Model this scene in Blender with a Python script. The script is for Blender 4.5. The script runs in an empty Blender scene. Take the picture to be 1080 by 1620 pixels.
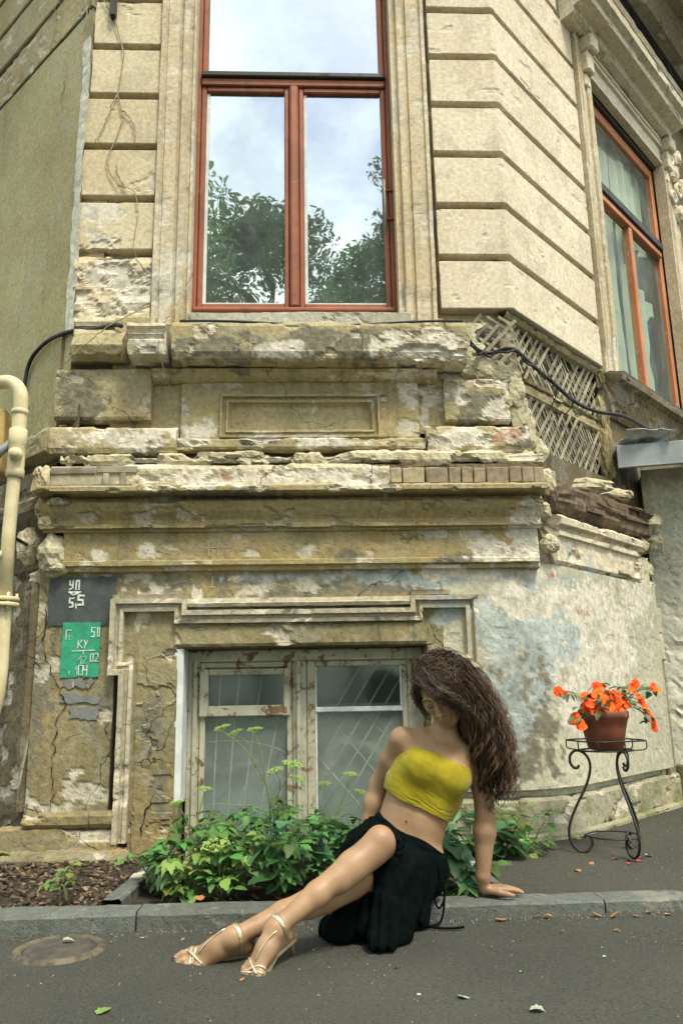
import bpy, bmesh, math, random
import numpy as np
from mathutils import Vector, Matrix, Euler
from math import radians, sin, cos, pi

random.seed(7)
RNG = np.random.default_rng(11)
scene = bpy.context.scene
COL = scene.collection

# ------------------------------------------------------------------ camera
cam_data = bpy.data.cameras.new('camera')
cam = bpy.data.objects.new('camera', cam_data)
COL.objects.link(cam)
scene.camera = cam
cam_data.sensor_fit = 'VERTICAL'
cam_data.sensor_height = 36.0
cam_data.lens = 36.0 * 1250.0 / 1620.0
cam_data.clip_start = 0.05
cam_data.clip_end = 400.0
PITCH, YAW, ROLL = radians(13.1), radians(2.5), radians(1.04)
_f = Vector((sin(YAW) * cos(PITCH), cos(YAW) * cos(PITCH), sin(PITCH)))
_r0 = Vector((cos(YAW), -sin(YAW), 0))
_u0 = _r0.cross(_f)
_r = cos(ROLL) * _r0 - sin(ROLL) * _u0
_u = _r.cross(_f)
cam.matrix_world = Matrix(((_r.x, _u.x, -_f.x, 0.0), (_r.y, _u.y, -_f.y, -4.25),
                           (_r.z, _u.z, -_f.z, 0.80), (0, 0, 0, 1)))

# ------------------------------------------------------------------ sky, sun, exposure
SUN_EL, SUN_AZ = radians(60), radians(152)          # azimuth clockwise from +Y: in front of the corner, a little to the right
world = bpy.data.worlds.new('World')
scene.world = world
world.use_nodes = True
wn, wl = world.node_tree.nodes, world.node_tree.links
wn.clear()
w_out = wn.new('ShaderNodeOutputWorld')
w_bg = wn.new('ShaderNodeBackground')
w_sky = wn.new('ShaderNodeTexSky')
w_sky.sky_type = 'NISHITA'
w_sky.sun_disc = False
w_sky.sun_elevation = SUN_EL
w_sky.sun_rotation = SUN_AZ
w_sky.dust_density = 2.0
w_tc = wn.new('ShaderNodeTexCoord')
w_map = wn.new('ShaderNodeMapping')
w_map.inputs['Scale'].default_value = (1.0, 1.0, 1.9)
w_map.inputs['Location'].default_value = (0.6, 0.25, 0.3)
w_noise = wn.new('ShaderNodeTexNoise')
w_noise.inputs['Scale'].default_value = 1.7
w_noise.inputs['Detail'].default_value = 7.0
w_noise.inputs['Roughness'].default_value = 0.55
w_ramp = wn.new('ShaderNodeValToRGB')
w_ramp.color_ramp.elements[0].position = 0.44
w_ramp.color_ramp.elements[1].position = 0.60
w_mix = wn.new('ShaderNodeMix')
w_mix.data_type = 'RGBA'
w_mix.inputs[7].default_value = (11.2, 11.4, 9.7, 1.0)   # cloud radiance
wl.new(w_tc.outputs['Generated'], w_map.inputs['Vector'])
wl.new(w_map.outputs['Vector'], w_noise.inputs['Vector'])
wl.new(w_noise.outputs['Fac'], w_ramp.inputs['Fac'])
wl.new(w_ramp.outputs['Color'], w_mix.inputs[0])
wl.new(w_sky.outputs['Color'], w_mix.inputs[6])
wl.new(w_mix.outputs[2], w_bg.inputs['Color'])
wl.new(w_bg.outputs['Background'], w_out.inputs['Surface'])
w_bg.inputs['Strength'].default_value = 0.10

sun_data = bpy.data.lights.new('sun', 'SUN')
sun_data.energy = 1.5
sun_data.angle = radians(13)
sun_data.color = (1.0, 0.935, 0.77)
sun = bpy.data.objects.new('sun', sun_data)
COL.objects.link(sun)
_sd = Vector((sin(SUN_AZ) * cos(SUN_EL), cos(SUN_AZ) * cos(SUN_EL), sin(SUN_EL)))
sun.rotation_euler = _sd.to_track_quat('Z', 'Y').to_euler()
sun.location = (4, -10, 14)

vs = scene.view_settings
vs.view_transform = 'Standard'
vs.look = 'None'
vs.exposure = 1.52
vs.gamma = 1.0
vs.use_curve_mapping = False
scene.display_settings.display_device = 'sRGB'

# ------------------------------------------------------------------ numpy noise
def _hash(ix, iy, iz, seed):
    h = (ix * 374761393 + iy * 668265263 + iz * 2147483647 + seed * 1274126177) & 0xffffffff
    h = ((h ^ (h >> 13)) * 1274126177) & 0xffffffff
    h = ((h ^ (h >> 16)) * 2246822519) & 0xffffffff
    return (h ^ (h >> 15)) / 4294967295.0

def vnoise(x, y, z=0.0, seed=0):
    x, y, z = np.broadcast_arrays(np.asarray(x, float), np.asarray(y, float), np.asarray(z, float))
    ix, iy, iz = np.floor(x).astype(np.int64), np.floor(y).astype(np.int64), np.floor(z).astype(np.int64)
    fx, fy, fz = x - ix, y - iy, z - iz
    fx, fy, fz = [t * t * t * (t * (t * 6 - 15) + 10) for t in (fx, fy, fz)]
    out = 0.0
    for dx in (0, 1):
        wx = fx if dx else 1 - fx
        for dy in (0, 1):
            wy = fy if dy else 1 - fy
            for dz in (0, 1):
                wz = fz if dz else 1 - fz
                out = out + wx * wy * wz * _hash(ix + dx, iy + dy, iz + dz, seed)
    return out

def fbm(x, y, z=0.0, octv=4, seed=0, gain=0.5):
    a, s, tot = 1.0, 0.0, 0.0
    for o in range(octv):
        k = 2.03 ** o
        s = s + a * vnoise(np.asarray(x) * k + 7.1 * o, np.asarray(y) * k + 3.7 * o, np.asarray(z) * k, seed + o * 17)
        tot += a
        a *= gain
    return s / tot

def sstep(a, b, x):
    t = np.clip((x - a) / (b - a), 0, 1)
    return t * t * (3 - 2 * t)

# ------------------------------------------------------------------ object helpers
def tag(o, label=None, cat=None, group=None, kind=None):
    if label: o['label'] = label
    if cat: o['category'] = cat
    if group: o['group'] = group
    if kind: o['kind'] = kind
    return o

def link(name, me, mat=None, parent=None):
    o = bpy.data.objects.new(name, me)
    if mat is not None and me is not None and not me.materials:
        me.materials.append(mat)
    COL.objects.link(o)
    if parent is not None:
        o.parent = parent
    return o

def empty(name, loc=(0, 0, 0), rz=0.0):
    o = bpy.data.objects.new(name, None)
    o.empty_display_size = 0.1
    o.location = loc
    o.rotation_euler = (0, 0, rz)
    COL.objects.link(o)
    return o

def mesh(name, verts, faces, mat=None, parent=None, smooth=False, attr=None):
    me = bpy.data.meshes.new(name)
    me.from_pydata([tuple(v) for v in verts], [], [tuple(int(i) for i in f) for f in faces])
    if attr is not None:
        ca = me.color_attributes.new('marks', 'FLOAT_COLOR', 'POINT')
        buf = np.ones((len(verts), 4), np.float32)
        buf[:, :attr.shape[1]] = attr
        ca.data.foreach_set('color', buf.ravel())
    if smooth:
        me.polygons.foreach_set('use_smooth', [True] * len(me.polygons))
    me.update()
    return link(name, me, mat, parent)

def bm_obj(name, bm, mat=None, parent=None, smooth=False, bevel=0.0, recalc=True):
    if bevel > 0:
        bmesh.ops.bevel(bm, geom=list(bm.edges), offset=bevel, segments=1, affect='EDGES', clamp_overlap=True)
    if recalc:
        bmesh.ops.recalc_face_normals(bm, faces=list(bm.faces))
    me = bpy.data.meshes.new(name)
    bm.to_mesh(me)
    bm.free()
    if smooth:
        me.polygons.foreach_set('use_smooth', [True] * len(me.polygons))
    return link(name, me, mat, parent)

def grid_faces(nr, nc, off=0):
    i = np.arange(nr - 1)[:, None] * nc + np.arange(nc - 1)[None, :] + off
    return np.stack([i, i + 1, i + nc + 1, i + nc], -1).reshape(-1, 4)

class Frame:
    def __init__(s, o, e, n):
        s.o, s.e, s.n = np.array(o, float), np.array(e, float), np.array(n, float)
    def pt(s, a, off, z):
        a, off, z = np.broadcast_arrays(np.asarray(a, float), np.asarray(off, float), np.asarray(z, float))
        P = s.o + a[..., None] * s.e + off[..., None] * s.n
        P[..., 2] += z
        return P

Q = math.sqrt(0.5)
CH = Frame((0, 0, 0), (1, 0, 0), (0, -1, 0))                   # the chamfered corner that faces the street
RF = Frame((1.225, 0, 0), (Q, Q, 0), (Q, -Q, 0))               # facade running back to the right
LF = Frame((-1.34, 0, 0), (-Q, Q, 0), (-Q, -Q, 0))             # facade running back to the left

def bx(bm, F, s0, s1, o0, o1, z0, z1, jit=0.0):
    """box in a wall frame: s along the wall, o out of the wall, z up"""
    vs_ = []
    for (s, o, z) in ((s0, o0, z0), (s1, o0, z0), (s1, o1, z0), (s0, o1, z0), (s0, o0, z1), (s1, o0, z1), (s1, o1, z1), (s0, o1, z1)):
        p = F.pt(s + random.uniform(-jit, jit), o + random.uniform(-jit, jit), z + random.uniform(-jit, jit))
        vs_.append(bm.verts.new(p))
    for f in ((0, 1, 2, 3), (4, 7, 6, 5), (0, 4, 5, 1), (1, 5, 6, 2), (2, 6, 7, 3), (3, 7, 4, 0)):
        bm.faces.new([vs_[i] for i in f])

WF = Frame((0, 0, 0), (1, 0, 0), (0, 1, 0))                     # plain world axes

def box(name, F, s0, s1, o0, o1, z0, z1, mat, parent, bevel=0.0, jit=0.0):
    bm = bmesh.new()
    bx(bm, F, s0, s1, o0, o1, z0, z1, jit)
    return bm_obj(name, bm, mat, parent, bevel=bevel)

def tube_geo(pts, rad, sides=6, closed=False, caps=True):
    P = np.array([tuple(p) for p in pts], float)
    n = len(P)
    rad = np.broadcast_to(np.asarray(rad, float), (n,))
    if closed:
        T = np.roll(P, -1, 0) - np.roll(P, 1, 0)
    else:
        T = np.gradient(P, axis=0)
    T /= np.linalg.norm(T, axis=1)[:, None] + 1e-12
    N = np.zeros_like(P)
    a = np.array([0, 0, 1.0]) if abs(T[0, 2]) < 0.9 else np.array([1.0, 0, 0])
    v = np.cross(T[0], a); v /= np.linalg.norm(v)
    for i in range(n):
        v = v - T[i] * (v @ T[i])
        v /= np.linalg.norm(v) + 1e-12
        N[i] = v
    B = np.cross(T, N)
    ang = np.arange(sides) * 2 * pi / sides
    V = P[:, None] + rad[:, None, None] * (np.cos(ang)[None, :, None] * N[:, None] + np.sin(ang)[None, :, None] * B[:, None])
    V = V.reshape(-1, 3)
    F_ = []
    rows = n if closed else n - 1
    for i in range(rows):
        j = (i + 1) % n
        for k in range(sides):
            l = (k + 1) % sides
            F_.append((i * sides + k, i * sides + l, j * sides + l, j * sides + k))
    if caps and not closed:
        F_.append(tuple(range(sides - 1, -1, -1)))
        F_.append(tuple((n - 1) * sides + k for k in range(sides)))
    return V, F_

class Geo:
    """collects pieces of one mesh"""
    def __init__(s): s.V, s.F, s.n, s.A = [], [], 0, []
    def add(s, V, F_, a=None):
        V = np.asarray(V, float).reshape(-1, 3)
        s.V.append(V)
        s.F += [tuple(int(i) + s.n for i in f) for f in F_]
        s.n += len(V)
        s.A.append(np.zeros((len(V), 3)) if a is None else np.broadcast_to(np.asarray(a, float), (len(V), 3)))
        return s
    def build(s, name, mat, parent=None, smooth=False, attr=False):
        return mesh(name, np.concatenate(s.V), s.F, mat, parent, smooth, np.concatenate(s.A) if attr else None)

def tube(name, pts, rad, mat, parent=None, sides=8, closed=False):
    V, F_ = tube_geo(pts, rad, sides, closed)
    return mesh(name, V, F_, mat, parent, True)

def spline(pts, n=40, closed=False):
    """Catmull-Rom through points"""
    P = np.array([tuple(p) for p in pts], float)
    m = len(P)
    out = []
    segs = m if closed else m - 1
    per = max(2, n // segs)
    for i in range(segs):
        if closed:
            p0, p1, p2, p3 = P[(i - 1) % m], P[i], P[(i + 1) % m], P[(i + 2) % m]
        else:
            p0, p1, p2, p3 = P[max(i - 1, 0)], P[i], P[i + 1], P[min(i + 2, m - 1)]
        for k in range(per):
            t = k / per
            out.append(0.5 * ((2 * p1) + (-p0 + p2) * t + (2 * p0 - 5 * p1 + 4 * p2 - p3) * t * t + (-p0 + 3 * p1 - 3 * p2 + p3) * t ** 3))
    if not closed:
        out.append(P[-1])
    return np.array(out)

def lathe_geo(prof, n=24, c=(0, 0, 0)):
    prof = np.array(prof, float)
    a = np.arange(n) * 2 * pi / n
    V = np.stack([prof[:, 0][:, None] * np.cos(a), prof[:, 0][:, None] * np.sin(a), np.repeat(prof[:, 1][:, None], n, 1)], -1) + np.array(c)
    F_ = []
    for i in range(len(prof) - 1):
        for k in range(n):
            l = (k + 1) % n
            F_.append((i * n + k, i * n + l, (i + 1) * n + l, (i + 1) * n + k))
    return V.reshape(-1, 3), F_

# ------------------------------------------------------------------ materials
class NT:
    """tiny node-tree writer"""
    def __init__(s, name):
        s.m = bpy.data.materials.new(name)
        s.m.use_nodes = True
        s.t = s.m.node_tree
        s.t.nodes.clear()
        s.out = s.t.nodes.new('ShaderNodeOutputMaterial')
        s.b = s.t.nodes.new('ShaderNodeBsdfPrincipled')
        s.t.links.new(s.b.outputs[0], s.out.inputs['Surface'])
        s.tc = s.t.nodes.new('ShaderNodeTexCoord')
        s.co = s.tc.outputs['Object']
    def set(s, node, key, v):
        if isinstance(v, bpy.types.NodeSocket): s.t.links.new(v, node.inputs[key])
        else: node.inputs[key].default_value = v
    def n(s, typ, **kw):
        nd = s.t.nodes.new(typ)
        for k, v in kw.items(): setattr(nd, k, v)
        return nd
    def mapping(s, scale=(1, 1, 1), loc=(0, 0, 0), src=None):
        nd = s.n('ShaderNodeMapping')
        s.set(nd, 'Vector', src or s.co)
        nd.inputs['Scale'].default_value = scale
        nd.inputs['Location'].default_value = loc
        return nd.outputs[0]
    def noise(s, scale, detail=5, rough=0.55, vec=None, dist=0.0):
        nd = s.n('ShaderNodeTexNoise')
        s.set(nd, 'Vector', vec or s.co)
        nd.inputs['Scale'].default_value = scale
        nd.inputs['Detail'].default_value = detail
        nd.inputs['Roughness'].default_value = rough
        nd.inputs['Distortion'].default_value = dist
        return nd.outputs['Fac']
    def voro(s, scale, feature='F1', vec=None):
        nd = s.n('ShaderNodeTexVoronoi', feature=feature)
        s.set(nd, 'Vector', vec or s.co)
        nd.inputs['Scale'].default_value = scale
        return nd.outputs['Distance']
    def ramp(s, fac, a, b, v0=0.0, v1=1.0):
        nd = s.n('ShaderNodeMapRange', interpolation_type='SMOOTHSTEP')
        s.set(nd, 'Value', fac)
        nd.inputs['From Min'].default_value = a
        nd.inputs['From Max'].default_value = b
        nd.inputs['To Min'].default_value = v0
        nd.inputs['To Max'].default_value = v1
        return nd.outputs[0]
    def math(s, op, a, b=0.0):
        nd = s.n('ShaderNodeMath', operation=op)
        s.set(nd, 0, a); s.set(nd, 1, b)
        return nd.outputs[0]
    def mix(s, fac, a, b, blend='MIX'):
        nd = s.n('ShaderNodeMix', data_type='RGBA', blend_type=blend)
        s.set(nd, 0, fac)
        s.set(nd, 6, a if isinstance(a, bpy.types.NodeSocket) else (*a, 1.0))
        s.set(nd, 7, b if isinstance(b, bpy.types.NodeSocket) else (*b, 1.0))
        return nd.outputs[2]
    def bump(s, h, strength=0.4, dist=0.01, prev=None):
        nd = s.n('ShaderNodeBump')
        nd.inputs['Strength'].default_value = strength
        nd.inputs['Distance'].default_value = dist
        s.set(nd, 'Height', h)
        if prev is not None: s.set(nd, 'Normal', prev)
        return nd.outputs[0]
    def attr(s, name='marks'):
        nd = s.n('ShaderNodeVertexColor', layer_name=name)
        sp = s.n('ShaderNodeSeparateColor')
        s.t.links.new(nd.outputs['Color'], sp.inputs[0])
        return sp.outputs
    def rnd(s):
        return s.n('ShaderNodeObjectInfo').outputs['Random']
    def done(s, col, rough=0.85, normal=None, spec=0.3, metal=0.0):
        s.set(s.b, 'Base Color', col if isinstance(col, bpy.types.NodeSocket) else (*col, 1.0))
        s.set(s.b, 'Roughness', rough)
        s.set(s.b, 'Metallic', metal)
        s.b.inputs['Specular IOR Level'].default_value = spec
        if normal is not None: s.set(s.b, 'Normal', normal)
        return s.m

def plaster(name, c1, c2, ochre, ochre_amt=0.5, streak=0.5, streak_col=(0.07, 0.065, 0.045), lime=(0.60, 0.56, 0.46), crack=0.8, rough_bump=1.0, moss=0.0, peel=0.0):
    t = NT(name)
    ch = t.attr()
    big = t.noise(1.3, 4, 0.6)
    med = t.noise(4.2, 5, 0.62, dist=0.6)
    fin = t.noise(38, 4, 0.6)
    grit = t.noise(190, 1, 0.6)
    col = t.mix(t.ramp(big, 0.36, 0.64), c1, c2)
    och = t.noise(2.4, 7, 0.6, vec=t.mapping(loc=(5.2, 1.3, 2.2)), dist=0.8)
    col = t.mix(t.math('MULTIPLY', t.ramp(och, 0.46, 0.70), ochre_amt), col, ochre)
    pat = t.ramp(med, 0.555, 0.585, 0.0, 0.55)
    col = t.mix(pat, col, t.mix(0.5, c1, (0.36, 0.34, 0.27)))
    # rain streaks and soot
    st = t.noise(1.0, 6, 0.65, vec=t.mapping(scale=(9, 9, 0.7)))
    st2 = t.noise(1.9, 4, 0.5, vec=t.mapping(loc=(2.2, 4.1, 0.4)))
    sk = t.math('MULTIPLY', t.ramp(st, 0.46, 0.72), t.ramp(st2, 0.40, 0.62))
    col = t.mix(t.math('MULTIPLY', sk, streak), col, streak_col)
    # patches given on the mesh: r bared lime, g cement repair, b pale paint
    n2 = t.noise(24, 5, 0.6)
    cem = t.mix(t.ramp(n2, 0.35, 0.65), (0.13, 0.125, 0.09), (0.20, 0.185, 0.135))
    col = t.mix(t.math('MULTIPLY', ch[1], 0.9), col, cem)
    blu = t.mix(t.ramp(t.noise(6, 8, 0.7), 0.36, 0.66), (0.27, 0.31, 0.30), (0.47, 0.52, 0.50))
    col = t.mix(t.math('MULTIPLY', ch[2], t.ramp(t.noise(2.6, 7, 0.7, dist=0.6), 0.30, 0.55, 0.45, 0.95)), col, blu)
    li = t.mix(t.ramp(t.noise(17, 6, 0.65), 0.42, 0.66), lime, tuple(v * 0.72 for v in lime))
    li = t.mix(t.ramp(t.noise(7, 5, 0.6, vec=t.mapping(loc=(9, 3, 1))), 0.60, 0.70), li, (0.36, 0.22, 0.14))
    fac = ch[0]
    if peel > 0:
        pm = t.ramp(t.noise(3.3, 9, 0.66, vec=t.mapping(loc=(1.7, 8.8, 3.1)), dist=0.5), 0.66 - peel * 0.12, 0.675 - peel * 0.12)
        fac = t.math('MAXIMUM', ch[0], t.math('MULTIPLY', pm, 0.8))
    col = t.mix(fac, col, li)
    if moss > 0:
        mo = t.math('MULTIPLY', t.ramp(t.noise(3.0, 7, 0.65, vec=t.mapping(loc=(4, 4, 9))), 0.48, 0.62), moss)
        col = t.mix(mo, col, (0.13, 0.15, 0.045))
    col = t.mix(1.0, col, t.mix(t.ramp(fin, 0.3, 0.7), (0.80, 0.80, 0.79), (1.10, 1.09, 1.06)), 'MULTIPLY')
    pits = t.ramp(t.noise(75, 2, 0.4), 0.30, 0.34, 0.45, 1.0)
    col = t.mix(1.0, col, t.mix(pits, (0.35, 0.33, 0.28), (1, 1, 1)), 'MULTIPLY')
    # hairline cracks
    wv = t.n('ShaderNodeVectorMath', operation='ADD')
    nz = t.n('ShaderNodeTexNoise'); t.set(nz, 'Vector', t.co); nz.inputs['Scale'].default_value = 3.5; nz.inputs['Detail'].default_value = 6
    sc = t.n('ShaderNodeVectorMath', operation='SCALE'); t.t.links.new(nz.outputs['Color'], sc.inputs[0]); sc.inputs[3].default_value = 0.55
    t.set(wv, 0, t.co); t.t.links.new(sc.outputs[0], wv.inputs[1])
    vd = t.voro(1.15, 'DISTANCE_TO_EDGE', wv.outputs[0])
    cr = t.math('MULTIPLY', t.ramp(vd, 0.0, 0.006, 1.0, 0.0), t.ramp(t.noise(1.6, 3, 0.5, vec=t.mapping(loc=(3, 7, 5))), 0.47, 0.56))
    cr = t.math('MULTIPLY', cr, crack)
    col = t.mix(cr, col, (0.02, 0.018, 0.012))
    h = t.math('ADD', t.math('MULTIPLY', fin, 0.8), t.math('MULTIPLY', grit, 0.35))
    h = t.math('ADD', h, t.math('MULTIPLY', med, 0.8))
    h = t.math('SUBTRACT', h, t.math('MULTIPLY', cr, 1.2))
    h = t.math('ADD', h, t.math('MULTIPLY', pits, 0.25))
    nrm = t.bump(h, 0.55 * rough_bump, 0.010)
    return t.done(col, 0.92, nrm, 0.2)

def paint_wood(name, paint, under, wear=0.5, grain=(30, 30, 1.2), grime=0.4, rough=0.55):
    t = NT(name)
    g = t.noise(1.0, 6, 0.6, vec=t.mapping(scale=grain))
    w = t.noise(13, 6, 0.72, dist=0.6)
    wm = t.ramp(w, 0.66 - 0.22 * wear, 0.69 - 0.22 * wear)
    pc = t.mix(t.ramp(t.noise(3, 4), 0.35, 0.65), tuple(v * 0.75 for v in paint), paint)
    uc = t.mix(t.ramp(g, 0.35, 0.65), tuple(v * 0.55 for v in under), under)
    col = t.mix(wm, pc, uc)
    col = t.mix(t.math('MULTIPLY', t.ramp(t.noise(14, 5, 0.6, vec=t.mapping(loc=(3, 1, 4))), 0.5, 0.72), grime), col, (0.04, 0.035, 0.025))
    h = t.math('ADD', t.math('MULTIPLY', wm, -0.6), t.math('MULTIPLY', g, 0.5))
    return t.done(col, t.ramp(wm, 0, 1, rough, 0.9), t.bump(h, 0.5, 0.004), 0.35)

def simple(name, c1, c2=None, scale=8, rough=0.6, metal=0.0, spec=0.4, bump=0.2, bscale=60, vary=0.0, bd=0.003):
    t = NT(name)
    c2 = c2 or tuple(v * 0.7 for v in c1)
    col = t.mix(t.ramp(t.noise(scale, 6, 0.6), 0.35, 0.65), c2, c1)
    if vary > 0:
        hs = t.n('ShaderNodeHueSaturation')
        t.set(hs, 'Color', col)
        t.set(hs, 'Value', t.ramp(t.rnd(), 0, 1, 1 - vary, 1 + vary))
        t.set(hs, 'Hue', t.ramp(t.rnd(), 0, 1, 0.5 - vary * 0.06, 0.5 + vary * 0.06))
        col = hs.outputs[0]
    return t.done(col, rough, t.bump(t.noise(bscale, 4), bump, bd), spec, metal)

M = {}
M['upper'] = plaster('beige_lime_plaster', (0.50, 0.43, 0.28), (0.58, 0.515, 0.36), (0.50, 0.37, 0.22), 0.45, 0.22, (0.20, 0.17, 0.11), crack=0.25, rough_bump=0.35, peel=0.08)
M['upper_right'] = plaster('pale_beige_plaster', (0.57, 0.505, 0.37), (0.65, 0.585, 0.445), (0.56, 0.45, 0.30), 0.40, 0.10, (0.30, 0.25, 0.17), crack=0.1, rough_bump=0.28, peel=0.06)
M['surround'] = plaster('ochre_beige_moulding', (0.46, 0.39, 0.26), (0.58, 0.51, 0.37), (0.46, 0.32, 0.14), 0.5, 0.35, (0.16, 0.12, 0.06), crack=0.2, rough_bump=0.7, peel=0.45)
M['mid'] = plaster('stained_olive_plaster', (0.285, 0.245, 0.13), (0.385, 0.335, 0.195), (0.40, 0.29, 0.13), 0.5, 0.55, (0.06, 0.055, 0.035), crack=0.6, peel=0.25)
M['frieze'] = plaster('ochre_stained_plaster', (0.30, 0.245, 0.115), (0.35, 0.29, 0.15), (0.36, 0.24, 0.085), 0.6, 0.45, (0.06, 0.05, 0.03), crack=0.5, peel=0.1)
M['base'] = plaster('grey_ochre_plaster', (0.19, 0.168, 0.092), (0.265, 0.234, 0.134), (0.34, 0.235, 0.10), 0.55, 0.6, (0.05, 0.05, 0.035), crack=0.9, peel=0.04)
M['trim'] = plaster('pale_trim_plaster', (0.40, 0.36, 0.26), (0.47, 0.43, 0.32), (0.38, 0.30, 0.17), 0.4, 0.4, (0.08, 0.075, 0.05), crack=0.5, peel=0.1)
M['base_right'] = plaster('pale_washed_plaster', (0.375, 0.365, 0.275), (0.47, 0.455, 0.345), (0.46, 0.40, 0.27), 0.3, 0.35, (0.17, 0.175, 0.145), crack=0.3, rough_bump=0.22, peel=0.0)
M['plinth'] = plaster('mossy_plinth_plaster', (0.25, 0.235, 0.16), (0.33, 0.31, 0.22), (0.30, 0.25, 0.12), 0.4, 0.5, (0.05, 0.05, 0.035), crack=0.5, moss=0.65)
M['olive'] = plaster('smooth_olive_plaster', (0.30, 0.275, 0.14), (0.35, 0.325, 0.175), (0.25, 0.20, 0.09), 0.4, 0.3, (0.10, 0.095, 0.05), crack=0.05, rough_bump=0.5)
M['dark_plaster'] = plaster('dark_brown_plaster', (0.10, 0.085, 0.05), (0.15, 0.125, 0.075), (0.16, 0.11, 0.04), 0.5, 0.7, (0.03, 0.028, 0.018), crack=0.4)  # dark tone that also paints in shade on the left facade and in the slot
M['sill'] = plaster('weathered_grey_slab', (0.36, 0.35, 0.28), (0.44, 0.43, 0.36), (0.36, 0.31, 0.2), 0.3, 0.4, (0.10, 0.10, 0.075), crack=0.6)
M['rubble'] = plaster('broken_lime_rubble', (0.45, 0.41, 0.27), (0.53, 0.49, 0.34), (0.40, 0.30, 0.17), 0.5, 0.5, (0.10, 0.09, 0.06), crack=0.7, rough_bump=1.6)
M['porch'] = plaster('pale_grey_green_plaster', (0.52, 0.52, 0.42), (0.60, 0.59, 0.49), (0.48, 0.44, 0.28), 0.35, 0.3, (0.2, 0.2, 0.14), crack=0.5, rough_bump=0.6)
M['eaves'] = plaster('sooty_eaves', (0.20, 0.18, 0.12), (0.28, 0.25, 0.17), (0.22, 0.17, 0.10), 0.3, 0.5)
M['brick'] = simple('soot_stained_brick', (0.30, 0.245, 0.155), (0.20, 0.165, 0.105), 30, 0.95, bump=0.6, bscale=70, vary=0.18)
M['brick_red'] = simple('red_brick_core', (0.36, 0.16, 0.08), (0.25, 0.12, 0.07), 25, 0.95, bump=0.6, vary=0.2)
M['red_wood'] = paint_wood('red_brown_window_paint', (0.30, 0.098, 0.046), (0.28, 0.19, 0.12), 0.22, grime=0.4)
M['orange_wood'] = paint_wood('faded_orange_window_paint', (0.52, 0.20, 0.085), (0.48, 0.36, 0.24), 0.35, grime=0.2)
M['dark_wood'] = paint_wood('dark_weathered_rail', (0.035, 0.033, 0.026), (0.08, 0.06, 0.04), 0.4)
M['white_wood'] = paint_wood('peeling_white_paint', (0.45, 0.44, 0.33), (0.23, 0.15, 0.085), 0.52, grime=0.4)
M['white_bar'] = simple('chalky_white_paint', (0.62, 0.66, 0.63), (0.44, 0.46, 0.42), 20, 0.8, bump=0.4)
M['lath'] = simple('grey_old_lath', (0.32, 0.29, 0.205), (0.19, 0.165, 0.11), 14, 0.9, bump=0.4, vary=0.28)
M['lath_back'] = simple('plastered_lath_back', (0.27, 0.24, 0.16), (0.13, 0.115, 0.075), 7, 0.95, bump=0.6)
M['timber'] = paint_wood('rotten_dark_timber', (0.085, 0.055, 0.03), (0.16, 0.115, 0.07), 0.9, grain=(26, 2.2, 26), grime=0.7, rough=0.9)
M['tin'] = simple('blue_grey_sheet_metal', (0.30, 0.335, 0.325), (0.24, 0.265, 0.255), 6, 0.5, metal=0.1, bump=0.25, bscale=10)
M['foil'] = simple('torn_pale_sheet', (0.52, 0.56, 0.55), (0.36, 0.38, 0.36), 12, 0.5, bump=0.5, bscale=20)
M['pipe'] = simple('cream_yellow_pipe_paint', (0.60, 0.53, 0.32), (0.48, 0.41, 0.23), 9, 0.55, bump=0.3, bscale=120)
M['cable'] = simple('black_cable', (0.02, 0.021, 0.02), None, 9, 0.6)
M['hose'] = simple('grey_corrugated_hose', (0.24, 0.26, 0.26), None, 20, 0.6)
M['grey_paint'] = simple('dark_grey_stencil_paint', (0.045, 0.055, 0.055), (0.07, 0.078, 0.074), 20, 0.85, bump=0.5, bscale=90)
M['green_paint'] = simple('green_stencil_paint', (0.03, 0.30, 0.165), (0.02, 0.22, 0.12), 26, 0.75, bump=0.5, bscale=90)
M['white_paint'] = simple('white_brush_paint', (0.68, 0.70, 0.66), (0.5, 0.52, 0.48), 40, 0.8, bump=0.4)
M['faint_paint'] = simple('worn_green_white_paint', (0.32, 0.52, 0.42), (0.2, 0.42, 0.3), 40, 0.8, bump=0.4)
M['iron'] = simple('black_wrought_iron', (0.02, 0.02, 0.018), (0.035, 0.028, 0.02), 30, 0.42, metal=0.4, bump=0.3, bscale=150)
M['terracotta'] = simple('brown_terracotta', (0.19, 0.055, 0.025), (0.13, 0.04, 0.02), 14, 0.55, bump=0.25)
M['vine'] = simple('dry_vine_stem', (0.34, 0.28, 0.18), (0.2, 0.16, 0.10), 30, 0.9)
# ================================================================== the old corner building
bld = empty('corner_building', (0, 0, 0))
tag(bld, 'old corner house with crumbling beige plaster, exposed laths and red brown window frames', 'building')

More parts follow.
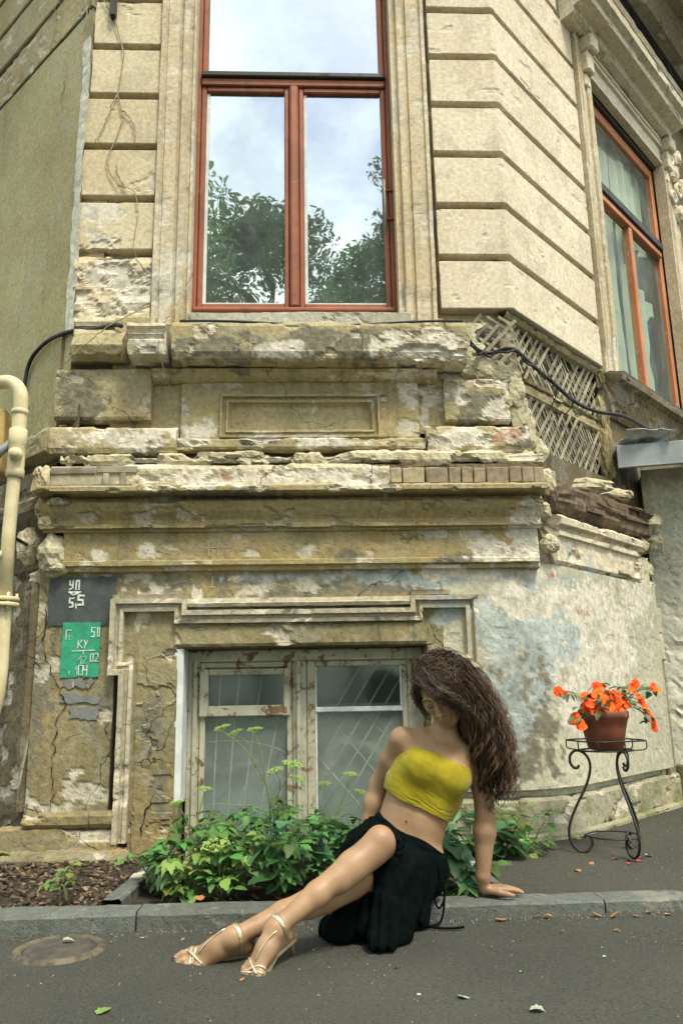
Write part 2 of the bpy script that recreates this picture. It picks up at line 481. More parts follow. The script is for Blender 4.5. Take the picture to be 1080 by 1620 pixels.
# worn places on the two faces: centre, radii, kind (r bared lime, g cement repair, b pale paint), depth
MARKS_CH = [(-1.2, 3.605, 0.105, 0.162, 'r', 0.006), (-1.164, 3.25, 0.184, 0.165, 'r', 0.03), (-0.992, 3.088, 0.11, 0.089, 'r', 0.02), (-0.772, 3.311,
    0.103, 0.091, 'r', 0.014), (-0.805, 3.188, 0.08, 0.164, 'r', 0.0), (-0.616, 2.224, 0.091, 0.074, 'r', 0.006), (-0.786, 2.251, 0.192, 0.037, 'r',
    0.004), (-1.02, 2.202, 0.274, 0.058, 'r', 0.0), (-0.056, 2.207, 0.459, 0.019, 'r', 0), (0.19, 2.169, 0.283, 0.026, 'r', 0), (0.736, 2.468, 0.123,
    0.085, 'r', 0.012), (0.857, 2.583, 0.146, 0.101, 'r', 0.02), (0.91, 2.194, 0.248, 0.059, 'r', 0.01), (1.106, 2.338, 0.08, 0.137, 'r', 0.02),
    (0.665, 2.343, 0.025, 0.106, 'r', 0), (1.065, 2.548, 0.11, 0.054, 'r', 0.01), (0.628, 2.495, 0.072, 0.038, 'r', 0.01), (-0.225, 1.939, 0.646,
    0.049, 'r', 0.012), (0.25, 1.912, 0.205, 0.064, 'r', 0.01), (0.386, 1.9, 0.041, 0.071, 'r', 0), (-0.561, 1.882, 0.235, 0.031, 'r', 0.01), (-0.966,
    2.008, 0.235, 0.032, 'r', 0.0), (0.56, 2.676, 0.148, 0.061, 'r', 0.008), (0.755, 2.707, 0.134, 0.053, 'r', 0.012), (0.616, 2.752, 0.212, 0.031,
    'r', 0.012), (-0.138, 2.657, 0.166, 0.041, 'r', 0), (0.539, 2.59, 0.07, 0.019, 'r', 0), (-0.871, 2.672, 0.102, 0.067, 'r', 0), (1.168, 1.604,
    0.17, 0.089, 'r', 0.014), (0.945, 1.565, 0.152, 0.055, 'r', 0.006), (1.043, 1.503, 0.203, 0.041, 'r', 0.004), (-1.055, 1.526, 0.042, 0.027, 'r',
    0), (-0.826, 1.547, 0.039, 0.04, 'r', 0), (1.258, 1.705, 0.054, 0.061, 'r', 0.02), (1.174, 1.757, 0.067, 0.041, 'r', 0.01), (1.251, 1.423, 0.136,
    0.027, 'r', 0), (1.041, 1.324, 0.115, 0.087, 'r', 0), (0.945, 1.409, 0.135, 0.027, 'r', 0), (0.71, 1.429, 0.135, 0.027, 'r', 0), (0.053, 2.687,
    0.244, 0.076, 'g', 0), (0.315, 2.706, 0.175, 0.083, 'g', 0), (-0.466, 2.675, 0.311, 0.083, 'g', 0), (-1.283, 2.438, 0.125, 0.151, 'g', 0), (1.019,
    2.395, 0.174, 0.099, 'g', 0.0), (1.233, 2.162, 0.1, 0.127, 'g', 0), (-0.882, 2.165, 0.082, 0.065, 'g', 0), (-0.301, 2.179, 0.14, 0.029, 'g', 0),
    (0.824, 1.499, 0.134, 0.041, 'g', 0), (0.19, 1.505, 0.099, 0.027, 'g', 0), (-0.425, 1.827, 0.301, 0.021, 'g', 0), (-0.683, 1.395, 0.262, 0.047,
    'g', 0), (0.372, 1.366, 0.301, 0.04, 'g', 0), (-0.108, 1.338, 0.297, 0.023, 'g', 0), (-1.125, 0.857, 0.082, 0.031, 'g', 0), (-1.107, 0.81, 0.1,
    0.022, 'g', 0), (-1.088, 0.748, 0.078, 0.022, 'g', 0), (-1.141, 0.872, 0.057, 0.019, 'g', 0), (-0.787, 0.666, 0.056, 0.216, 'g', 0), (-1.358,
    0.83, 0.044, 0.314, 'g', 0), (-0.746, 0.365, 0.037, 0.119, 'g', 0), (-0.059, 1.414, 0.299, 0.03, 'b', 0), (0.34, 1.41, 0.201, 0.034, 'b', 0),
    (0.674, 1.385, 0.202, 0.027, 'b', 0), (1.03, 1.158, 0.147, 0.267, 'b', 0), (1.026, 0.851, 0.131, 0.193, 'b', 0), (0.957, 0.54, 0.097, 0.186, 'b',
    0), (0.7, 1.212, 0.067, 0.066, 'b', 0)]
MARKS_RF = [(-0.126, 1.154, 0.279, 0.168, 'b', 0), (0.112, 1.357, 0.389, 0.086, 'b', 0), (0.255, 1.123, 0.403, 0.324, 'b', 0), (-0.162, 0.692, 0.199,
    0.284, 'g', 0), (-0.286, 0.486, 0.162, 0.148, 'g', 0), (-0.096, 0.912, 0.122, 0.196, 'g', 0), (0.438, 1.276, 0.526, 0.112, 'r', 0), (0.677, 1.031,
    0.364, 0.227, 'r', 0), (0.194, 0.781, 0.149, 0.203, 'r', 0), (1.12, 1.363, 0.313, 0.125, 'r', 0)]


def wear(F, S, Z):
    S, Z = np.asarray(S, float), np.asarray(Z, float)
    A = np.zeros(S.shape + (3,))
    dep = np.zeros(S.shape)
    lst = MARKS_CH if F is CH else MARKS_RF if F is RF else []
    wob = (fbm(S * 9, Z * 9, 0.0, 4, 5) - 0.5) * 2.2
    fine = (fbm(S * 34, Z * 34, 0.0, 3, 9) - 0.5) * 1.1
    for (u, z, ru, rz, c, d) in lst:
        q = ((S - u) / ru) ** 2 + ((Z - z) / rz) ** 2
        near = q < 6
        if not near.any():
            continue
        q = np.sqrt(q) + wob + fine
        m = sstep(1.1, 0.9, q) * near
        k = 'rgb'.index(c)
        if c == 'r':
            A[..., 1] *= 1 - m; A[..., 2] *= 1 - m
        A[..., k] = np.maximum(A[..., k], m)
        dep = np.maximum(dep, m * d * 0.4)
    return A, dep

def resample(prof, dp):
    out = [prof[0]]
    for a, b in zip(prof[:-1], prof[1:]):
        n = max(1, int(math.ceil(math.hypot(b[0] - a[0], b[1] - a[1]) / dp)))
        for k in range(1, n + 1):
            out.append((a[0] + (b[0] - a[0]) * k / n, a[1] + (b[1] - a[1]) * k / n))
    return np.array(out)

def sweep(name, F, prof, s0, s1, mat, parent=None, ds=0.013, dp=0.013, chip=0.006, wob=0.003, mitre=(0, 0), back=None, seed=0, edge=0.0, posfn=None, cth=0.60):
    """a wall moulding or face: profile (out, up) run along s, with real chips and bared spots"""
    P = resample(prof, dp)
    off, z = P[:, 0], P[:, 1]
    ns = max(2, int(math.ceil((s1 - s0) / ds)) + 1)
    t = np.linspace(0, 1, ns)[:, None]
    l = s0 - mitre[0] * off[None]
    r = s1 + mitre[1] * off[None]
    if edge > 0:                                        # ragged ends
        l = l + edge * (fbm(z * 14, off * 9, 1.0, 3, 40 + seed) - 0.5)[None] * 2
        r = r + edge * (fbm(z * 14, off * 9, 2.0, 3, 50 + seed) - 0.5)[None] * 2
    S = l + (r - l) * t
    Z = np.broadcast_to(z, S.shape).copy()
    O = np.broadcast_to(off, S.shape).copy()
    A, dep = wear(F, S, Z)
    g = np.gradient(P, axis=0)
    nl = np.hypot(g[:, 0], g[:, 1]) + 1e-9
    nx, nz = g[:, 1] / nl, -g[:, 0] / nl                 # outward normal of the profile
    if nx.mean() < 0: nx, nz = -nx, -nz
    chips = sstep(cth, cth + 0.08, fbm(S * 7, Z * 11, O * 9, 4, 21 + seed)) * chip
    fine = (fbm(S * 26, Z * 26, O * 26, 3, 31 + seed) - 0.5) * wob * 2
    big = (fbm(S * 2.3, Z * 2.3, O, 2, 61 + seed) - 0.5) * wob * 3
    d = -chips - dep * (0.75 + 0.5 * fbm(S * 30, Z * 30, 0, 3, 3)) + fine + big
    O = O + nx[None] * d
    Z = Z + nz[None] * d
    A[..., 0] = np.maximum(A[..., 0], 0.7 * sstep(0.5, 1.0, chips / max(chip, 1e-6)) * (chip > 0.004))
    V = (posfn or F.pt)(S, O, Z)
    nr, nc = S.shape
    Fc = [tuple(f) for f in grid_faces(nr, nc)]
    V = V.reshape(-1, 3)
    A = A.reshape(-1, 3)
    if back is not None:                                 # close the ends against the wall behind
        for row in (0, nr - 1):
            b0 = len(V)
            pf = posfn or F.pt
            e0 = pf(S[row, 0], back, Z[row, 0])[None] if np.ndim(S[row, 0]) == 0 else pf(S[row, :1], back, Z[row, :1])
            e1 = pf(S[row, -1], back, Z[row, -1])[None]
            V = np.concatenate([V, np.asarray(e0).reshape(1, 3), np.asarray(e1).reshape(1, 3)])
            A = np.concatenate([A, np.zeros((2, 3))])
            Fc.append(tuple(range(row * nc, row * nc + nc)) + (b0 + 1, b0))
    return mesh(name, V, Fc, mat, parent, False, A)

def offset_poly(pts, w, closed=False):
    P = np.array(pts, float)
    n = len(P)
    out = []
    for i in range(n):
        ds_ = []
        if closed or i > 0: ds_.append(P[i] - P[i - 1])
        if closed or i < n - 1: ds_.append(P[(i + 1) % n] - P[i])
        ns_ = [np.array([-d[1], d[0]]) / np.linalg.norm(d) for d in ds_]
        if len(ns_) == 1: m = ns_[0]
        else:
            m = ns_[0] + ns_[1]
            m = m / max(0.2, (1 + ns_[0] @ ns_[1]))
        out.append(P[i] + m * w)
    return np.array(out)

def band(name, F, pts, prof, mat, parent, closed=False, step=0.02, wob=0.0025, seed=0, chip=0.006):
    """moulding that follows a path on the wall, mitred at its corners; prof is (across, out)"""
    P = np.array(pts, float)
    rails = [offset_poly(P, w, closed) for w, _ in prof]
    n = len(P)
    segs = n if closed else n - 1
    rows = []
    for i in range(segs):
        j = (i + 1) % n
        m = max(1, int(np.linalg.norm(P[j] - P[i]) / step))
        for k in range(m):
            f = k / m
            rows.append([rails[q][i] * (1 - f) + rails[q][j] * f for q in range(len(prof))])
    if not closed:
        rows.append([rails[q][-1] for q in range(len(prof))])
    R_ = np.array(rows)
    O = np.broadcast_to(np.array([o for _, o in prof]), R_.shape[:2])
    S, Z = R_[..., 0], R_[..., 1]
    top = O / (max(o for _, o in prof) + 1e-9)
    ch_ = sstep(0.60, 0.68, fbm(S * 8, Z * 8, 0.5, 4, 77 + seed))
    d = (fbm(S * 24, Z * 24, 0, 3, 71 + seed) - 0.5) * 2 * wob
    A, dep = wear(F, S, Z)
    O2 = O + (d - ch_ * chip) * (top > 0.2)
    V = F.pt(S + d * 0.7, O2, Z + d * 0.7)
    A[..., 0] = np.maximum(A[..., 0], 0.6 * ch_)
    nr, nc = S.shape
    Fc = [tuple(f) for f in grid_faces(nr, nc)]
    if closed:
        for k in range(nc - 1):
            Fc.append(((nr - 1) * nc + k, (nr - 1) * nc + k + 1, k + 1, k))
    else:
        Fc += [tuple(range(nc)), tuple((nr - 1) * nc + k for k in range(nc))]
    return mesh(name, V.reshape(-1, 3), Fc, mat, parent, False, A.reshape(-1, 3))

TAN = math.tan(radians(22.5))

# ------------------------------------------------ backing walls (behind all facing)
def wall_with_hole(name, F, s0, s1, z0, z1, holes, off, mat, parent, ds=0.03):
    ss = sorted({s0, s1, *[v for h in holes for v in h[:2]]})
    zs = sorted({z0, z1, *[v for h in holes for v in h[2:]]})
    g = Geo()
    for a, b in zip(ss[:-1], ss[1:]):
        for c, d in zip(zs[:-1], zs[1:]):
            if any(h[0] - 1e-6 <= a and b <= h[1] + 1e-6 and h[2] - 1e-6 <= c and d <= h[3] + 1e-6 for h in holes):
                continue
            na, nc_ = max(2, int((b - a) / ds) + 1), max(2, int((d - c) / ds) + 1)
            S, Z = np.meshgrid(np.linspace(a, b, na), np.linspace(c, d, nc_), indexing='ij')
            O = off + (fbm(S * 3, Z * 3, 0, 3, 5) - 0.5) * 0.008
            g.add(F.pt(S, O, Z), grid_faces(na, nc_))
    return g.build(name, mat, parent, False)

UW = (-0.72, 0.585, 3.04, 5.62)           # opening of the upper window
BW = (-0.668, 0.615, -0.05, 1.055)        # opening of the basement window
RW = (1.40, 2.96, 3.02, 5.56)             # opening of the window on the right facade
wall_with_hole('wall', CH, -1.36, 1.24, 2.8, 7.6, [UW], -0.085, M['upper'], bld)
wall_with_hole('wall', CH, -1.36, 1.24, 1.40, 2.8, [], -0.05, M['lath_back'], bld)
wall_with_hole('wall', RF, -0.02, 5.0, 3.0, 7.8, [RW], -0.085, M['dark_plaster'], bld)
wall_with_hole('wall', RF, 1.21, 5.0, 1.4, 3.0, [], -0.035, M['dark_plaster'], bld)
wall_with_hole('wall', RF, 0.0, 5.0, 1.4, 3.1, [], -0.115, M['lath_back'], bld)
wall_with_hole('wall', LF, 0.0, 6.0, 2.28, 5.12, [], 0.0, M['olive'], bld)
wall_with_hole('wall', LF, 0.0, 6.0, 5.12, 7.6, [], -0.08, M['mid'], bld)
wall_with_hole('wall', LF, -0.12, 6.0, -0.1, 2.4, [], -0.01, M['dark_plaster'], bld)
wall_with_hole('wall', CH, -1.42, 1.15, 1.35, 2.9, [], 0.0 - 0.06, M['dark_plaster'], bld)
wall_with_hole('wall', RF, -0.10, 5.0, -0.1, 2.2, [], -0.02, M['dark_plaster'], bld)

# lower left facade, wet brown, its shade put into the colour, with its own ledges
sweep('side_ledge', LF, [(0.0, 2.30), (0.05, 2.28), (0.06, 2.12), (0.04, 2.08), (0.10, 2.04), (0.11, 1.90), (0.15, 1.86), (0.15, 1.80), (0.10, 1.72), (0.06, 1.66), (0.055, 1.50), (0.03, 1.46), (0.02, 0.30), (0.05, 0.26), (0.06, -0.05)], -0.03, 4.0, M['dark_plaster'], bld, ds=0.03, dp=0.03, chip=0.025, wob=0.008, seed=3)
# rustication grooves of the left facade high up
for i, z0 in enumerate((5.15, 5.51, 5.87, 6.23)):
    sweep('quoin_block', LF, [(-0.075, z0), (-0.004, z0), (0.004, z0 + 0.008), (0.004, z0 + 0.31), (-0.004, z0 + 0.318), (-0.075, z0 + 0.318)], 0.02, 4.0, M['mid'], bld, ds=0.03, dp=0.03, chip=0.008, seed=i)
# pale strip of old render along the left arris
sweep('plaster_strip', LF, [(0.0, 2.86), (0.008, 2.88), (0.008, 4.9), (0.0, 4.92)], -0.01, 0.085, M['porch'], bld, ds=0.02, dp=0.04, edge=0.02, chip=0.004)

# ------------------------------------------------ quoins
wall_with_hole('wall', CH, -1.382, -1.2, 2.75, 7.4, [], -0.046, M['upper'], bld)
def wrap_pos(S, O, Z):
    """plan path of the right-hand quoin: along the chamfer to the arris, then along the right facade"""
    S, O, Z = np.broadcast_arrays(S, O, Z)
    rr = 0.05
    a = CH.pt(1.225 + np.minimum(S, 0), O, Z)
    b = RF.pt(np.maximum(S, 0), O, Z)
    w = sstep(-rr, rr, S)[..., None]
    p1 = CH.pt(1.225 + S, O, Z)
    p2 = RF.pt(S, O, Z)
    return np.where(np.abs(S)[..., None] < rr, p1 * (1 - w) + p2 * w, np.where(S[..., None] < 0, a, b))

GR = 0.046
zl = [3.376, 3.735, 4.097, 4.460, 4.823, 5.186, 5.549]
for i in range(len(zl) - 1):
    a, b = zl[i] + GR / 2, zl[i + 1] - GR / 2
    lft = -1.345 + (0.0, 0.0, 0.0, 0.018, 0.022, 0.02)[i]
    sweep('quoin_block', CH, [(-0.082, a), (-0.004, a), (0.0, a + 0.006), (0.0, b - 0.006), (-0.004, b), (-0.082, b)],
          lft, -0.905, M['upper'], bld, chip=0.006, wob=0.0010, back=-0.082, seed=i * 5 + 1, edge=0.006, cth=0.70)
# lowest left block has lost its render: lumps and cracks
sweep('quoin_block', CH, [(-0.045, 2.90), (-0.004, 2.905), (0.006, 2.93), (0.0, 2.99), (0.012, 3.05), (0.0, 3.10), (0.01, 3.20), (0.014, 3.30), (0.0, 3.345), (-0.045, 3.356)],
      -1.345, -0.90, M['upper'], bld, chip=0.014, wob=0.004, back=-0.045, seed=44, edge=0.02, cth=0.58)
zr = [3.0, 3.355, 3.708, 4.070, 4.430, 4.790, 5.150, 5.510, 5.87, 6.23, 6.59]
for i in range(len(zr) - 1):
    a, b = zr[i] + GR / 2, zr[i + 1] - GR / 2
    s_end = 1.205 if i < 8 else 1.0
    sweep('quoin_block', RF, [(-0.082, a), (-0.004, a), (0.0, a + 0.005), (0.0, b - 0.005), (-0.004, b), (-0.082, b)],
          -0.425, s_end, M['upper_right'], bld, ds=0.014, chip=0.005, wob=0.0008, back=-0.082, seed=i * 7 + 2, edge=0.004, posfn=wrap_pos, cth=0.72)

# ------------------------------------------------ surround of the upper window
def surround(F, s0, s1, z0, z1, mat, flip, seed, proud=0.0, w_edge=0.0):
    """upright moulding: flat fillets and hollows across its width"""
    w = s1 - s0
    prof = [(0.0, -0.03), (0.0, 0.030), (0.10, 0.034), (0.13, 0.018), (0.17, 0.018), (0.20, 0.030), (0.52, 0.030), (0.55, 0.014), (0.60, 0.014), (0.64, 0.040), (0.80, 0.046), (0.85, 0.020), (0.90, 0.020), (0.93, 0.036), (1.0, 0.036), (1.0, -0.06)]
    if flip: prof = [(1 - a, o) for a, o in prof][::-1]
    sa = np.array([s0 + a * w for a, _ in prof])
    oa = np.array([o + proud for _, o in prof])
    zz = np.linspace(z0, z1, int((z1 - z0) / 0.025) + 2)
    S, Z = np.meshgrid(sa, zz, indexing='ij')
    O = np.broadcast_to(oa[:, None], S.shape)
    ch_ = sstep(0.60, 0.70, fbm(S * 12, Z * 5, 0, 4, 90 + seed))
    d = (fbm(S * 22, Z * 12, 0, 3, 95 + seed) - 0.5) * 0.004 - ch_ * 0.006 - sstep(z0 + 0.35, z0 + 0.2, Z + 0.15 * fbm(S * 10, Z * 10, 0, 3, 4)) * 0.012
    A, dep = wear(F, S, Z)
    A[..., 0] = np.maximum(A[..., 0], ch_ * 0.7)
    V = F.pt(S, O + d * (O > 0) - dep * 0.5, Z)
    return mesh('window_surround', V.reshape(-1, 3), grid_faces(*S.shape), mat, bld, False, A.reshape(-1, 3))

surround(CH, -0.897, -0.676, 2.905, 5.75, M['surround'], False, 1)
surround(CH, 0.545, 0.770, 2.905, 5.75, M['surround'], True, 2)
surround(RF, 1.225, 1.43, 2.955, 5.84, M['surround'], False, 3)
surround(RF, 2.93, 3.20, 2.98, 5.60, M['surround'], True, 4)

# ------------------------------------------------ materials of glass
def glass(name, tint, refl, trans_col, rough=0.01, dust_haze=0.12, dust_haze_col=(0.4, 0.42, 0.38)):
    t = NT(name)
    nt = t.t
    gl = t.n('ShaderNodeBsdfGlossy'); gl.inputs['Color'].default_value = (*tint, 1)
    gl.inputs['Roughness'].default_value = rough
    w = t.n('ShaderNodeBump'); w.inputs['Strength'].default_value = 0.10; w.inputs['Distance'].default_value = 0.02
    nt.links.new(t.noise(2.2, 2), w.inputs['Height']); nt.links.new(w.outputs[0], gl.inputs['Normal'])
    tr = t.n('ShaderNodeBsdfTransparent'); tr.inputs['Color'].default_value = (*trans_col, 1)
    df = t.n('ShaderNodeBsdfDiffuse'); df.inputs['Color'].default_value = (*dust_haze_col, 1)
    m1 = t.n('ShaderNodeMixShader'); m2 = t.n('ShaderNodeMixShader')
    m1.inputs[0].default_value = refl
    nt.links.new(tr.outputs[0], m1.inputs[1]); nt.links.new(gl.outputs[0], m1.inputs[2])
    d = t.ramp(t.noise(5, 7, 0.65, dist=0.5), 0.35, 0.75, dust_haze * 0.5, dust_haze)
    nt.links.new(d, m2.inputs[0])
    nt.links.new(m1.outputs[0], m2.inputs[1]); nt.links.new(df.outputs[0], m2.inputs[2])
    nt.links.new(m2.outputs[0], t.out.inputs['Surface'])
    nt.nodes.remove(t.b)
    return t.m
M['glass_up'] = glass('reflecting_window_glass', (0.84, 0.95, 1.0), 0.50, (0.5, 0.7, 0.62), 0.012, 0.22, (0.36, 0.44, 0.39))  # pale diffuse share paints haze over the mirrored trees
M['glass_right'] = glass('dull_window_glass', (0.75, 0.82, 0.78), 0.07, (0.8, 0.88, 0.80), 0.02, 0.30, (0.40, 0.43, 0.36))
M['glass_vent'] = glass('dusty_dark_glass', (0.6, 0.72, 0.68), 0.05, (0.45, 0.60, 0.55), 0.10, 0.22, (0.24, 0.30, 0.27))
M['glass_low'] = glass('milky_pale_glass', (0.7, 0.78, 0.75), 0.06, (0.62, 0.72, 0.69), 0.10, 0.46, (0.42, 0.47, 0.42))  # pale diffuse share stands in for sky reflected in the lower panes
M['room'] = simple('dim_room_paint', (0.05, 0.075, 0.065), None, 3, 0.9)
M['curtain'] = simple('grey_green_curtain', (0.55, 0.58, 0.48), (0.42, 0.46, 0.39), 4, 0.9)
M['board'] = simple('pale_inner_board', (0.34, 0.41, 0.37), (0.25, 0.31, 0.28), 5, 0.9)
M['lace'] = simple('white_reveal_paint', (0.62, 0.66, 0.62), (0.5, 0.53, 0.5), 12, 0.8)

# ------------------------------------------------ upper window
def bars(name, F, rects, o0, o1, mat, parent, bev=0.006):
    bm = bmesh.new()
    for (a, b, c, d) in rects:
        bx(bm, F, a, b, o0, o1, c, d, 0.0008)
    return bm_obj(name, bm, mat, parent, bevel=bev)

def room(F, s0, s1, z0, z1, d0, d1, mat):
    bm = bmesh.new()
    bx(bm, F, s0, s1, d1, d0, z0, z1)
    bm.faces.ensure_lookup_table()
    best = max(bm.faces, key=lambda f: sum(((v.co - Vector(F.o)).dot(Vector(F.n))) for v in f.verts))
    bmesh.ops.delete(bm, geom=[best], context='FACES_ONLY')
    return bm_obj('room', bm, mat, bld)

win = bars('window', CH, [(-0.715, -0.655, 3.02, 5.62), (0.520, 0.580, 3.02, 5.62), (-0.655, 0.520, 3.02, 3.058)], -0.15, -0.075, M['red_wood'], bld)
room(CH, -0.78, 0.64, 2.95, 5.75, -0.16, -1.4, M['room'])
bars('transom', CH, [(-0.653, 0.518, 4.664, 4.700)], -0.13, -0.045, M['dark_wood'], win)
bars('rail', CH, [(-0.653, 0.518, 4.612, 4.662)], -0.13, -0.066, M['red_wood'], win)
bars('mullion', CH, [(-0.095, -0.040, 3.06, 4.61)], -0.13, -0.052, M['red_wood'], win, 0.012)
for (a, b) in ((-0.653, -0.097), (-0.038, 0.518)):
    iw = 0.032
    bars('sash', CH, [(a, a + iw, 3.06, 4.61), (b - iw, b, 3.06, 4.61), (a + iw, b - iw, 4.575, 4.61), (a + iw, b - iw, 3.06, 3.094)], -0.125, -0.082, M['red_wood'], win, 0.007)
    mesh('pane', CH.pt(np.array([a + iw - .004, b - iw + .004, b - iw + .004, a + iw - .004]), -0.108, np.array([3.09, 3.09, 4.58, 4.58])), [(0, 1, 2, 3)], M['glass_up'], win)
    bars('pane_edging', CH, [(a + iw, a + iw + 0.020, 3.096, 4.572), (a + iw + 0.020, b - iw, 3.096, 3.106)], -0.106, -0.100, M['lace'], win, 0.002)
for (a, b) in ((-0.653, -0.617), (0.482, 0.518)):
    bars('sash_stile', CH, [(a, b, 4.702, 5.62)], -0.125, -0.082, M['red_wood'], win, 0.007)
mesh('pane', CH.pt(np.array([-0.62, 0.485, 0.485, -0.62]), -0.108, np.array([4.70, 4.70, 5.62, 5.62])), [(0, 1, 2, 3)], M['glass_up'], win)
bars('drip_rail', CH, [(-0.67, 0.535, 3.022, 3.05)], -0.074, -0.035, M['red_wood'], win, 0.008)
for zc in (3.66, 3.86):
    tube('hinge', CH.pt(np.array([0.49, 0.56]), -0.07, np.array([zc, zc])), 0.007, M['red_wood'], win)
tube('latch_bar', CH.pt(np.array([0.492, 0.492]), -0.066, np.array([3.58, 3.93])), 0.007, M['sill'], win)
# reveals of the opening
for (a, b) in ((-0.735, -0.716), (0.581, 0.60)):
    bars('reveal', CH, [(a, b, 3.0, 5.7)], -0.2, -0.032, M['surround'], bld, 0.003)
# houseplant on the inner sill comes with the things below

wall_with_hole('wall', RF, 0.06, 5.0, 2.9, 7.8, [(1.46, 2.90, 3.05, 5.50)], -0.128, M['dark_plaster'], bld)
wall_with_hole('wall', CH, -1.36, 1.24, 2.8, 7.6, [(-0.70, 0.565, 3.03, 5.7)], -0.128, M['dark_plaster'], bld)
# ------------------------------------------------ sill and the broken cornice under it
sweep('window_sill', CH, [(-0.06, 2.965), (0.085, 2.948), (0.10, 2.94), (0.10, 2.868), (0.088, 2.856), (-0.03, 2.86)], -0.675, 0.60, M['sill'], bld, chip=0.014, wob=0.004, back=-0.05, seed=11)
sc = [(0.04, 2.842), (0.185, 2.835), (0.205, 2.82), (0.215, 2.80), (0.215, 2.65), (0.200, 2.615), (0.185, 2.600), (0.05, 2.592)]
sweep('cornice', CH, sc, -0.735, 0.30, M['mid'], bld, chip=0.012, wob=0.004, back=0.0, seed=13, edge=0.01)
sweep('cornice', CH, sc, 0.305, 0.90, M['mid'], bld, chip=0.02, wob=0.005, back=0.0, seed=16, edge=0.02, cth=0.58)
# a cracked-off piece with its old profile still showing, tipped to the left
pc = sweep('cornice_fragment', CH, [(0.06, 2.83), (0.20, 2.825), (0.215, 2.80), (0.20, 2.785), (0.225, 2.775), (0.215, 2.755), (0.235, 2.745), (0.22, 2.72), (0.23, 2.71), (0.22, 2.63), (0.07, 2.63)], -0.985, -0.765, M['trim'], bld, chip=0.012, wob=0.006, back=0.03, seed=19, edge=0.03)
pc2 = sweep('cornice_fragment', CH, [(0.0, 2.84), (0.10, 2.835), (0.13, 2.80), (0.15, 2.72), (0.13, 2.67), (0.06, 2.655), (0.0, 2.66)], -1.30, -1.03, M['mid'], bld, chip=0.014, wob=0.006, back=-0.03, seed=23, edge=0.05)
sweep('cornice', CH, [(0.02, 2.592), (0.115, 2.590), (0.095, 2.575), (0.085, 2.555), (0.055, 2.54), (0.02, 2.535)], -0.86, 0.74, M['mid'], bld, chip=0.008, back=0.0, seed=26, edge=0.02)

# ------------------------------------------------ panel zone under the sill
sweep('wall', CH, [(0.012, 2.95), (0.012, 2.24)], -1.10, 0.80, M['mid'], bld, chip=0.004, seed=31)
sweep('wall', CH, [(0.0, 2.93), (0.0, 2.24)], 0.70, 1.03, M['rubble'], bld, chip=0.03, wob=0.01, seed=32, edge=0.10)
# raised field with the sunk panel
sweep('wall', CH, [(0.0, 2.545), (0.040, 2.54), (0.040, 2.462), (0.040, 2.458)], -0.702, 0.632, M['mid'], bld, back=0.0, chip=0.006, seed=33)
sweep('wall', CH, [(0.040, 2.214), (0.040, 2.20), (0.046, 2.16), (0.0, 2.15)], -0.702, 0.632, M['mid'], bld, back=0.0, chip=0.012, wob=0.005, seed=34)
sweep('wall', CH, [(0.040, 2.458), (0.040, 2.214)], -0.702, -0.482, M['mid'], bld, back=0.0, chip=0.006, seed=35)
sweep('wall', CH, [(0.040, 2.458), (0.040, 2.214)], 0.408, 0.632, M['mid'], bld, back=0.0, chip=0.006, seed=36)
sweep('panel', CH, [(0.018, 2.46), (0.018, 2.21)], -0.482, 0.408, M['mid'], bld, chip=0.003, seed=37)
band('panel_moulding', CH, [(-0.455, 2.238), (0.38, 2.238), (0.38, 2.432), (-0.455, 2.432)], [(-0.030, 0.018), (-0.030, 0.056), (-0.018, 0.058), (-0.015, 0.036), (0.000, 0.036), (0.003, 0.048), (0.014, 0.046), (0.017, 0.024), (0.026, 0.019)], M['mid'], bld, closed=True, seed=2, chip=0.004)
# end blocks of the panel zone
sweep('end_block', CH, [(0.0, 2.615), (0.055, 2.61), (0.062, 2.59), (0.060, 2.33), (0.052, 2.315), (0.0, 2.305)], -1.395, -0.87, M['mid'], bld, back=0.0, chip=0.010, wob=0.004, seed=41, edge=0.008)
sweep('end_block', CH, [(0.0, 2.57), (0.045, 2.56), (0.055, 2.53), (0.055, 2.31), (0.048, 2.298), (0.0, 2.29)], 0.782, 1.150, M['mid'], bld, back=-0.02, chip=0.016, wob=0.005, seed=42, edge=0.014)
# rounded band
bd = [(0.0, 2.272), (0.06, 2.268), (0.085, 2.25), (0.092, 2.20), (0.092, 2.14), (0.082, 2.11), (0.0, 2.10)]
sweep('band_course', CH, bd, -1.40, -0.715, M['mid'], bld, back=0.0, chip=0.01, wob=0.005, seed=45, edge=0.012)
sweep('band_course', CH, [(0.0, 2.212), (0.05, 2.205), (0.066, 2.19), (0.068, 2.15), (0.06, 2.135), (0.0, 2.13)], -0.713, 0.66, M['mid'], bld, back=0.0, chip=0.02, wob=0.006, seed=46, edge=0.02)
sweep('band_course', CH, bd, 0.665, 1.245, M['mid'], bld, back=0.0, chip=0.013, wob=0.005, seed=47, edge=0.014)
LF2 = Frame((-1.40, -0.0, 0), LF.e, LF.n)
sweep('band_course', LF2, [(0.0, 2.272), (0.05, 2.268), (0.06, 2.25), (0.06, 2.14), (0.0, 2.10)], -0.02, 0.45, M['mid'], bld, back=0.0, chip=0.02, wob=0.008, seed=48)

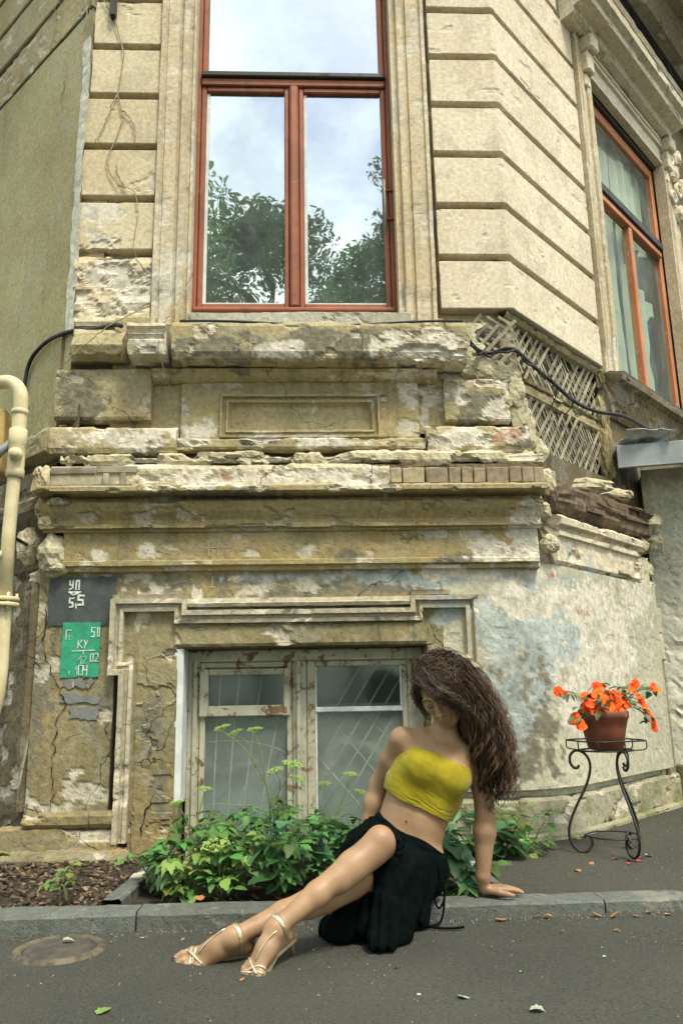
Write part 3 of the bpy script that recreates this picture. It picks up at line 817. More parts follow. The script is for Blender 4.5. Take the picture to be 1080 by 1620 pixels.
# ------------------------------------------------ crumbled ledge: rough rubble course, bricks, old timber block
sweep('rubble_course', CH, [(0.0, 2.115), (0.11, 2.105), (0.135, 2.085), (0.135, 2.05), (0.120, 2.025), (0.10, 2.018)], -1.33, 1.30, M['rubble'], bld, back=0.0, chip=0.03, wob=0.01, seed=51, edge=0.02, cth=0.50)
sweep('rubble_course', CH, [(0.06, 2.022), (0.165, 2.016), (0.180, 1.99), (0.180, 1.90), (0.170, 1.880), (0.06, 1.878)], -1.02, 0.435, M['rubble'], bld, back=0.0, chip=0.013, wob=0.005, seed=52, edge=0.03, cth=0.56)
sweep('rubble_course', CH, [(0.0, 2.03), (0.135, 2.025), (0.135, 1.87), (0.0, 1.865)], -1.33, 1.28, M['dark_plaster'], bld, back=0.0, chip=0.02, wob=0.006, seed=53)
tw = box('timber_block', CH, -1.352, -0.985, 0.137, 0.182, 1.892, 2.008, M['lath'], bld, 0.004, 0.004)
for i, (a, b, c, d) in enumerate(((-1.35, -1.12, 1.965, 2.000), (-1.11, -0.90, 1.97, 2.004), (-1.075, -1.045, 1.90, 1.966), (-0.985, -0.955, 1.90, 1.968), (-1.35, -0.92, 1.894, 1.905))):
    box('board_strip', CH, a, b, 0.180, 0.190 + 0.002 * i, c, d, M['lath'], tw, 0.002, 0.002)
x = 0.445
k = 0
while x < 1.285:
    w = random.choice((0.066, 0.070, 0.125, 0.068))
    w = min(w, 1.29 - x)
    if w > 0.03:
        box('brick', CH, x, x + w - 0.007, 0.10, 0.176 + random.uniform(-0.006, 0.006), 1.905 + random.uniform(-.003, .003), 1.993, M['brick'], bld, 0.005, 0.003)
    x += w
    k += 1
x = 0.445
while x < 1.28:
    w = random.choice((0.125, 0.24, 0.066))
    w = min(w, 1.285 - x)
    if w > 0.03:
        box('brick', CH, x, x + w - 0.006, 0.10, 0.170 + random.uniform(-0.012, 0.008), 1.880, 1.902, M['brick'], bld, 0.003, 0.002)
    x += w
for (a, b) in ((0.50, 0.58), (0.60, 0.70)):
    box('brick', CH, a, b, 0.10, 0.19, 1.856, 1.878, M['brick_red'], bld, 0.004, 0.005)

# ------------------------------------------------ main plinth cornice and frieze
cor = [(0.10, 1.878), (0.300, 1.872), (0.312, 1.860), (0.312, 1.838), (0.298, 1.830), (0.190, 1.826), (0.185, 1.806), (0.235, 1.800), (0.236, 1.780), (0.226, 1.752), (0.208, 1.726), (0.196, 1.708), (0.194, 1.690), (0.215, 1.684), (0.215, 1.664), (0.185, 1.660), (0.180, 1.648)]
sweep('cornice', CH, cor, -1.355, 1.245, M['frieze'], bld, ds=0.012, dp=0.010, chip=0.016, wob=0.004, mitre=(0.1, 0.0), back=0.05, seed=61, edge=0.03, cth=0.60)
sweep('frieze', CH, [(0.168, 1.652), (0.168, 1.502), (0.180, 1.496), (0.180, 1.474), (0.158, 1.468), (0.158, 1.448), (0.128, 1.442)], -1.27, 1.225, M['frieze'], bld, chip=0.005, wob=0.003, back=0.05, seed=63, edge=0.02)
# the broken left corner of it: loose lumps of render and stone
def lump(name, c, r, mat, parent, seed, n=14, flat=1.0, amp=0.35):
    a = np.linspace(0, pi, n)[:, None]
    b = (np.arange(2 * n) * pi / n)[None]
    X = np.stack([np.sin(a) * np.cos(b), np.sin(a) * np.sin(b), np.cos(a) * np.ones_like(b)], -1)
    q = X * 1.7
    k_ = 1 + amp * (fbm(q[..., 0] + seed, q[..., 1], q[..., 2], 3, seed) - 0.5) * 2
    k_ = k_ + 0.7 * amp * (fbm(q[..., 0] * 3.1 + seed, q[..., 1] * 3.1, q[..., 2] * 3.1, 3, seed + 9) - 0.5)
    k_ = k_ + 0.16 * (np.round(fbm(q[..., 0] * 1.3, q[..., 1] * 1.3, q[..., 2] * 1.3, 2, seed + 4) * 5) / 5 - 0.5)
    V = X * k_[..., None] * np.array(r) + np.array(c)
    nr, nc = V.shape[:2]
    F_ = [tuple(f) for f in grid_faces(nr, nc)]
    F_ += [(i * nc + nc - 1, i * nc, (i + 1) * nc, (i + 1) * nc + nc - 1) for i in range(nr - 1)]
    A = np.zeros((nr * nc, 3))
    return mesh(name, V.reshape(-1, 3), F_, mat, parent, False, A)

lp = [(-1.40, -0.16, 1.93, .05, .06, .085), (-1.385, -0.12, 1.80, .05, .05, .07), (-1.355, -0.16, 1.71, .045, .06, .05), (-1.33, -0.14, 1.55, .075, .07, .10), (-1.30, -0.13, 1.47, .07, .07, .05), (-1.47, -0.06, 1.60, .07, .06, .10), (-1.29, -0.20, 1.80, .06, .06, .025), (-1.37, -0.08, 1.42, .08, .05, .06)]
for i, (x_, y_, z_, a, b, c) in enumerate(lp):
    lump('plaster_lump', (x_, y_, z_), (a, b, c), M['rubble'], bld, 30 + i)

# right end: frieze block turns the corner, rotten beam above it, rubble end
sweep('cornice', RF, [(0.0, 1.760), (0.15, 1.752), (0.175, 1.735), (0.170, 1.700), (0.135, 1.690), (0.125, 1.672), (0.150, 1.664), (0.150, 1.640), (0.130, 1.632), (0.128, 1.500), (0.110, 1.478), (0.07, 1.470)], 0.05, 1.18, M['upper_right'], bld, chip=0.02, wob=0.005, back=0.0, seed=71, edge=0.02)
sweep('cornice', RF, [(0.0, 1.668), (0.10, 1.660), (0.105, 1.480), (0.08, 1.470), (0.0, 1.468)], 1.18, 1.46, M['rubble'], bld, chip=0.03, wob=0.008, back=0.0, seed=72, edge=0.02)
def beam_geo():
    ss = np.linspace(0.10, 1.36, 64)
    a = np.linspace(0, 2 * pi, 26, endpoint=False)
    S, Aa = np.meshgrid(ss, a, indexing='ij')
    rx, rz = 0.085, 0.105
    sq = (np.abs(np.cos(Aa)) ** 4 + np.abs(np.sin(Aa)) ** 4) ** -0.25
    nz = fbm(S * 3, np.cos(Aa) * 3 + 5, np.sin(Aa) * 3, 4, 8)
    gr = fbm(S * 2.0, np.cos(Aa) * 12, np.sin(Aa) * 12, 3, 9)
    k = sq * (0.72 + 0.5 * nz) * (1 - 0.18 * gr) * (0.75 + 0.35 * sstep(0.1, 0.2, S))
    O = 0.075 + rx * k * np.cos(Aa)
    Z = 1.875 + 0.02 * (S - 0.7) + rz * k * np.sin(Aa)
    V = RF.pt(S, O, Z)
    n, m = S.shape
    F_ = [tuple(f) for f in grid_faces(n, m)] + [(i * m + m - 1, i * m, (i + 1) * m, (i + 1) * m + m - 1) for i in range(n - 1)]
    F_ += [tuple(range(m)), tuple((n - 1) * m + q for q in range(m))]
    return V.reshape(-1, 3), F_
V, F_ = beam_geo()
mesh('beam', V, F_, M['timber'], bld)
for i in range(7):
    s_ = random.uniform(0.25, 1.2)
    L_ = random.uniform(0.15, 0.4)
    zz = random.uniform(1.80, 1.95)
    box('splinter', RF, s_, s_ + L_, 0.135, 0.165, zz, zz + random.uniform(0.012, 0.03), M['timber'], bld, 0.003, 0.012)
for i, (s_, o, z, a, b, c) in enumerate(((0.02, 0.10, 1.93, .07, .07, .085), (-0.05, 0.11, 1.76, .05, .05, .05), (1.47, 0.06, 1.90, .12, .13, .085), (1.52, 0.06, 1.80, .10, .11, .07), (1.12, 0.02, 2.06, .13, .08, .05), (0.72, 0.0, 2.06, .20, .07, .05), (1.30, 0.08, 1.74, .07, .07, .06), (-0.02, 0.13, 1.58, .05, .04, .05))):
    p = RF.pt(s_, o, z)
    lump('plaster_lump', p, (a, b, c), M['rubble'], bld, 60 + i)
lump('plaster_lump', RF.pt(0.03, 0.09, 1.86), (.07, .06, .10), M['timber'], bld, 77)

# ------------------------------------------------ basement wall on the chamfer
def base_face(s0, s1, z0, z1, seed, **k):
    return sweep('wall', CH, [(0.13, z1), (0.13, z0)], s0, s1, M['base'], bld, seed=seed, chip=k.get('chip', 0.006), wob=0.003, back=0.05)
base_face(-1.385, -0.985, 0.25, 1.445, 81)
sweep('wall', CH, [(0.06, 0.96), (0.06, -0.05)], -0.995, -0.88, M['dark_plaster'], bld, seed=82, chip=0.012)  # recess face in the darker plaster, the shade of the slot painted in
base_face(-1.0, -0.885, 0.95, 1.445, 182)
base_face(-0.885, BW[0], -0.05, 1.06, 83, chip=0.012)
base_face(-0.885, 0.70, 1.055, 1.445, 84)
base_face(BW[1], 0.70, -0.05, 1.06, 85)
# dark slot between pilaster and window frame, and pilaster return to the left
sweep('pilaster', CH, [(0.05, 0.270), (0.170, 0.275), (0.185, 0.258), (0.185, 0.225), (0.165, 0.205), (0.10, 0.20)], -1.375, -0.935, M['base'], bld, chip=0.02, wob=0.005, back=0.1, seed=86, edge=0.02)
sweep('pilaster', CH, [(0.10, 0.21), (0.180, 0.20), (0.185, 0.10), (0.19, 0.06)], -1.50, -0.925, M['base'], bld, chip=0.012, wob=0.005, back=0.0, seed=87, edge=0.015)
sweep('pilaster', CH, [(0.10, 0.12), (0.24, 0.105), (0.30, 0.085), (0.315, 0.04), (0.315, -0.05)], -2.2, -0.87, M['base'], bld, chip=0.02, wob=0.012, back=0.0, seed=88, edge=0.05)
sweep('pilaster', LF, [(0.155, 1.40), (0.155, 0.28)], -0.045, 0.16, M['dark_plaster'], bld, chip=0.01, wob=0.004, back=0.0, seed=89)

# ------------------------------------------------ moulded frame of the basement window
fr_prof = [(-0.030, 0.05), (-0.030, 0.168), (-0.012, 0.172), (-0.006, 0.158), (0.004, 0.158), (0.010, 0.186), (0.034, 0.188), (0.034, 0.05)]
pth = [(-0.915, 0.13), (-0.915, 0.955), (-0.972, 0.955), (-0.972, 1.268), (-0.655, 1.268), (-0.655, 1.205), (0.560, 1.205), (0.560, 1.268), (0.845, 1.268), (0.845, 0.965), (0.800, 0.965), (0.800, 0.40)]
band('window_surround', CH, pth, fr_prof, M['trim'], bld, seed=5, chip=0.012)
band('window_surround', CH, [(-0.620, 1.278), (0.530, 1.278)], [(-0.022, 0.128), (-0.022, 0.182), (-0.005, 0.190), (0.0, 0.178), (0.022, 0.172), (0.022, 0.128)], M['trim'], bld, seed=6)
band('window_surround', CH, [(-1.00, 1.316), (-0.625, 1.316)], [(-0.014, 0.128), (-0.014, 0.170), (0.008, 0.178), (0.014, 0.128)], M['trim'], bld, seed=7)
band('window_surround', CH, [(0.535, 1.322), (0.735, 1.322)], [(-0.014, 0.128), (-0.014, 0.170), (0.008, 0.178), (0.014, 0.128)], M['trim'], bld, seed=8)
# plain inner architrave around the opening
sweep('architrave', CH, [(0.10, 1.165), (0.150, 1.160), (0.154, 1.07), (0.146, 1.056), (0.04, 1.052)], -0.69, 0.60, M['base'], bld, chip=0.012, wob=0.004, back=0.1, seed=91, edge=0.02)
sweep('architrave', CH, [(0.134, 1.05), (0.138, 0.05)], -0.865, -0.672, M['base'], bld, chip=0.02, wob=0.004, seed=92)
box('architrave', CH, -0.685, -0.640, -0.06, 0.125, 0.30, 1.052, M['lace'], bld, 0.006, 0.004)
box('architrave', CH, -0.690, -0.648, -0.06, 0.120, -0.05, 0.30, M['base'], bld, 0.006, 0.006)
box('architrave', CH, 0.612, 0.66, -0.1, 0.128, -0.05, 1.052, M['base'], bld, 0.004, 0.004)
box('architrave', CH, -0.69, 0.66, -0.1, 0.126, 1.052, 1.09, M['dark_plaster'], bld, 0.004, 0.003)

# ------------------------------------------------ basement window
bw = bars('window', CH, [(-0.640, -0.575, 0.0, 1.05), (0.520, 0.610, 0.0, 1.05), (-0.575, 0.520, 0.985, 1.05)], -0.09, -0.045, M['white_wood'], bld)
bars('mullion', CH, [(-0.088, -0.015, 0.0, 0.984)], -0.09, -0.028, M['white_wood'], bw, 0.008)
bars('mullion_strip', CH, [(-0.070, -0.044, 0.02, 0.99)], -0.027, -0.008, M['white_wood'], bw, 0.008)
bars('jamb_strip', CH, [(-0.61, -0.585, 0.1, 1.0)], -0.044, -0.03, M['white_wood'], bw, 0.004)
# left casement with its small vent
bars('casement', CH, [(-0.573, -0.545, 0.06, 0.69), (-0.118, -0.090, 0.06, 0.983), (-0.545, -0.118, 0.955, 0.983), (-0.573, -0.545, 0.69, 0.983)], -0.085, -0.04, M['white_wood'], bw, 0.004)
bars('vent_frame', CH, [(-0.575, -0.528, 0.705, 0.950), (-0.135, -0.100, 0.705, 0.950), (-0.528, -0.135, 0.915, 0.950), (-0.528, -0.135, 0.705, 0.760)], -0.075, -0.018, M['white_wood'], bw, 0.005)
def pane(F, s0, s1, z0, z1, off, mat, par):
    return mesh('pane', F.pt(np.array([s0, s1, s1, s0]), off, np.array([z0, z0, z1, z1])), [(0, 1, 2, 3)], mat, par)
pane(CH, -0.53, -0.13, 0.755, 0.92, -0.045, M['glass_vent'], bw)
pane(CH, -0.547, -0.116, 0.06, 0.702, -0.065, M['glass_low'], bw)
# right casement
bars('casement', CH, [(-0.013, 0.030, 0.06, 0.983), (0.492, 0.519, 0.06, 0.983), (0.030, 0.492, 0.955, 0.983)], -0.085, -0.04, M['white_wood'], bw, 0.004)
bars('glazing_bar', CH, [(0.030, 0.492, 0.718, 0.745)], -0.08, -0.036, M['white_bar'], bw, 0.004)
bars('glazing_bar', CH, [(0.030, 0.040, 0.06, 0.955), (0.482, 0.492, 0.745, 0.955)], -0.06, -0.045, M['white_bar'], bw, 0.002)
pane(CH, 0.028, 0.494, 0.735, 0.957, -0.065, M['glass_vent'], bw)
pane(CH, 0.028, 0.494, 0.06, 0.728, -0.0652, M['glass_low'], bw)
# iron grille behind the glass and a pale backing board added to lighten the lower panes
gm = simple('pale_grille_iron', (0.58, 0.60, 0.50), (0.45, 0.45, 0.36), 30, 0.7)
for i, (a, z0, b, z1) in enumerate(((-0.50, .08, -0.47, .92), (-0.43, .08, -0.37, .92), (-0.36, .08, -0.25, .92), (-0.28, .08, -0.14, .80), (-0.22, 0.08, -0.12, .4))):
    tube('grille_bar', spline(CH.pt(np.array([a, (a + b) / 2 - 0.008, b]), -0.085, np.array([z0, (z0 + z1) / 2, z1])), 8), 0.005, gm, bw, 5)
tube('grille_bar', spline(CH.pt(np.array([-0.54, -0.42, -0.30, -0.18, -0.11]), -0.095, np.array([0.575, 0.58, 0.57, 0.54, 0.50])), 12), 0.003, gm, bw, 5)
tube('grille_bar', spline(CH.pt(np.array([-0.54, -0.42, -0.30, -0.18, -0.11]), -0.095, np.array([0.27, 0.265, 0.25, 0.22, 0.19])), 12), 0.003, gm, bw, 5)
for i in range(13):
    a = -0.28 + i * 0.085
    p0, p1 = np.array([a, 0.08]), np.array([a + 0.56, 0.96])
    t0 = max(0.0, (0.035 - p0[0]) / (p1[0] - p0[0]))
    t1 = min(1.0, (0.49 - p0[0]) / (p1[0] - p0[0]))
    if t1 > t0 + 0.05:
        A_, B_ = p0 + (p1 - p0) * t0, p0 + (p1 - p0) * t1
        tube('grille_bar', CH.pt(np.array([A_[0], B_[0]]), -0.085, np.array([A_[1], B_[1]])), 0.005, gm, bw, 5)
for (a, z0, b, z1) in ((0.18, 0.60, 0.45, 0.28), (0.05, 0.48, 0.40, 0.08), (0.30, 0.70, 0.49, 0.50)):
    tube('grille_bar', CH.pt(np.array([a, b]), -0.112, np.array([z0, z1])), 0.0055, gm, bw, 5)
mesh('inner_board', CH.pt(np.array([-0.64, 0.6, 0.6, -0.64]), -0.22, np.array([-0.02, -0.02, 0.76, 0.76])), [(0, 1, 2, 3)], M['board'], bw)
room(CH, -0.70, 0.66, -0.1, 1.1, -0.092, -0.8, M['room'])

# ------------------------------------------------ basement wall turning the right-hand corner
def base_pos(off0):
    A0 = np.array([1.225 + (0.13 - 0.055) * 0.0, 0.0])
    # corner point where the offset chamfer meets the offset facade
    def f(S, O, Z):
        S, O, Z = np.broadcast_arrays(S, O, Z)
        rr = 0.26
        cx = 1.225 + TAN * 0.10
        p1 = CH.pt(cx + S, O, Z)
        q = CH.pt(np.array(cx), 0.13, np.array(0.0))
        st = float((q - RF.o) @ RF.e)
        p2 = RF.pt(st + S, O - 0.13 + float((q - RF.o) @ RF.n), Z)
        w = np.clip((S + rr) / (2 * rr), 0, 1)[..., None]
        # quadratic blend keeps the corner smooth and rounded
        a = CH.pt(cx - rr, O, Z); b = CH.pt(np.full_like(S, cx), O, Z); c = RF.pt(np.full_like(S, st + rr), O - 0.13 + float((q - RF.o) @ RF.n), Z)
        mid = a * (1 - w) ** 2 + 2 * w * (1 - w) * b + w ** 2 * c
        return np.where(w <= 0, p1, np.where(w >= 1, p2, mid))
    return f
bp = base_pos(0.13)
MARKS_WRAP = MARKS_RF
class _W(Frame): pass
WR = _W((0, 0, 0), (1, 0, 0), (0, -1, 0))
_old_wear = wear
def wear(F, S, Z):
    if F is WR:
        S = np.asarray(S, float)
        a, d = _old_wear(RF, S - 0.02, Z)
        b, e = _old_wear(CH, S + 1.266, Z)
        m = (S < 0)
        return np.maximum(a, b), np.maximum(d, e)
    return _old_wear(F, S, Z)
sweep('wall', WR, [(0.13, 1.475), (0.13, 0.325), (0.085, 0.312), (0.085, 0.285)], -0.57, 1.46, M['base_right'], bld, posfn=bp, chip=0.003, wob=0.0025, seed=101)
sweep('plinth', WR, [(0.07, 0.290), (0.128, 0.286), (0.140, 0.27), (0.150, 0.02)], -0.60, 1.52, M['plinth'], bld, posfn=bp, chip=0.014, wob=0.006, seed=102)
sweep('plinth', WR, [(0.15, 0.125), (0.185, 0.115), (0.195, 0.02)], -0.60, 1.56, M['plinth'], bld, posfn=bp, chip=0.01, wob=0.005, seed=103)
# pilaster strip at its far end
sweep('pilaster', RF, [(0.06, 1.345), (0.105, 1.34), (0.108, 1.00), (0.09, 0.985), (0.07, 0.98)], 1.335, 1.50, M['base_right'], bld, chip=0.008, back=0.06, seed=104)
sweep('pilaster', RF, [(0.06, 1.33), (0.085, 1.325), (0.085, 0.28)], 1.29, 1.34, M['base_right'], bld, chip=0.006, back=0.06, seed=105)
sweep('pilaster', RF, [(0.06, 0.99), (0.095, 0.985), (0.095, 0.10)], 1.375, 1.50, M['base'], bld, chip=0.006, back=0.06, seed=106)

# ------------------------------------------------ exposed laths
def clip_seg(p, d, poly):
    """interval of the line p + t d inside a convex polygon"""
    t0, t1 = -9.0, 9.0
    n = len(poly)
    for i in range(n):
        a, b = np.array(poly[i]), np.array(poly[(i + 1) % n])
        nn = np.array([-(b - a)[1], (b - a)[0]])
        den, num = nn @ d, nn @ (a - p)
        if abs(den) < 1e-9:
            if num > 0: return None
            continue
        t = num / den
        if den > 0: t0 = max(t0, t)
        else: t1 = min(t1, t)
    return (t0, t1) if t1 - t0 > 0.05 else None

def laths(F, poly, off, angle, spacing, w, parent, seed, miss=0.1, warp=0.012):
    rnd = random.Random(seed)
    d = np.array([cos(angle), sin(angle)])
    nrm = np.array([-d[1], d[0]])
    c = np.mean(np.array(poly), 0)
    k = -30
    while k < 30:
        p = c + nrm * (k * spacing + rnd.uniform(-.006, .006))
        k += 1
        r = clip_seg(p, d, poly)
        if r is None or rnd.random() < miss: continue
        t0, t1 = r
        if rnd.random() < 0.30: t1 -= (t1 - t0) * rnd.uniform(0.1, 0.45)
        if rnd.random() < 0.2: t0 += (t1 - t0) * rnd.uniform(0.1, 0.3)
        n = 6
        tt = np.linspace(t0, t1, n)
        rot = rnd.uniform(-0.035, 0.035)
        dd = np.array([cos(angle + rot), sin(angle + rot)])
        nn2 = np.array([-dd[1], dd[0]])
        mid = p + d * (t0 + t1) / 2
        pts = mid[None] + dd[None] * (tt - (t0 + t1) / 2)[:, None]
        lift = rnd.uniform(0, warp) * ((tt - t0) / (t1 - t0)) ** 2 + rnd.uniform(-.003, .003)
        g = []
        ww = w * rnd.uniform(0.8, 1.1) / 2
        for i in range(n):
            for (sg, oo) in ((-1, 0), (1, 0), (1, 0.006), (-1, 0.006)):
                q = pts[i] + nn2 * sg * ww
                g.append(F.pt(q[0], off + lift[i] + oo, q[1]))
        fc = []
        for i in range(n - 1):
            for j in range(4):
                fc.append((i * 4 + j, i * 4 + (j + 1) % 4, (i + 1) * 4 + (j + 1) % 4, (i + 1) * 4 + j))
        fc += [(0, 1, 2, 3), (n * 4 - 4, n * 4 - 3, n * 4 - 2, n * 4 - 1)]
        mesh('lath', g, fc, M['lath'], parent)

up_poly = [(0.10, 2.655), (1.19, 2.655), (1.20, 2.99), (0.02, 2.99)]
lo_poly = [(0.36, 2.10), (1.10, 2.14), (1.20, 2.55), (0.02, 2.56)]
ch_poly = [(1.16, 2.62), (1.235, 2.62), (1.235, 2.985), (1.02, 2.985), (0.915, 2.83), (0.925, 2.70)]
laths(RF, up_poly, -0.085, radians(-50), 0.040, 0.018, bld, 1, 0.05)
laths(RF, up_poly, -0.074, radians(52), 0.056, 0.021, bld, 2, 0.08)
laths(RF, lo_poly, -0.085, radians(-56), 0.036, 0.015, bld, 3, 0.05)
laths(RF, lo_poly, -0.073, radians(52), 0.066, 0.021, bld, 4, 0.08, 0.02)
laths(CH, ch_poly, -0.030, radians(-38), 0.048, 0.020, bld, 5, 0.0)
laths(CH, ch_poly, -0.020, radians(48), 0.054, 0.022, bld, 6, 0.0)
# strip of render left between the two lath fields, with the ledge above it
sweep('plaster_strip', RF, [(-0.11, 2.645), (-0.045, 2.642), (-0.05, 2.628), (-0.075, 2.622), (-0.060, 2.615), (-0.058, 2.56), (-0.075, 2.545), (-0.11, 2.54)], 0.05, 1.21, M['mid'], bld, chip=0.02, wob=0.006, seed=111, edge=0.03)
sweep('plaster_strip', RF, [(-0.11, 3.02), (-0.035, 3.01), (-0.05, 2.985), (-0.085, 2.975)], -0.02, 1.22, M['mid'], bld, chip=0.02, wob=0.008, seed=112)
# ragged render edge at the left of the laths
for i, (u, y_, z, a, b, c) in enumerate(((1.19, -0.005, 2.50, .07, .022, .10), (1.225, 0.02, 2.38, .06, .022, .10), (1.265, 0.05, 2.27, .06, .022, .10), (1.12, -0.01, 2.60, .11, .022, .06), (1.31, 0.08, 2.16, .07, .03, .09), (0.98, -0.02, 2.64, .10, .022, .06))):
    lump('plaster_lump', (u, y_, z), (a, b, c), M['rubble'], bld, 90 + i, n=16, amp=0.6)
for i, (s_, o, z, a, b, c) in enumerate(((1.21, -0.04, 3.04, .05, .035, .07), (1.24, -0.04, 2.92, .05, .04, .13), (1.23, -0.05, 2.70, .05, .04, .16), (1.22, -0.05, 2.40, .05, .04, .2))):
    lump('plaster_lump', RF.pt(s_, o, z), (a, b, c), M['mid' if i != 1 else 'dark_plaster'], bld, 120 + i, n=16, amp=0.6)

# ------------------------------------------------ window of the right facade
rw = bars('window', RF, [(1.44, 1.52, 3.06, 5.53), (2.86, 2.925, 3.06, 5.53), (1.52, 2.86, 5.44, 5.53), (1.52, 2.86, 3.04, 3.075)], -0.13, -0.075, M['orange_wood'], bld)
bars('transom', RF, [(1.52, 2.86, 4.66, 4.73)], -0.125, -0.03, M['dark_wood'], rw)
bars('rail', RF, [(1.52, 2.86, 4.60, 4.655)], -0.125, -0.05, M['orange_wood'], rw)
bars('mullion', RF, [(2.155, 2.215, 3.08, 4.6)], -0.125, -0.055, M['orange_wood'], rw, 0.01)
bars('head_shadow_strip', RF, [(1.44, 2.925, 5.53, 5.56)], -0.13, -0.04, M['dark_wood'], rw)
pane(RF, 1.52, 2.155, 3.075, 4.60, -0.105, M['glass_right'], rw)
pane(RF, 2.215, 2.86, 3.075, 4.60, -0.105, M['glass_right'], rw)
pane(RF, 1.52, 2.86, 4.73, 5.44, -0.105, M['glass_right'], rw)
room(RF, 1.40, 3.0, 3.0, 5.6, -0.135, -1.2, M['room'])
def curtain(F, s0, s1, z0, z1, off, seed, cut=None):
    S, Z = np.meshgrid(np.linspace(s0, s1, 200), np.linspace(z0, z1, 260), indexing='ij')
    O = off + 0.022 * np.sin(S * 38 + 2 * fbm(S * 2, Z * 1.2, 0, 2, seed)) + 0.03 * (fbm(S * 3, Z * 2, 0, 3, seed) - 0.5)
    f = grid_faces(*S.shape)
    if cut is not None:
        c = S.ravel()[f].mean(1), Z.ravel()[f].mean(1)
        f = f[~cut(*c)]
    return mesh('curtain', F.pt(S, O, Z).reshape(-1, 3), f, M['curtain'], rw, True)
curtain(RF, 1.45, 2.20, 3.06, 5.5, -0.22, 3)
curtain(RF, 2.18, 2.93, 3.06, 5.5, -0.20, 8, cut=lambda s, z: ((s > 2.62 + 0.5 * np.abs(z - 3.55) ** 1.5) & (z < 4.05) & (z > 3.2)) | ((z > 4.4 - 0.35 * (s - 2.2)) & (z < 4.64) & (s > 2.3)))
sweep('window_sill', RF, [(-0.04, 2.99), (0.05, 2.975), (0.12, 2.955), (0.125, 2.90), (0.08, 2.875), (0.06, 2.80), (0.03, 2.70), (0.0, 2.66)], 1.22, 3.0, M['dark_plaster'], bld, chip=0.03, wob=0.01, back=0.0, seed=121, edge=0.02)
box('window_sill', RF, 1.40, 2.96, -0.10, 0.07, 2.992, 3.035, M['dark_wood'], bld, 0.004, 0.002)
# hood, frieze and brackets over it
sweep('hood_cornice', RF, [(0.0, 6.10), (0.27, 6.06), (0.30, 6.03), (0.29, 5.98), (0.24, 5.96), (0.235, 5.90), (0.13, 5.885), (0.11, 5.85), (0.06, 5.835), (0.0, 5.83)], 1.05, 3.02, M['upper_right'], bld, chip=0.012, wob=0.004, back=0.0, seed=131, ds=0.03)
sweep('hood_frieze', RF, [(0.0, 5.835), (0.045, 5.82), (0.045, 5.79), (0.028, 5.785), (0.028, 5.765), (0.045, 5.76), (0.045, 5.73), (0.020, 5.725), (0.020, 5.60), (0.030, 5.59), (0.030, 5.565), (-0.03, 5.56)], 1.44, 2.92, M['upper_right'], bld, chip=0.004, seed=132, ds=0.03)
for s_ in (1.30, 2.93):
    bm = bmesh.new()
    bx(bm, RF, s_, s_ + 0.13, 0.0, 0.13, 5.70, 5.83, 0.003)
    bx(bm, RF, s_ + 0.01, s_ + 0.12, 0.0, 0.085, 5.52, 5.698, 0.003)
    bx(bm, RF, s_ + 0.02, s_ + 0.11, 0.0, 0.05, 5.40, 5.518, 0.003)
    bm_obj('bracket', bm, M['upper_right'], bld, bevel=0.012)
# scrolled ornament beside the hood
for (s_, z_, r_) in ((3.10, 5.70, 0.13), (3.22, 5.40, 0.10), (3.05, 5.25, 0.08)):
    a = np.linspace(0, 2.6 * pi, 40)
    rr = r_ * (1 - a / (3.1 * pi))
    tube('scroll', RF.pt(s_ + rr * np.cos(a), 0.05 + 0 * a, z_ + rr * np.sin(a)), 0.022, M['upper_right'], bld, 7)
for i, (s_, z_) in enumerate(((3.12, 5.55), (3.26, 5.80), (3.18, 5.15), (3.34, 5.5))):
    lump('ornament', RF.pt(s_, 0.03, z_), (.08, .06, .09), M['upper_right'], bld, 140 + i, n=10)
sweep('cornice', RF, [(0.0, 6.72), (0.10, 6.70), (0.12, 6.67), (0.10, 6.64), (0.02, 6.62)], -0.05, 5.0, M['upper_right'], bld, ds=0.05, dp=0.03, seed=141)
sweep('eaves', RF, [(0.0, 7.20), (0.10, 7.24), (0.16, 7.36), (0.20, 7.40), (0.62, 7.45), (0.70, 7.48), (0.72, 7.62), (0.0, 7.75)], -0.1, 6.0, M['eaves'], bld, ds=0.08, dp=0.05, seed=142, back=0.0)
sweep('eaves', CH, [(0.0, 7.20), (0.10, 7.24), (0.16, 7.36), (0.20, 7.40), (0.62, 7.45), (0.70, 7.48), (0.72, 7.62), (0.0, 7.75)], -1.4, 1.25, M['eaves'], bld, ds=0.08, dp=0.05, seed=143, back=0.0, mitre=(TAN, TAN))
sweep('eaves', LF, [(0.0, 7.20), (0.10, 7.24), (0.16, 7.36), (0.20, 7.40), (0.62, 7.45), (0.70, 7.48), (0.72, 7.62), (0.0, 7.75)], -0.1, 6.0, M['eaves'], bld, ds=0.08, dp=0.05, seed=144, back=0.0)

# ------------------------------------------------ entrance porch wall and its sheet-metal canopy on the right
porch = empty('porch', tuple(RF.pt(1.56, 0.5, 0.1)))
tag(porch, 'pale grey green plastered side wall of an entrance porch at the right edge', 'porch')
def rel(o, par):
    o.parent = par
    o.matrix_parent_inverse = Matrix.Translation(-Vector(par.location))
    return o
PF = Frame(RF.pt(1.60, 0.0, 0.0), (cos(radians(-18)), sin(radians(-18)), 0), (sin(radians(-18)), -cos(radians(-18)), 0))       # runs out from the facade, faces left
w_ = sweep('wall', PF, [(0.0, 2.34), (0.0, 0.05)], 0.03, 1.5, M['porch'], None, chip=0.01, wob=0.006, seed=151, ds=0.03, dp=0.03); rel(w_, porch)
w_ = sweep('plinth', PF, [(0.0, 0.32), (0.03, 0.31), (0.035, 0.05)], 0.06, 1.5, M['dark_plaster'], None, chip=0.01, seed=152, ds=0.03); rel(w_, porch)
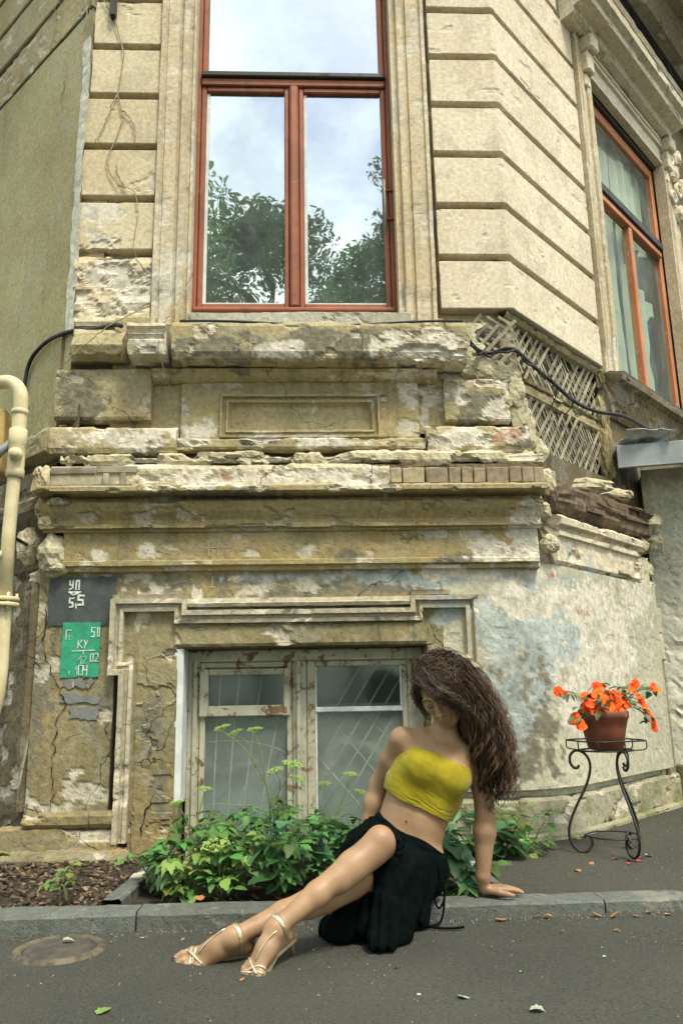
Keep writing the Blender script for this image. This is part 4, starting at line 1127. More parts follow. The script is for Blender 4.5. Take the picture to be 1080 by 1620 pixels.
bm = bmesh.new(); bx(bm, PF, 0.03, 1.5, -0.25, -0.02, 0.05, 2.3)
rel(bm_obj('wall_core', bm, M['porch'], None), porch)
canopy = empty('canopy', tuple(RF.pt(1.3, 0.6, 2.25)))
tag(canopy, 'blue grey sheet metal canopy edge sticking out above the porch', 'canopy')
KF = Frame(RF.pt(1.14, 0.0, 0.0), (cos(radians(-16)), sin(radians(-16)), 0), (sin(radians(-16)), -cos(radians(-16)), 0))
bm = bmesh.new(); bx(bm, KF, 0.06, 1.6, -0.015, 0.0, 2.27, 2.42)
rel(bm_obj('fascia', bm, M['tin'], None, bevel=0.004), canopy)
bm = bmesh.new(); bx(bm, KF, 0.06, 1.6, -0.5, -0.016, 2.40, 2.425)
rel(bm_obj('roof_sheet', bm, M['tin'], None, bevel=0.003), canopy)
bm = bmesh.new(); bx(bm, KF, 0.06, 1.6, -0.03, 0.006, 2.262, 2.272)
rel(bm_obj('drip_edge', bm, M['tin'], None, bevel=0.002), canopy)
# torn sheet lying on the inner end of the canopy
n = 16
S, T_ = np.meshgrid(np.linspace(0, 1, n), np.linspace(0, 1, n), indexing='ij')
H = 0.05 * (fbm(S * 4, T_ * 4, 0, 3, 8)) + 0.02 * S * T_ + 0.07 * sstep(0.6, 1.0, T_) * (1 - S)
V = KF.pt(0.08 + 0.30 * S + 0.05 * T_, -0.14 + 0.20 * T_ + 0.02 * np.sin(7 * S), 2.43 + H)
sh = mesh('torn_sheet', V.reshape(-1, 3), grid_faces(n, n), M['foil'], None, False)
md = sh.modifiers.new('solid', 'SOLIDIFY'); md.thickness = 0.003
tag(sh, 'crumpled pale torn sheet lying on the inner end of the metal canopy', 'scrap')

# ------------------------------------------------ open cracks in the render
M['crack'] = simple('dark_crack_depth', (0.012, 0.010, 0.007), None, 9, 1.0)
def crack(pts, w, off=0.1365, F=CH, seed=0):
    P = np.array([(-1.236 + (x - 110) * 0.00324, 1.402 - (y - 920) * 0.00329) for x, y in pts])
    rr = random.Random(seed)
    q = []
    for a, b in zip(P[:-1], P[1:]):
        n = max(2, int(np.linalg.norm(b - a) / 0.02))
        for k in range(n): q.append(a + (b - a) * k / n + np.array([rr.gauss(0, .006), rr.gauss(0, .003)]))
    q.append(P[-1]); q = np.array(q)
    T = np.gradient(q, axis=0); T /= np.linalg.norm(T, axis=1)[:, None] + 1e-9
    N_ = np.stack([-T[:, 1], T[:, 0]], 1)
    ww = w * 0.62 * (0.25 + 1.1 * np.array([rr.random() for _ in q])) * np.sin(np.linspace(0.15, pi - 0.1, len(q))) ** 0.5
    l, r = q - N_ * ww[:, None] / 2, q + N_ * ww[:, None] / 2
    V = np.concatenate([F.pt(l[:, 0], off, l[:, 1]), F.pt(r[:, 0], off, r[:, 1])])
    n = len(q)
    return mesh('crack', V, [(i, i + 1, n + i + 1, n + i) for i in range(n - 1)], M['crack'], bld)
crack([(64, 925), (76, 930), (79, 950), (77, 985), (76, 1010), (80, 1035), (92, 1062), (105, 1085), (117, 1110), (103, 1138), (105, 1170), (101, 1210), (107, 1235), (103, 1262)], 0.012, 0.1375, seed=1)
crack([(107, 1165), (125, 1155), (150, 1150), (176, 1152)], 0.004, 0.1365, seed=2)
crack([(45, 1205), (60, 1200), (70, 1208)], 0.004, 0.1365, seed=3)
crack([(70, 1250), (66, 1262), (46, 1278)], 0.006, 0.1375, seed=4)
crack([(155, 1296), (168, 1306), (190, 1322)], 0.008, 0.192, seed=5)
crack([(256, 1240), (250, 1255), (242, 1280), (238, 1300)], 0.012, 0.142, seed=6)
crack([(230, 910), (255, 902), (270, 915), (262, 930), (300, 925), (318, 928)], 0.004, 0.1365, seed=7)
# ================================================================== ground
def asphalt(name, c1, c2, tone, pebb=0.5):
    t = NT(name)
    sp = t.voro(140)
    agg = t.ramp(t.noise(260, 2, 0.5), 0.40, 0.62)
    col = t.mix(t.ramp(t.noise(1.1, 6, 0.6), 0.35, 0.65), c1, c2)
    col = t.mix(t.math('MULTIPLY', agg, pebb), col, tone)
    col = t.mix(t.ramp(sp, 0.10, 0.16, 0.30, 0.0), col, (0.19, 0.18, 0.15))
    col = t.mix(t.ramp(t.noise(7, 6, 0.7), 0.55, 0.75, 0.0, 0.35), col, (0.03, 0.03, 0.025))
    dv = t.ramp(t.noise(620, 1, 0.5), 0.66, 0.72, 0.0, 0.5)
    col = t.mix(dv, col, (0.24, 0.22, 0.18))
    sp2 = t.noise(95, 3, 0.7)
    col = t.mix(t.ramp(sp2, 0.52, 0.66, 0.0, 0.6), col, tone)
    col = t.mix(t.ramp(sp2, 0.44, 0.34, 0.0, 0.6), col, (0.016, 0.016, 0.013))
    h = t.math('ADD', agg, t.math('MULTIPLY', sp2, 1.6))
    return t.done(col, 0.9, t.bump(h, 0.8, 0.006), 0.25)
M['asphalt'] = asphalt('grey_brown_asphalt', (0.052, 0.054, 0.043), (0.072, 0.074, 0.058), (0.105, 0.106, 0.086))
M['pavement'] = asphalt('worn_pavement_asphalt', (0.056, 0.056, 0.043), (0.076, 0.074, 0.057), (0.11, 0.108, 0.086), 0.6)
M['kerb'] = plaster('grey_kerb_concrete', (0.10, 0.11, 0.098), (0.135, 0.148, 0.132), (0.105, 0.105, 0.08), 0.3, 0.45, (0.05, 0.05, 0.04), crack=0.15, rough_bump=1.2)
M['soil'] = simple('dark_garden_soil', (0.045, 0.035, 0.022), (0.02, 0.016, 0.011), 25, 0.95, bump=1.0, bscale=40, bd=0.02)

def sheet(name, x0, x1, y0, y1, zf, mat, step, kind='structure'):
    X, Y = np.meshgrid(np.linspace(x0, x1, max(2, int((x1 - x0) / step))), np.linspace(y0, y1, max(2, int((y1 - y0) / step))), indexing='ij')
    V = np.stack([X, Y, zf(X, Y)], -1).reshape(-1, 3)
    return tag(mesh(name, V, grid_faces(*X.shape), mat, None, True), kind=kind)

# one big ground sheet, finer near the camera
g = Geo()
edges = [-60, -12, -3.2, 3.2, 12, 60]
yed = [-70, -12, -4.6, -0.9, 8, 60]
for i in range(5):
    for j in range(5):
        n1, n2 = (110, 70) if (i == 2 and j == 2) else (3, 3)
        X, Y = np.meshgrid(np.linspace(edges[i], edges[i + 1], n1), np.linspace(yed[j], yed[j + 1], n2), indexing='ij')
        Z = (fbm(X * 2.2, Y * 2.2, 0, 3, 2) - 0.5) * 0.012 * ((i == 2) & (j == 2)) * sstep(0, 0.6, 3.2 - np.abs(X)) * sstep(0, 0.4, -0.9 - Y) * sstep(0, 0.6, Y + 4.6)
        g.add(np.stack([X, Y, Z], -1), grid_faces(n1, n2))
tag(g.build('road', M['asphalt'], None, True), kind='structure')

def pav_z(X, Y):
    return 0.041 + 0.058 * np.clip((Y + 1.02) / 1.0, 0, 1) + 0.006 * (fbm(X * 3, Y * 3, 0, 3, 12) - 0.5)
def pav_sheet():
    X, Y = np.meshgrid(np.linspace(0.765, 4.5, 120), np.linspace(-1.02, 3.0, 110), indexing='ij')
    return tag(mesh('pavement', np.stack([X, Y, pav_z(X, Y)], -1).reshape(-1, 3), grid_faces(*X.shape), M['pavement'], None, True), kind='structure')
pav_sheet()
sheet('soil_ground', -4.5, -0.72, -1.02, 3.0, lambda X, Y: 0.030 + 0.035 * np.clip((Y + 1.0) / 0.7, 0, 1) + 0.02 * (fbm(X * 6, Y * 6, 0, 4, 5) - 0.5), M['soil'], 0.03)
sheet('plant_bed', -0.72, 0.765, -1.02, -0.1, lambda X, Y: 0.018 + 0.03 * (fbm(X * 7, Y * 7, 0, 4, 6) - 0.5) + 0.02 * np.clip((Y + 1) / 0.9, 0, 1), M['soil'], 0.025)

kerb = empty('kerb', (0, -1.1, 0))
tag(kerb, kind='structure')
def kerb_stone(x0, x1, seed):
    prof = np.array([(0.0, -0.10), (0.0, 0.82), (0.008, 0.97), (0.020, 1.0), (0.124, 1.0), (0.132, 0.95), (0.132, -0.1)])
    n = max(4, int((x1 - x0) / 0.02))
    xs = np.linspace(x0 + 0.003, x1 - 0.003, n)
    rows = []
    for x_ in xs:
        y0 = -1.147 + 0.030 * x_
        hh = 0.056 - 0.0095 * x_
        rows.append([(x_, y0 + a, b * hh) for a, b in prof])
    V = np.array(rows)
    d = (fbm(V[..., 0] * 14, V[..., 1] * 30, V[..., 2] * 30, 4, seed) - 0.5)
    V[..., 1] += d * 0.008
    V[..., 2] += d * 0.007
    F_ = [tuple(f) for f in grid_faces(n, len(prof))]
    F_ += [tuple(range(len(prof))), tuple((n - 1) * len(prof) + k for k in range(len(prof)))]
    o = mesh('kerb_stone', V.reshape(-1, 3), F_, M['kerb'], None, False, np.zeros((n * len(prof), 3)))
    return rel(o, kerb)
ks = [-3.6, -2.6, -1.6, -0.62, 0.24, 1.085, 2.1, 3.1, 4.1]
for i in range(len(ks) - 1):
    kerb_stone(ks[i], ks[i + 1], 200 + i)
def edging(p0, p1, w, z0, z1, seed):
    p0, p1 = np.array(p0), np.array(p1)
    d = (p1 - p0) / np.linalg.norm(p1 - p0)
    F = Frame((p0[0], p0[1], 0), (d[0], d[1], 0), (-d[1], d[0], 0))
    L_ = np.linalg.norm(p1 - p0)
    o = sweep('edging_stone', F, [(-w / 2, z0), (-w / 2, z1 - 0.008), (-w / 2 + 0.008, z1), (w / 2 - 0.008, z1), (w / 2, z1 - 0.008), (w / 2, z0)], 0, L_, M['kerb'], None, chip=0.006, wob=0.003, seed=seed, ds=0.02)
    rel(o, kerb)
edging((-0.745, -1.02), (-0.715, -0.42), 0.075, -0.1, 0.075, 7)
edging((0.725, -1.012), (0.715, -0.12), 0.075, -0.1, 0.060, 8)

# bark chips and litter on the bare soil: too many and too small to pick out
chip_mats = [simple('brown_bark_chip', (0.085, 0.06, 0.034), (0.045, 0.032, 0.02), 30, 0.9), simple('pale_bark_chip', (0.24, 0.17, 0.10), (0.14, 0.09, 0.05), 30, 0.9)]
for mi, (nm, cnt) in enumerate((('bark_chips', 1500), ('dry_litter', 420))):
    g = Geo()
    rr = random.Random(5 + mi)
    for _ in range(cnt):
        if rr.random() < 0.86: x_, y_ = rr.uniform(-2.3, -0.78), rr.uniform(-1.0, -0.30)
        else: x_, y_ = rr.uniform(-0.6, 0.7), rr.uniform(-1.0, -0.2)
        z_ = 0.045 + 0.035 * min(1, max(0, (y_ + 1.0) / 0.7)) if x_ < -0.7 else 0.03
        l, w, h_ = rr.uniform(0.006, 0.02), rr.uniform(0.003, 0.009), rr.uniform(0.001, 0.004)
        e = Euler((rr.uniform(-.5, .5), rr.uniform(-.5, .5), rr.uniform(0, 6.3))).to_matrix()
        V = [e @ Vector((sx * l, sy * w, sz * h_)) + Vector((x_, y_, z_)) for sz in (-1, 1) for (sx, sy) in ((-1, -1), (1, -0.7), (0.9, 1), (-0.8, 0.8))]
        g.add(V, [(0, 1, 2, 3), (4, 7, 6, 5), (0, 4, 5, 1), (1, 5, 6, 2), (2, 6, 7, 3), (3, 7, 4, 0)])
    tag(g.build(nm, chip_mats[mi]), kind='stuff')
# grit scattered on the asphalt
g = Geo()
rr = random.Random(9)
for _ in range(2600):
    if rr.random() < 0.40: x_, y_, z_ = rr.uniform(-1.8, 2.2), -1.18 - abs(rr.gauss(0, 0.55)), 0.001
    elif rr.random() < 0.6:
        x_ = rr.uniform(-1.8, 2.2); y_, z_ = -1.152 + 0.03 * x_ - abs(rr.gauss(0, 0.03)), 0.001
    else:
        x_, y_ = rr.uniform(0.8, 2.6), rr.uniform(-0.98, 0.5)
        z_ = float(pav_z(np.array(x_), np.array(y_)))
    s_ = rr.choice((0.0016, 0.002, 0.0028, 0.0045))
    V = [Vector((x_ + s_ * rr.uniform(.6, 1.2) * a, y_ + s_ * rr.uniform(.6, 1.2) * b, z_ + s_ * c)) for a, b, c in ((1, 0, 0), (-.5, .86, 0), (-.5, -.86, 0), (0, 0, 1.1))]
    g.add(V, [(0, 1, 3), (1, 2, 3), (2, 0, 3)])
tag(g.build('grit', simple('pale_grit', (0.24, 0.22, 0.18), (0.10, 0.09, 0.07), 50, 0.9)), kind='stuff')

# ================================================================== manhole / valve cover
M['rusty_iron'] = simple('rusty_cover_iron', (0.16, 0.13, 0.085), (0.06, 0.054, 0.042), 18, 0.75, metal=0.3, bump=0.8, bscale=70)
M['cover_face'] = simple('grimy_cover_face', (0.085, 0.075, 0.058), (0.05, 0.047, 0.04), 22, 0.85, metal=0.2, bump=1.0, bscale=60)
cov = empty('valve_cover', (-0.828, -1.352, 0.0))
tag(cov, 'small round rusty iron cover sunk into the asphalt below the kerb', 'manhole cover')
def loc_mesh(name, VF, mat, par, smooth=True):
    return mesh(name, VF[0], VF[1], mat, par, smooth)
loc_mesh('ring', lathe_geo([(0.118, 0.002), (0.122, 0.010), (0.138, 0.012), (0.146, 0.008), (0.152, -0.002)], 40), M['rusty_iron'], cov)
loc_mesh('lid', lathe_geo([(0.0005, 0.010), (0.03, 0.011), (0.075, 0.008), (0.085, 0.0115), (0.10, 0.0115), (0.108, 0.006), (0.1165, 0.001)], 40), M['cover_face'], cov)
lump('asphalt_collar', (0.0, -0.003, -0.016), (0.195, 0.175, 0.022), M['asphalt'], cov, 401, n=12, amp=0.15)

# ================================================================== gas pipe at the left
px_, py_ = -1.468, -0.36
pipe = empty('gas_pipe', (px_, py_, 0.0))
tag(pipe, 'cream painted gas pipe with flange and valve running down the left wall', 'pipe')
def pm(name, pts, r, mat='pipe', sides=14): return tube(name, pts, r, M[mat], pipe, sides)
pm('pipe_run', spline([(-0.30, 0.12, 2.39), (-0.18, 0.08, 2.43), (-0.085, 0.035, 2.425), (-0.025, 0.01, 2.385), (0.0, 0, 2.32), (0.0, 0, 2.2), (0.0, 0, 2.08)], 40), 0.036)
pm('pipe_run', [(0, 0, 2.10), (-0.003, 0, 1.9), (-0.008, 0, 1.6), (0.0, 0, 1.28)], 0.032)
pm('pipe_run', spline([(0.0, 0, 1.29), (0.002, 0, 1.10), (0.004, 0, 0.95), (-0.004, 0.0, 0.82), (-0.03, 0.0, 0.70), (-0.08, 0.0, 0.52), (-0.14, 0.02, 0.35)], 36), 0.034)
loc_mesh('sleeve', lathe_geo([(0.036, 2.155), (0.044, 2.15), (0.044, 2.07), (0.041, 2.065), (0.041, 1.94), (0.044, 1.935), (0.044, 1.90), (0.036, 1.895)], 18), M['pipe'], pipe)
loc_mesh('sleeve', lathe_geo([(0.034, 2.26), (0.042, 2.255), (0.042, 2.235), (0.034, 2.23)], 18), M['pipe'], pipe)
def knob(name, z, d, L_, r):
    V, F_ = lathe_geo([(0.0005, 0), (r * .5, 0.0), (r, 0.004), (r, L_ * .6), (r * .62, L_ * .7), (r * .62, L_ * .9), (r * .3, L_), (0.0005, L_)], 14)
    m = Vector((0, 0, 1)).rotation_difference(Vector(d)).to_matrix()
    return mesh(name, [m @ Vector(v) + Vector((0, 0, z)) + Vector(d) * 0.028 for v in V], F_, M['pipe'], pipe, True)
knob('valve', 2.005, (0.25, -1, 0), 0.055, 0.034)
knob('side_plug', 1.50, (-1, -0.5, 0), 0.05, 0.022)
for z in (1.285, 1.258):
    loc_mesh('flange', lathe_geo([(0.03, z + 0.010), (0.062, z + 0.010), (0.066, z + 0.007), (0.066, z - 0.007), (0.062, z - 0.010), (0.03, z - 0.010)], 22), M['pipe'], pipe)
for k in range(4):
    a = 0.6 + k * pi / 2
    tube('bolt', [(0.053 * cos(a), 0.053 * sin(a), 1.225), (0.053 * cos(a), 0.053 * sin(a), 1.315)], 0.007, M['pipe'], pipe, 6)
tube('clamp', [(0, 0.02, 1.60), (0.0, 0.30, 1.60)], 0.009, M['iron'], pipe, 6)
# meter cupboard edge and its grey hose
M['box_yellow'] = simple('rusty_yellow_box_paint', (0.50, 0.38, 0.14), (0.36, 0.24, 0.09), 7, 0.6, bump=0.3)
mb = empty('gas_meter_box', (-1.72, -0.20, 2.12))
tag(mb, 'rusty yellow meter box cut off by the left edge behind the pipe', 'meter box')
bm = bmesh.new(); bx(bm, WF, -0.16, 0.155, -0.10, 0.10, -0.17, 0.17)
bm_obj('box_body', bm, M['box_yellow'], mb, bevel=0.008)
bm = bmesh.new(); bx(bm, WF, -0.13, 0.13, -0.108, -0.101, -0.14, 0.14)
bm_obj('door', bm, M['box_yellow'], mb, bevel=0.003)
hp = spline([(-1.62, -0.33, 1.98), (-1.585, -0.35, 2.00), (-1.545, -0.36, 2.04), (-1.50, -0.335, 2.10), (-1.475, -0.31, 2.20), (-1.47, -0.30, 2.30)], 90)
hr = 0.020 + 0.0035 * (np.arange(len(hp)) % 2)
ho = tube('hose', hp, hr, M['hose'], None, 10)
tag(ho, 'grey corrugated hose curling behind the cream gas pipe', 'hose')

# ================================================================== cables
c1 = np.concatenate([LF.pt(np.array([0.53, 0.519, 0.492, 0.42, 0.268, 0.10]), 0.02, np.array([2.62, 2.703, 2.799, 2.859, 2.891, 2.880])), CH.pt(np.array([-1.30, -1.209, -1.083, -1.03]), np.array([0.03, 0.03, 0.10, 0.14]), np.array([2.865, 2.870, 2.862, 2.835]))])
tag(tube('cable', spline(c1, 70), 0.013, M['cable'], None, 7), 'black cable looping from the olive left wall onto the corner below the window', 'cable')
c2 = np.concatenate([CH.pt(np.array([0.885, 0.93, 1.0, 1.075]), np.array([0.20, 0.15, 0.06, 0.035]), np.array([2.775, 2.725, 2.720, 2.722])), RF.pt(np.array([-0.10, 0.097, 0.358, 0.639, 0.91, 1.16, 1.45, 1.68, 1.76]), np.array([0.03, 0.03, 0.03, 0.03, 0.05, 0.13, 0.15, 0.15, 0.15]), np.array([2.722, 2.695, 2.652, 2.604, 2.600, 2.61, 2.60, 2.61, 2.68]))])
tag(tube('cable', spline(c2, 110), 0.0125, M['cable'], None, 7), 'black cable sagging across the bare laths on the right of the corner', 'cable')
c3 = [p + np.array([0.0, -0.012, -0.018 + 0.012 * sin(i * 0.7)]) for i, p in enumerate(spline(c2, 110)[:52])]
tag(tube('cable', c3, 0.007, M['cable'], None, 6), 'thinner black wire tied along the sagging cable over the laths', 'cable')
cw = CH.pt(np.linspace(-0.70, 0.88, 40), 0.19, 2.842 + 0.008 * np.sin(np.linspace(0, 9, 40)) - 0.018 * np.sin(np.linspace(0, pi, 40)))
tag(tube('cable', cw, 0.007, M['cable'], None, 6), 'thin black cable lying along the ledge under the upper window sill', 'cable')
for i, (a, b) in enumerate((((0.30, 2.70), (0.38, 2.50)), ((0.52, 2.62), (0.56, 2.50)))):
    tag(tube('wire', spline([RF.pt(a[0], 0.03, a[1]), RF.pt((a[0] + b[0]) / 2 + 0.03, 0.05, (a[1] + b[1]) / 2), RF.pt(b[0], 0.0, b[1])], 10), 0.004, M['cable'], None, 5),
        ('short loose wire end hanging from the cable over the laths', 'second loose wire end hanging farther right under the cable')[i], 'wire')

# ================================================================== stencilled survey signs on the wall
def sx(X): return -1.236 + (60 + X / 6.75 - 110) * 0.00324
def sz(Y): return 1.402 - (900 + Y / 6.75 - 920) * 0.00329
def paint_patch(name, x0, x1, y0, y1, mat, par, off, seed, rag=6):
    n, m = 40, 34
    U, V_ = np.meshgrid(np.linspace(0, 1, n), np.linspace(0, 1, m), indexing='ij')
    rx = rag * (fbm(V_ * (9 if rag < 30 else 3.5), U * 2, 0, 4 if rag < 30 else 2, seed) - 0.5) * 2
    ry = rag * (fbm(U * (9 if rag < 30 else 3.5), V_ * 2, 3, 4 if rag < 30 else 2, seed + 1) - 0.5) * 2
    X = x0 + (x1 - x0) * U + rx * np.abs(2 * U - 1)
    Y = y0 + (y1 - y0) * V_ + ry * np.abs(2 * V_ - 1)
    P0 = CH.pt(sx(X), off + 0 * X, sz(Y)); P1 = CH.pt(sx(X), off - 0.006 + 0 * X, sz(Y))
    g = Geo()
    g.add(P0, grid_faces(n, m)); g.add(P1, grid_faces(n, m))
    ring = [i * m for i in range(n)] + [(n - 1) * m + j for j in range(1, m)] + [i * m + m - 1 for i in range(n - 2, -1, -1)] + [j for j in range(m - 2, 0, -1)]
    k = len(ring)
    g.F += [(ring[q], ring[(q + 1) % k], ring[(q + 1) % k] + n * m, ring[q] + n * m) for q in range(k)]
    o = g.build(name, mat, None)
    rel(o, par)
    return o
def strokes(name, lines, w, mat, par, off, seed=0):
    """flat brush strokes; lines in sign coordinates"""
    rr = random.Random(seed)
    for ln in lines:
        g = Geo()
        for a, b in zip(ln[:-1], ln[1:]):
            a, b = np.array(a, float), np.array(b, float)
            d = (b - a) / (np.linalg.norm(b - a) + 1e-9)
            nn = np.array([-d[1], d[0]])
            a2, b2 = a - d * w * 0.35, b + d * w * 0.35
            k = max(2, int(np.linalg.norm(b2 - a2) / 8))
            V = []
            for i in range(k + 1):
                p = a2 + (b2 - a2) * i / k
                ww = w / 2 * (1 + rr.uniform(-0.22, 0.22))
                for sg in (-1, 1):
                    q = p + nn * sg * ww
                    V += [CH.pt(sx(q[0]), off, sz(q[1])), CH.pt(sx(q[0]), off - 0.004, sz(q[1]))]
            fc = []
            for i in range(k):
                c = i * 4
                fc += [(c, c + 2, c + 6, c + 4), (c + 1, c + 5, c + 7, c + 3), (c, c + 4, c + 5, c + 1), (c + 2, c + 3, c + 7, c + 6)]
            fc += [(0, 1, 3, 2), (k * 4, k * 4 + 2, k * 4 + 3, k * 4 + 1)]
            g.add(np.array(V), fc)
            off += 0.00015
        rel(g.build(name, mat, None), par)
sg1 = empty('painted_sign', tuple(CH.pt(sx(485), 0.13, sz(600))))
tag(sg1, 'dark grey painted patch with white characters УП over 5,5 on the left pilaster', 'sign')
paint_patch('ground_coat', 140, 840, 92, 600, M['grey_paint'], sg1, 0.1365, 5, 16)
strokes('character', [[(352, 130), (352, 172), (386, 182)], [(386, 128), (384, 205), (352, 222)]], 15, M['white_paint'], sg1, 0.1390, 1)
strokes('character', [[(418, 222), (420, 130), (452, 130), (450, 222)]], 15, M['white_paint'], sg1, 0.1390, 2)
strokes('character', [[(345, 250), (470, 250)], [(362, 258), (395, 280), (452, 258)]], 14, M['white_paint'], sg1, 0.1392, 3)
strokes('character', [[(402, 315), (360, 318), (358, 362), (392, 360), (396, 405), (362, 410)]], 15, M['white_paint'], sg1, 0.1392, 4)
strokes('character', [[(425, 375), (432, 420)]], 13, M['white_paint'], sg1, 0.1394, 5)
strokes('character', [[(508, 290), (452, 285), (450, 335), (496, 335), (504, 385), (450, 385)]], 18, M['white_paint'], sg1, 0.1394, 6)
sg2 = empty('painted_sign', tuple(CH.pt(sx(500), 0.13, sz(1130))))
tag(sg2, 'green painted rectangle with thin white letters КУ and numbers below the grey patch', 'sign')
paint_patch('ground_coat', 304, 702, 570, 1134, M['green_paint'], sg2, 0.1375, 9, 4)
for i, ln in enumerate(([[(345, 745), (345, 650), (395, 650)]], [[(380, 700), (378, 752), (394, 750)], [(368, 716), (392, 716)]], [[(652, 628), (612, 628), (610, 672), (640, 672), (640, 722), (608, 722)]],
        [[(672, 630), (672, 720), (692, 720), (692, 630), (672, 630)]], [[(475, 755), (475, 835)], [(520, 755), (480, 795), (520, 835)]], [[(540, 755), (556, 800)], [(578, 755), (540, 838)]],
        [[(418, 868), (655, 862)], [(535, 866), (535, 900)]], [[(482, 960), (515, 918), (515, 1000)]], [[(530, 925), (565, 920), (565, 950), (532, 995), (568, 993)]],
        [[(612, 905), (612, 975), (640, 975), (640, 900), (612, 905)]], [[(655, 900), (690, 898), (690, 930), (660, 975), (692, 975)]], [[(462, 1060), (478, 1020), (478, 1110)]],
        [[(495, 1015), (495, 1110), (538, 1110), (538, 1015), (495, 1015)]], [[(548, 1015), (548, 1062), (582, 1062)], [(582, 1012), (582, 1115)]], [[(385, 1082), (410, 1080)], [(398, 1070), (400, 1106)]])):
    strokes('character', ln, 7.5, M['white_paint' if i not in (1, 7, 8, 11, 14) else 'faint_paint'], sg2, 0.1400 + i * 0.0001, 20 + i)
sg3 = empty('painted_sign', tuple(CH.pt(sx(520), 0.13, sz(1600))))
tag(sg3, 'faded blue grey painted smudges below the green rectangle', 'sign')
M['smudge'] = simple('faded_blue_grey_paint', (0.135, 0.15, 0.145), (0.19, 0.195, 0.175), 30, 0.9, bump=0.5)
for i, (a, b, c, d) in enumerate(((350, 560, 1160, 1240), (575, 640, 1155, 1230), (340, 715, 1310, 1395), (430, 710, 1440, 1560))):
    paint_patch('smudge', a, b, c, d, M['smudge'], sg3, 0.1362, 30 + i, 34)
strokes('character', [[(448, 1180), (446, 1235)]], 12, M['trim'], sg3, 0.1385, 41)
M['chalk'] = simple('chalk_line', (0.44, 0.38, 0.25), (0.36, 0.30, 0.18), 60, 0.95)
def chalk(label, lines, off, w=0.006):
    e = empty('chalk_mark', tuple(CH.pt(lines[0][0][0], off, lines[0][0][1])))
    tag(e, label, 'chalk mark')
    for ln in lines:
        d = np.array(ln[1]) - np.array(ln[0])
        d = d / np.linalg.norm(d); nn = np.array([-d[1], d[0]]) * w / 2
        a, b = np.array(ln[0]), np.array(ln[1])
        q = [a + nn, b + nn, b - nn, a - nn]
        V = [CH.pt(p[0], off, p[1]) for p in q] + [CH.pt(p[0], off - 0.004, p[1]) for p in q]
        rel(mesh('stroke', V, [(0, 1, 2, 3), (4, 7, 6, 5), (0, 4, 5, 1), (1, 5, 6, 2), (2, 6, 7, 3), (3, 7, 4, 0)], M['chalk'], None), e)
chalk('faint chalked cross like hash mark on the ochre frieze', [((-0.52, 1.60), (-0.515, 1.515)), ((-0.47, 1.61), (-0.465, 1.52)), ((-0.56, 1.565), (-0.40, 1.568))], 0.1712, 0.005)
chalk('small chalked figure 1 below the frieze above the basement window', [((-0.50, 1.42), (-0.498, 1.365)), ((-0.515, 1.365), (-0.48, 1.364))], 0.1332, 0.006)

# ================================================================== dry creeper on the upper left quoins
def creeper(label, pts_list, group=None):
    e = empty('dry_creeper', tuple(pts_list[0][0]))
    tag(e, label, 'creeper', group)
    for p in pts_list:
        q = spline(p, 26)
        q = q + (RNG.random(q.shape) - 0.5) * 0.012
        rel(tube('stem', q, np.linspace(0.0042, 0.0022, len(q)), M['vine'], None, 5), e)
def cpts(l, o=0.015): return [CH.pt(a, o, b) for a, b in l]
creeper('long dry creeper stem trailing down the quoin blocks left of the window', [cpts([(-1.17, 5.4), (-1.19, 5.0), (-1.13, 4.75), (-1.16, 4.45), (-1.11, 4.3), (-1.20, 4.0), (-1.15, 3.85), (-1.08, 3.8), (-1.02, 3.78), (-1.0, 3.6), (-1.01, 3.4), (-0.95, 3.27), (-0.88, 3.22)]), cpts([(-1.19, 5.0), (-1.27, 5.15), (-1.33, 5.3)]), cpts([(-1.16, 4.45), (-1.24, 4.2), (-1.28, 4.1)]), cpts([(-1.13, 4.35), (-1.05, 4.25), (-1.03, 4.1)]), cpts([(-1.08, 3.8), (-1.12, 3.87), (-1.14, 3.95)])])
creeper('short dry creeper twigs hanging on the olive left wall', [[LF.pt(a, 0.015, b) for a, b in l] for l in ([(0.12, 5.35), (0.06, 5.1), (0.10, 4.9), (0.03, 4.75)], [(0.32, 5.0), (0.30, 4.75), (0.34, 4.6), (0.31, 4.45)], [(0.52, 5.5), (0.50, 5.25), (0.53, 5.12)])])
creeper('thin dry stem hanging loose over the broken corner of the ledge', [[CH.pt(-0.66, 0.05, 3.22), CH.pt(-0.70, 0.10, 3.05), CH.pt(-0.74, 0.22, 2.88), CH.pt(-0.78, 0.235, 2.80)], [CH.pt(-0.80, 0.24, 2.70), CH.pt(-0.79, 0.24, 2.60), CH.pt(-0.76, 0.10, 2.50), CH.pt(-0.75, 0.06, 2.42)], [CH.pt(-0.90, 0.06, 3.0), CH.pt(-1.08, 0.17, 2.83), CH.pt(-1.24, 0.20, 2.66), CH.pt(-1.35, 0.18, 2.56)]])
# iron stub near the top of the quoins
st_ = box('iron_bracket', CH, -1.225, -1.190, 0.0, 0.05, 5.02, 5.25, M['iron'], None, 0.004)
tag(st_, 'dark flat iron bracket at the top of the left quoins', 'bracket')

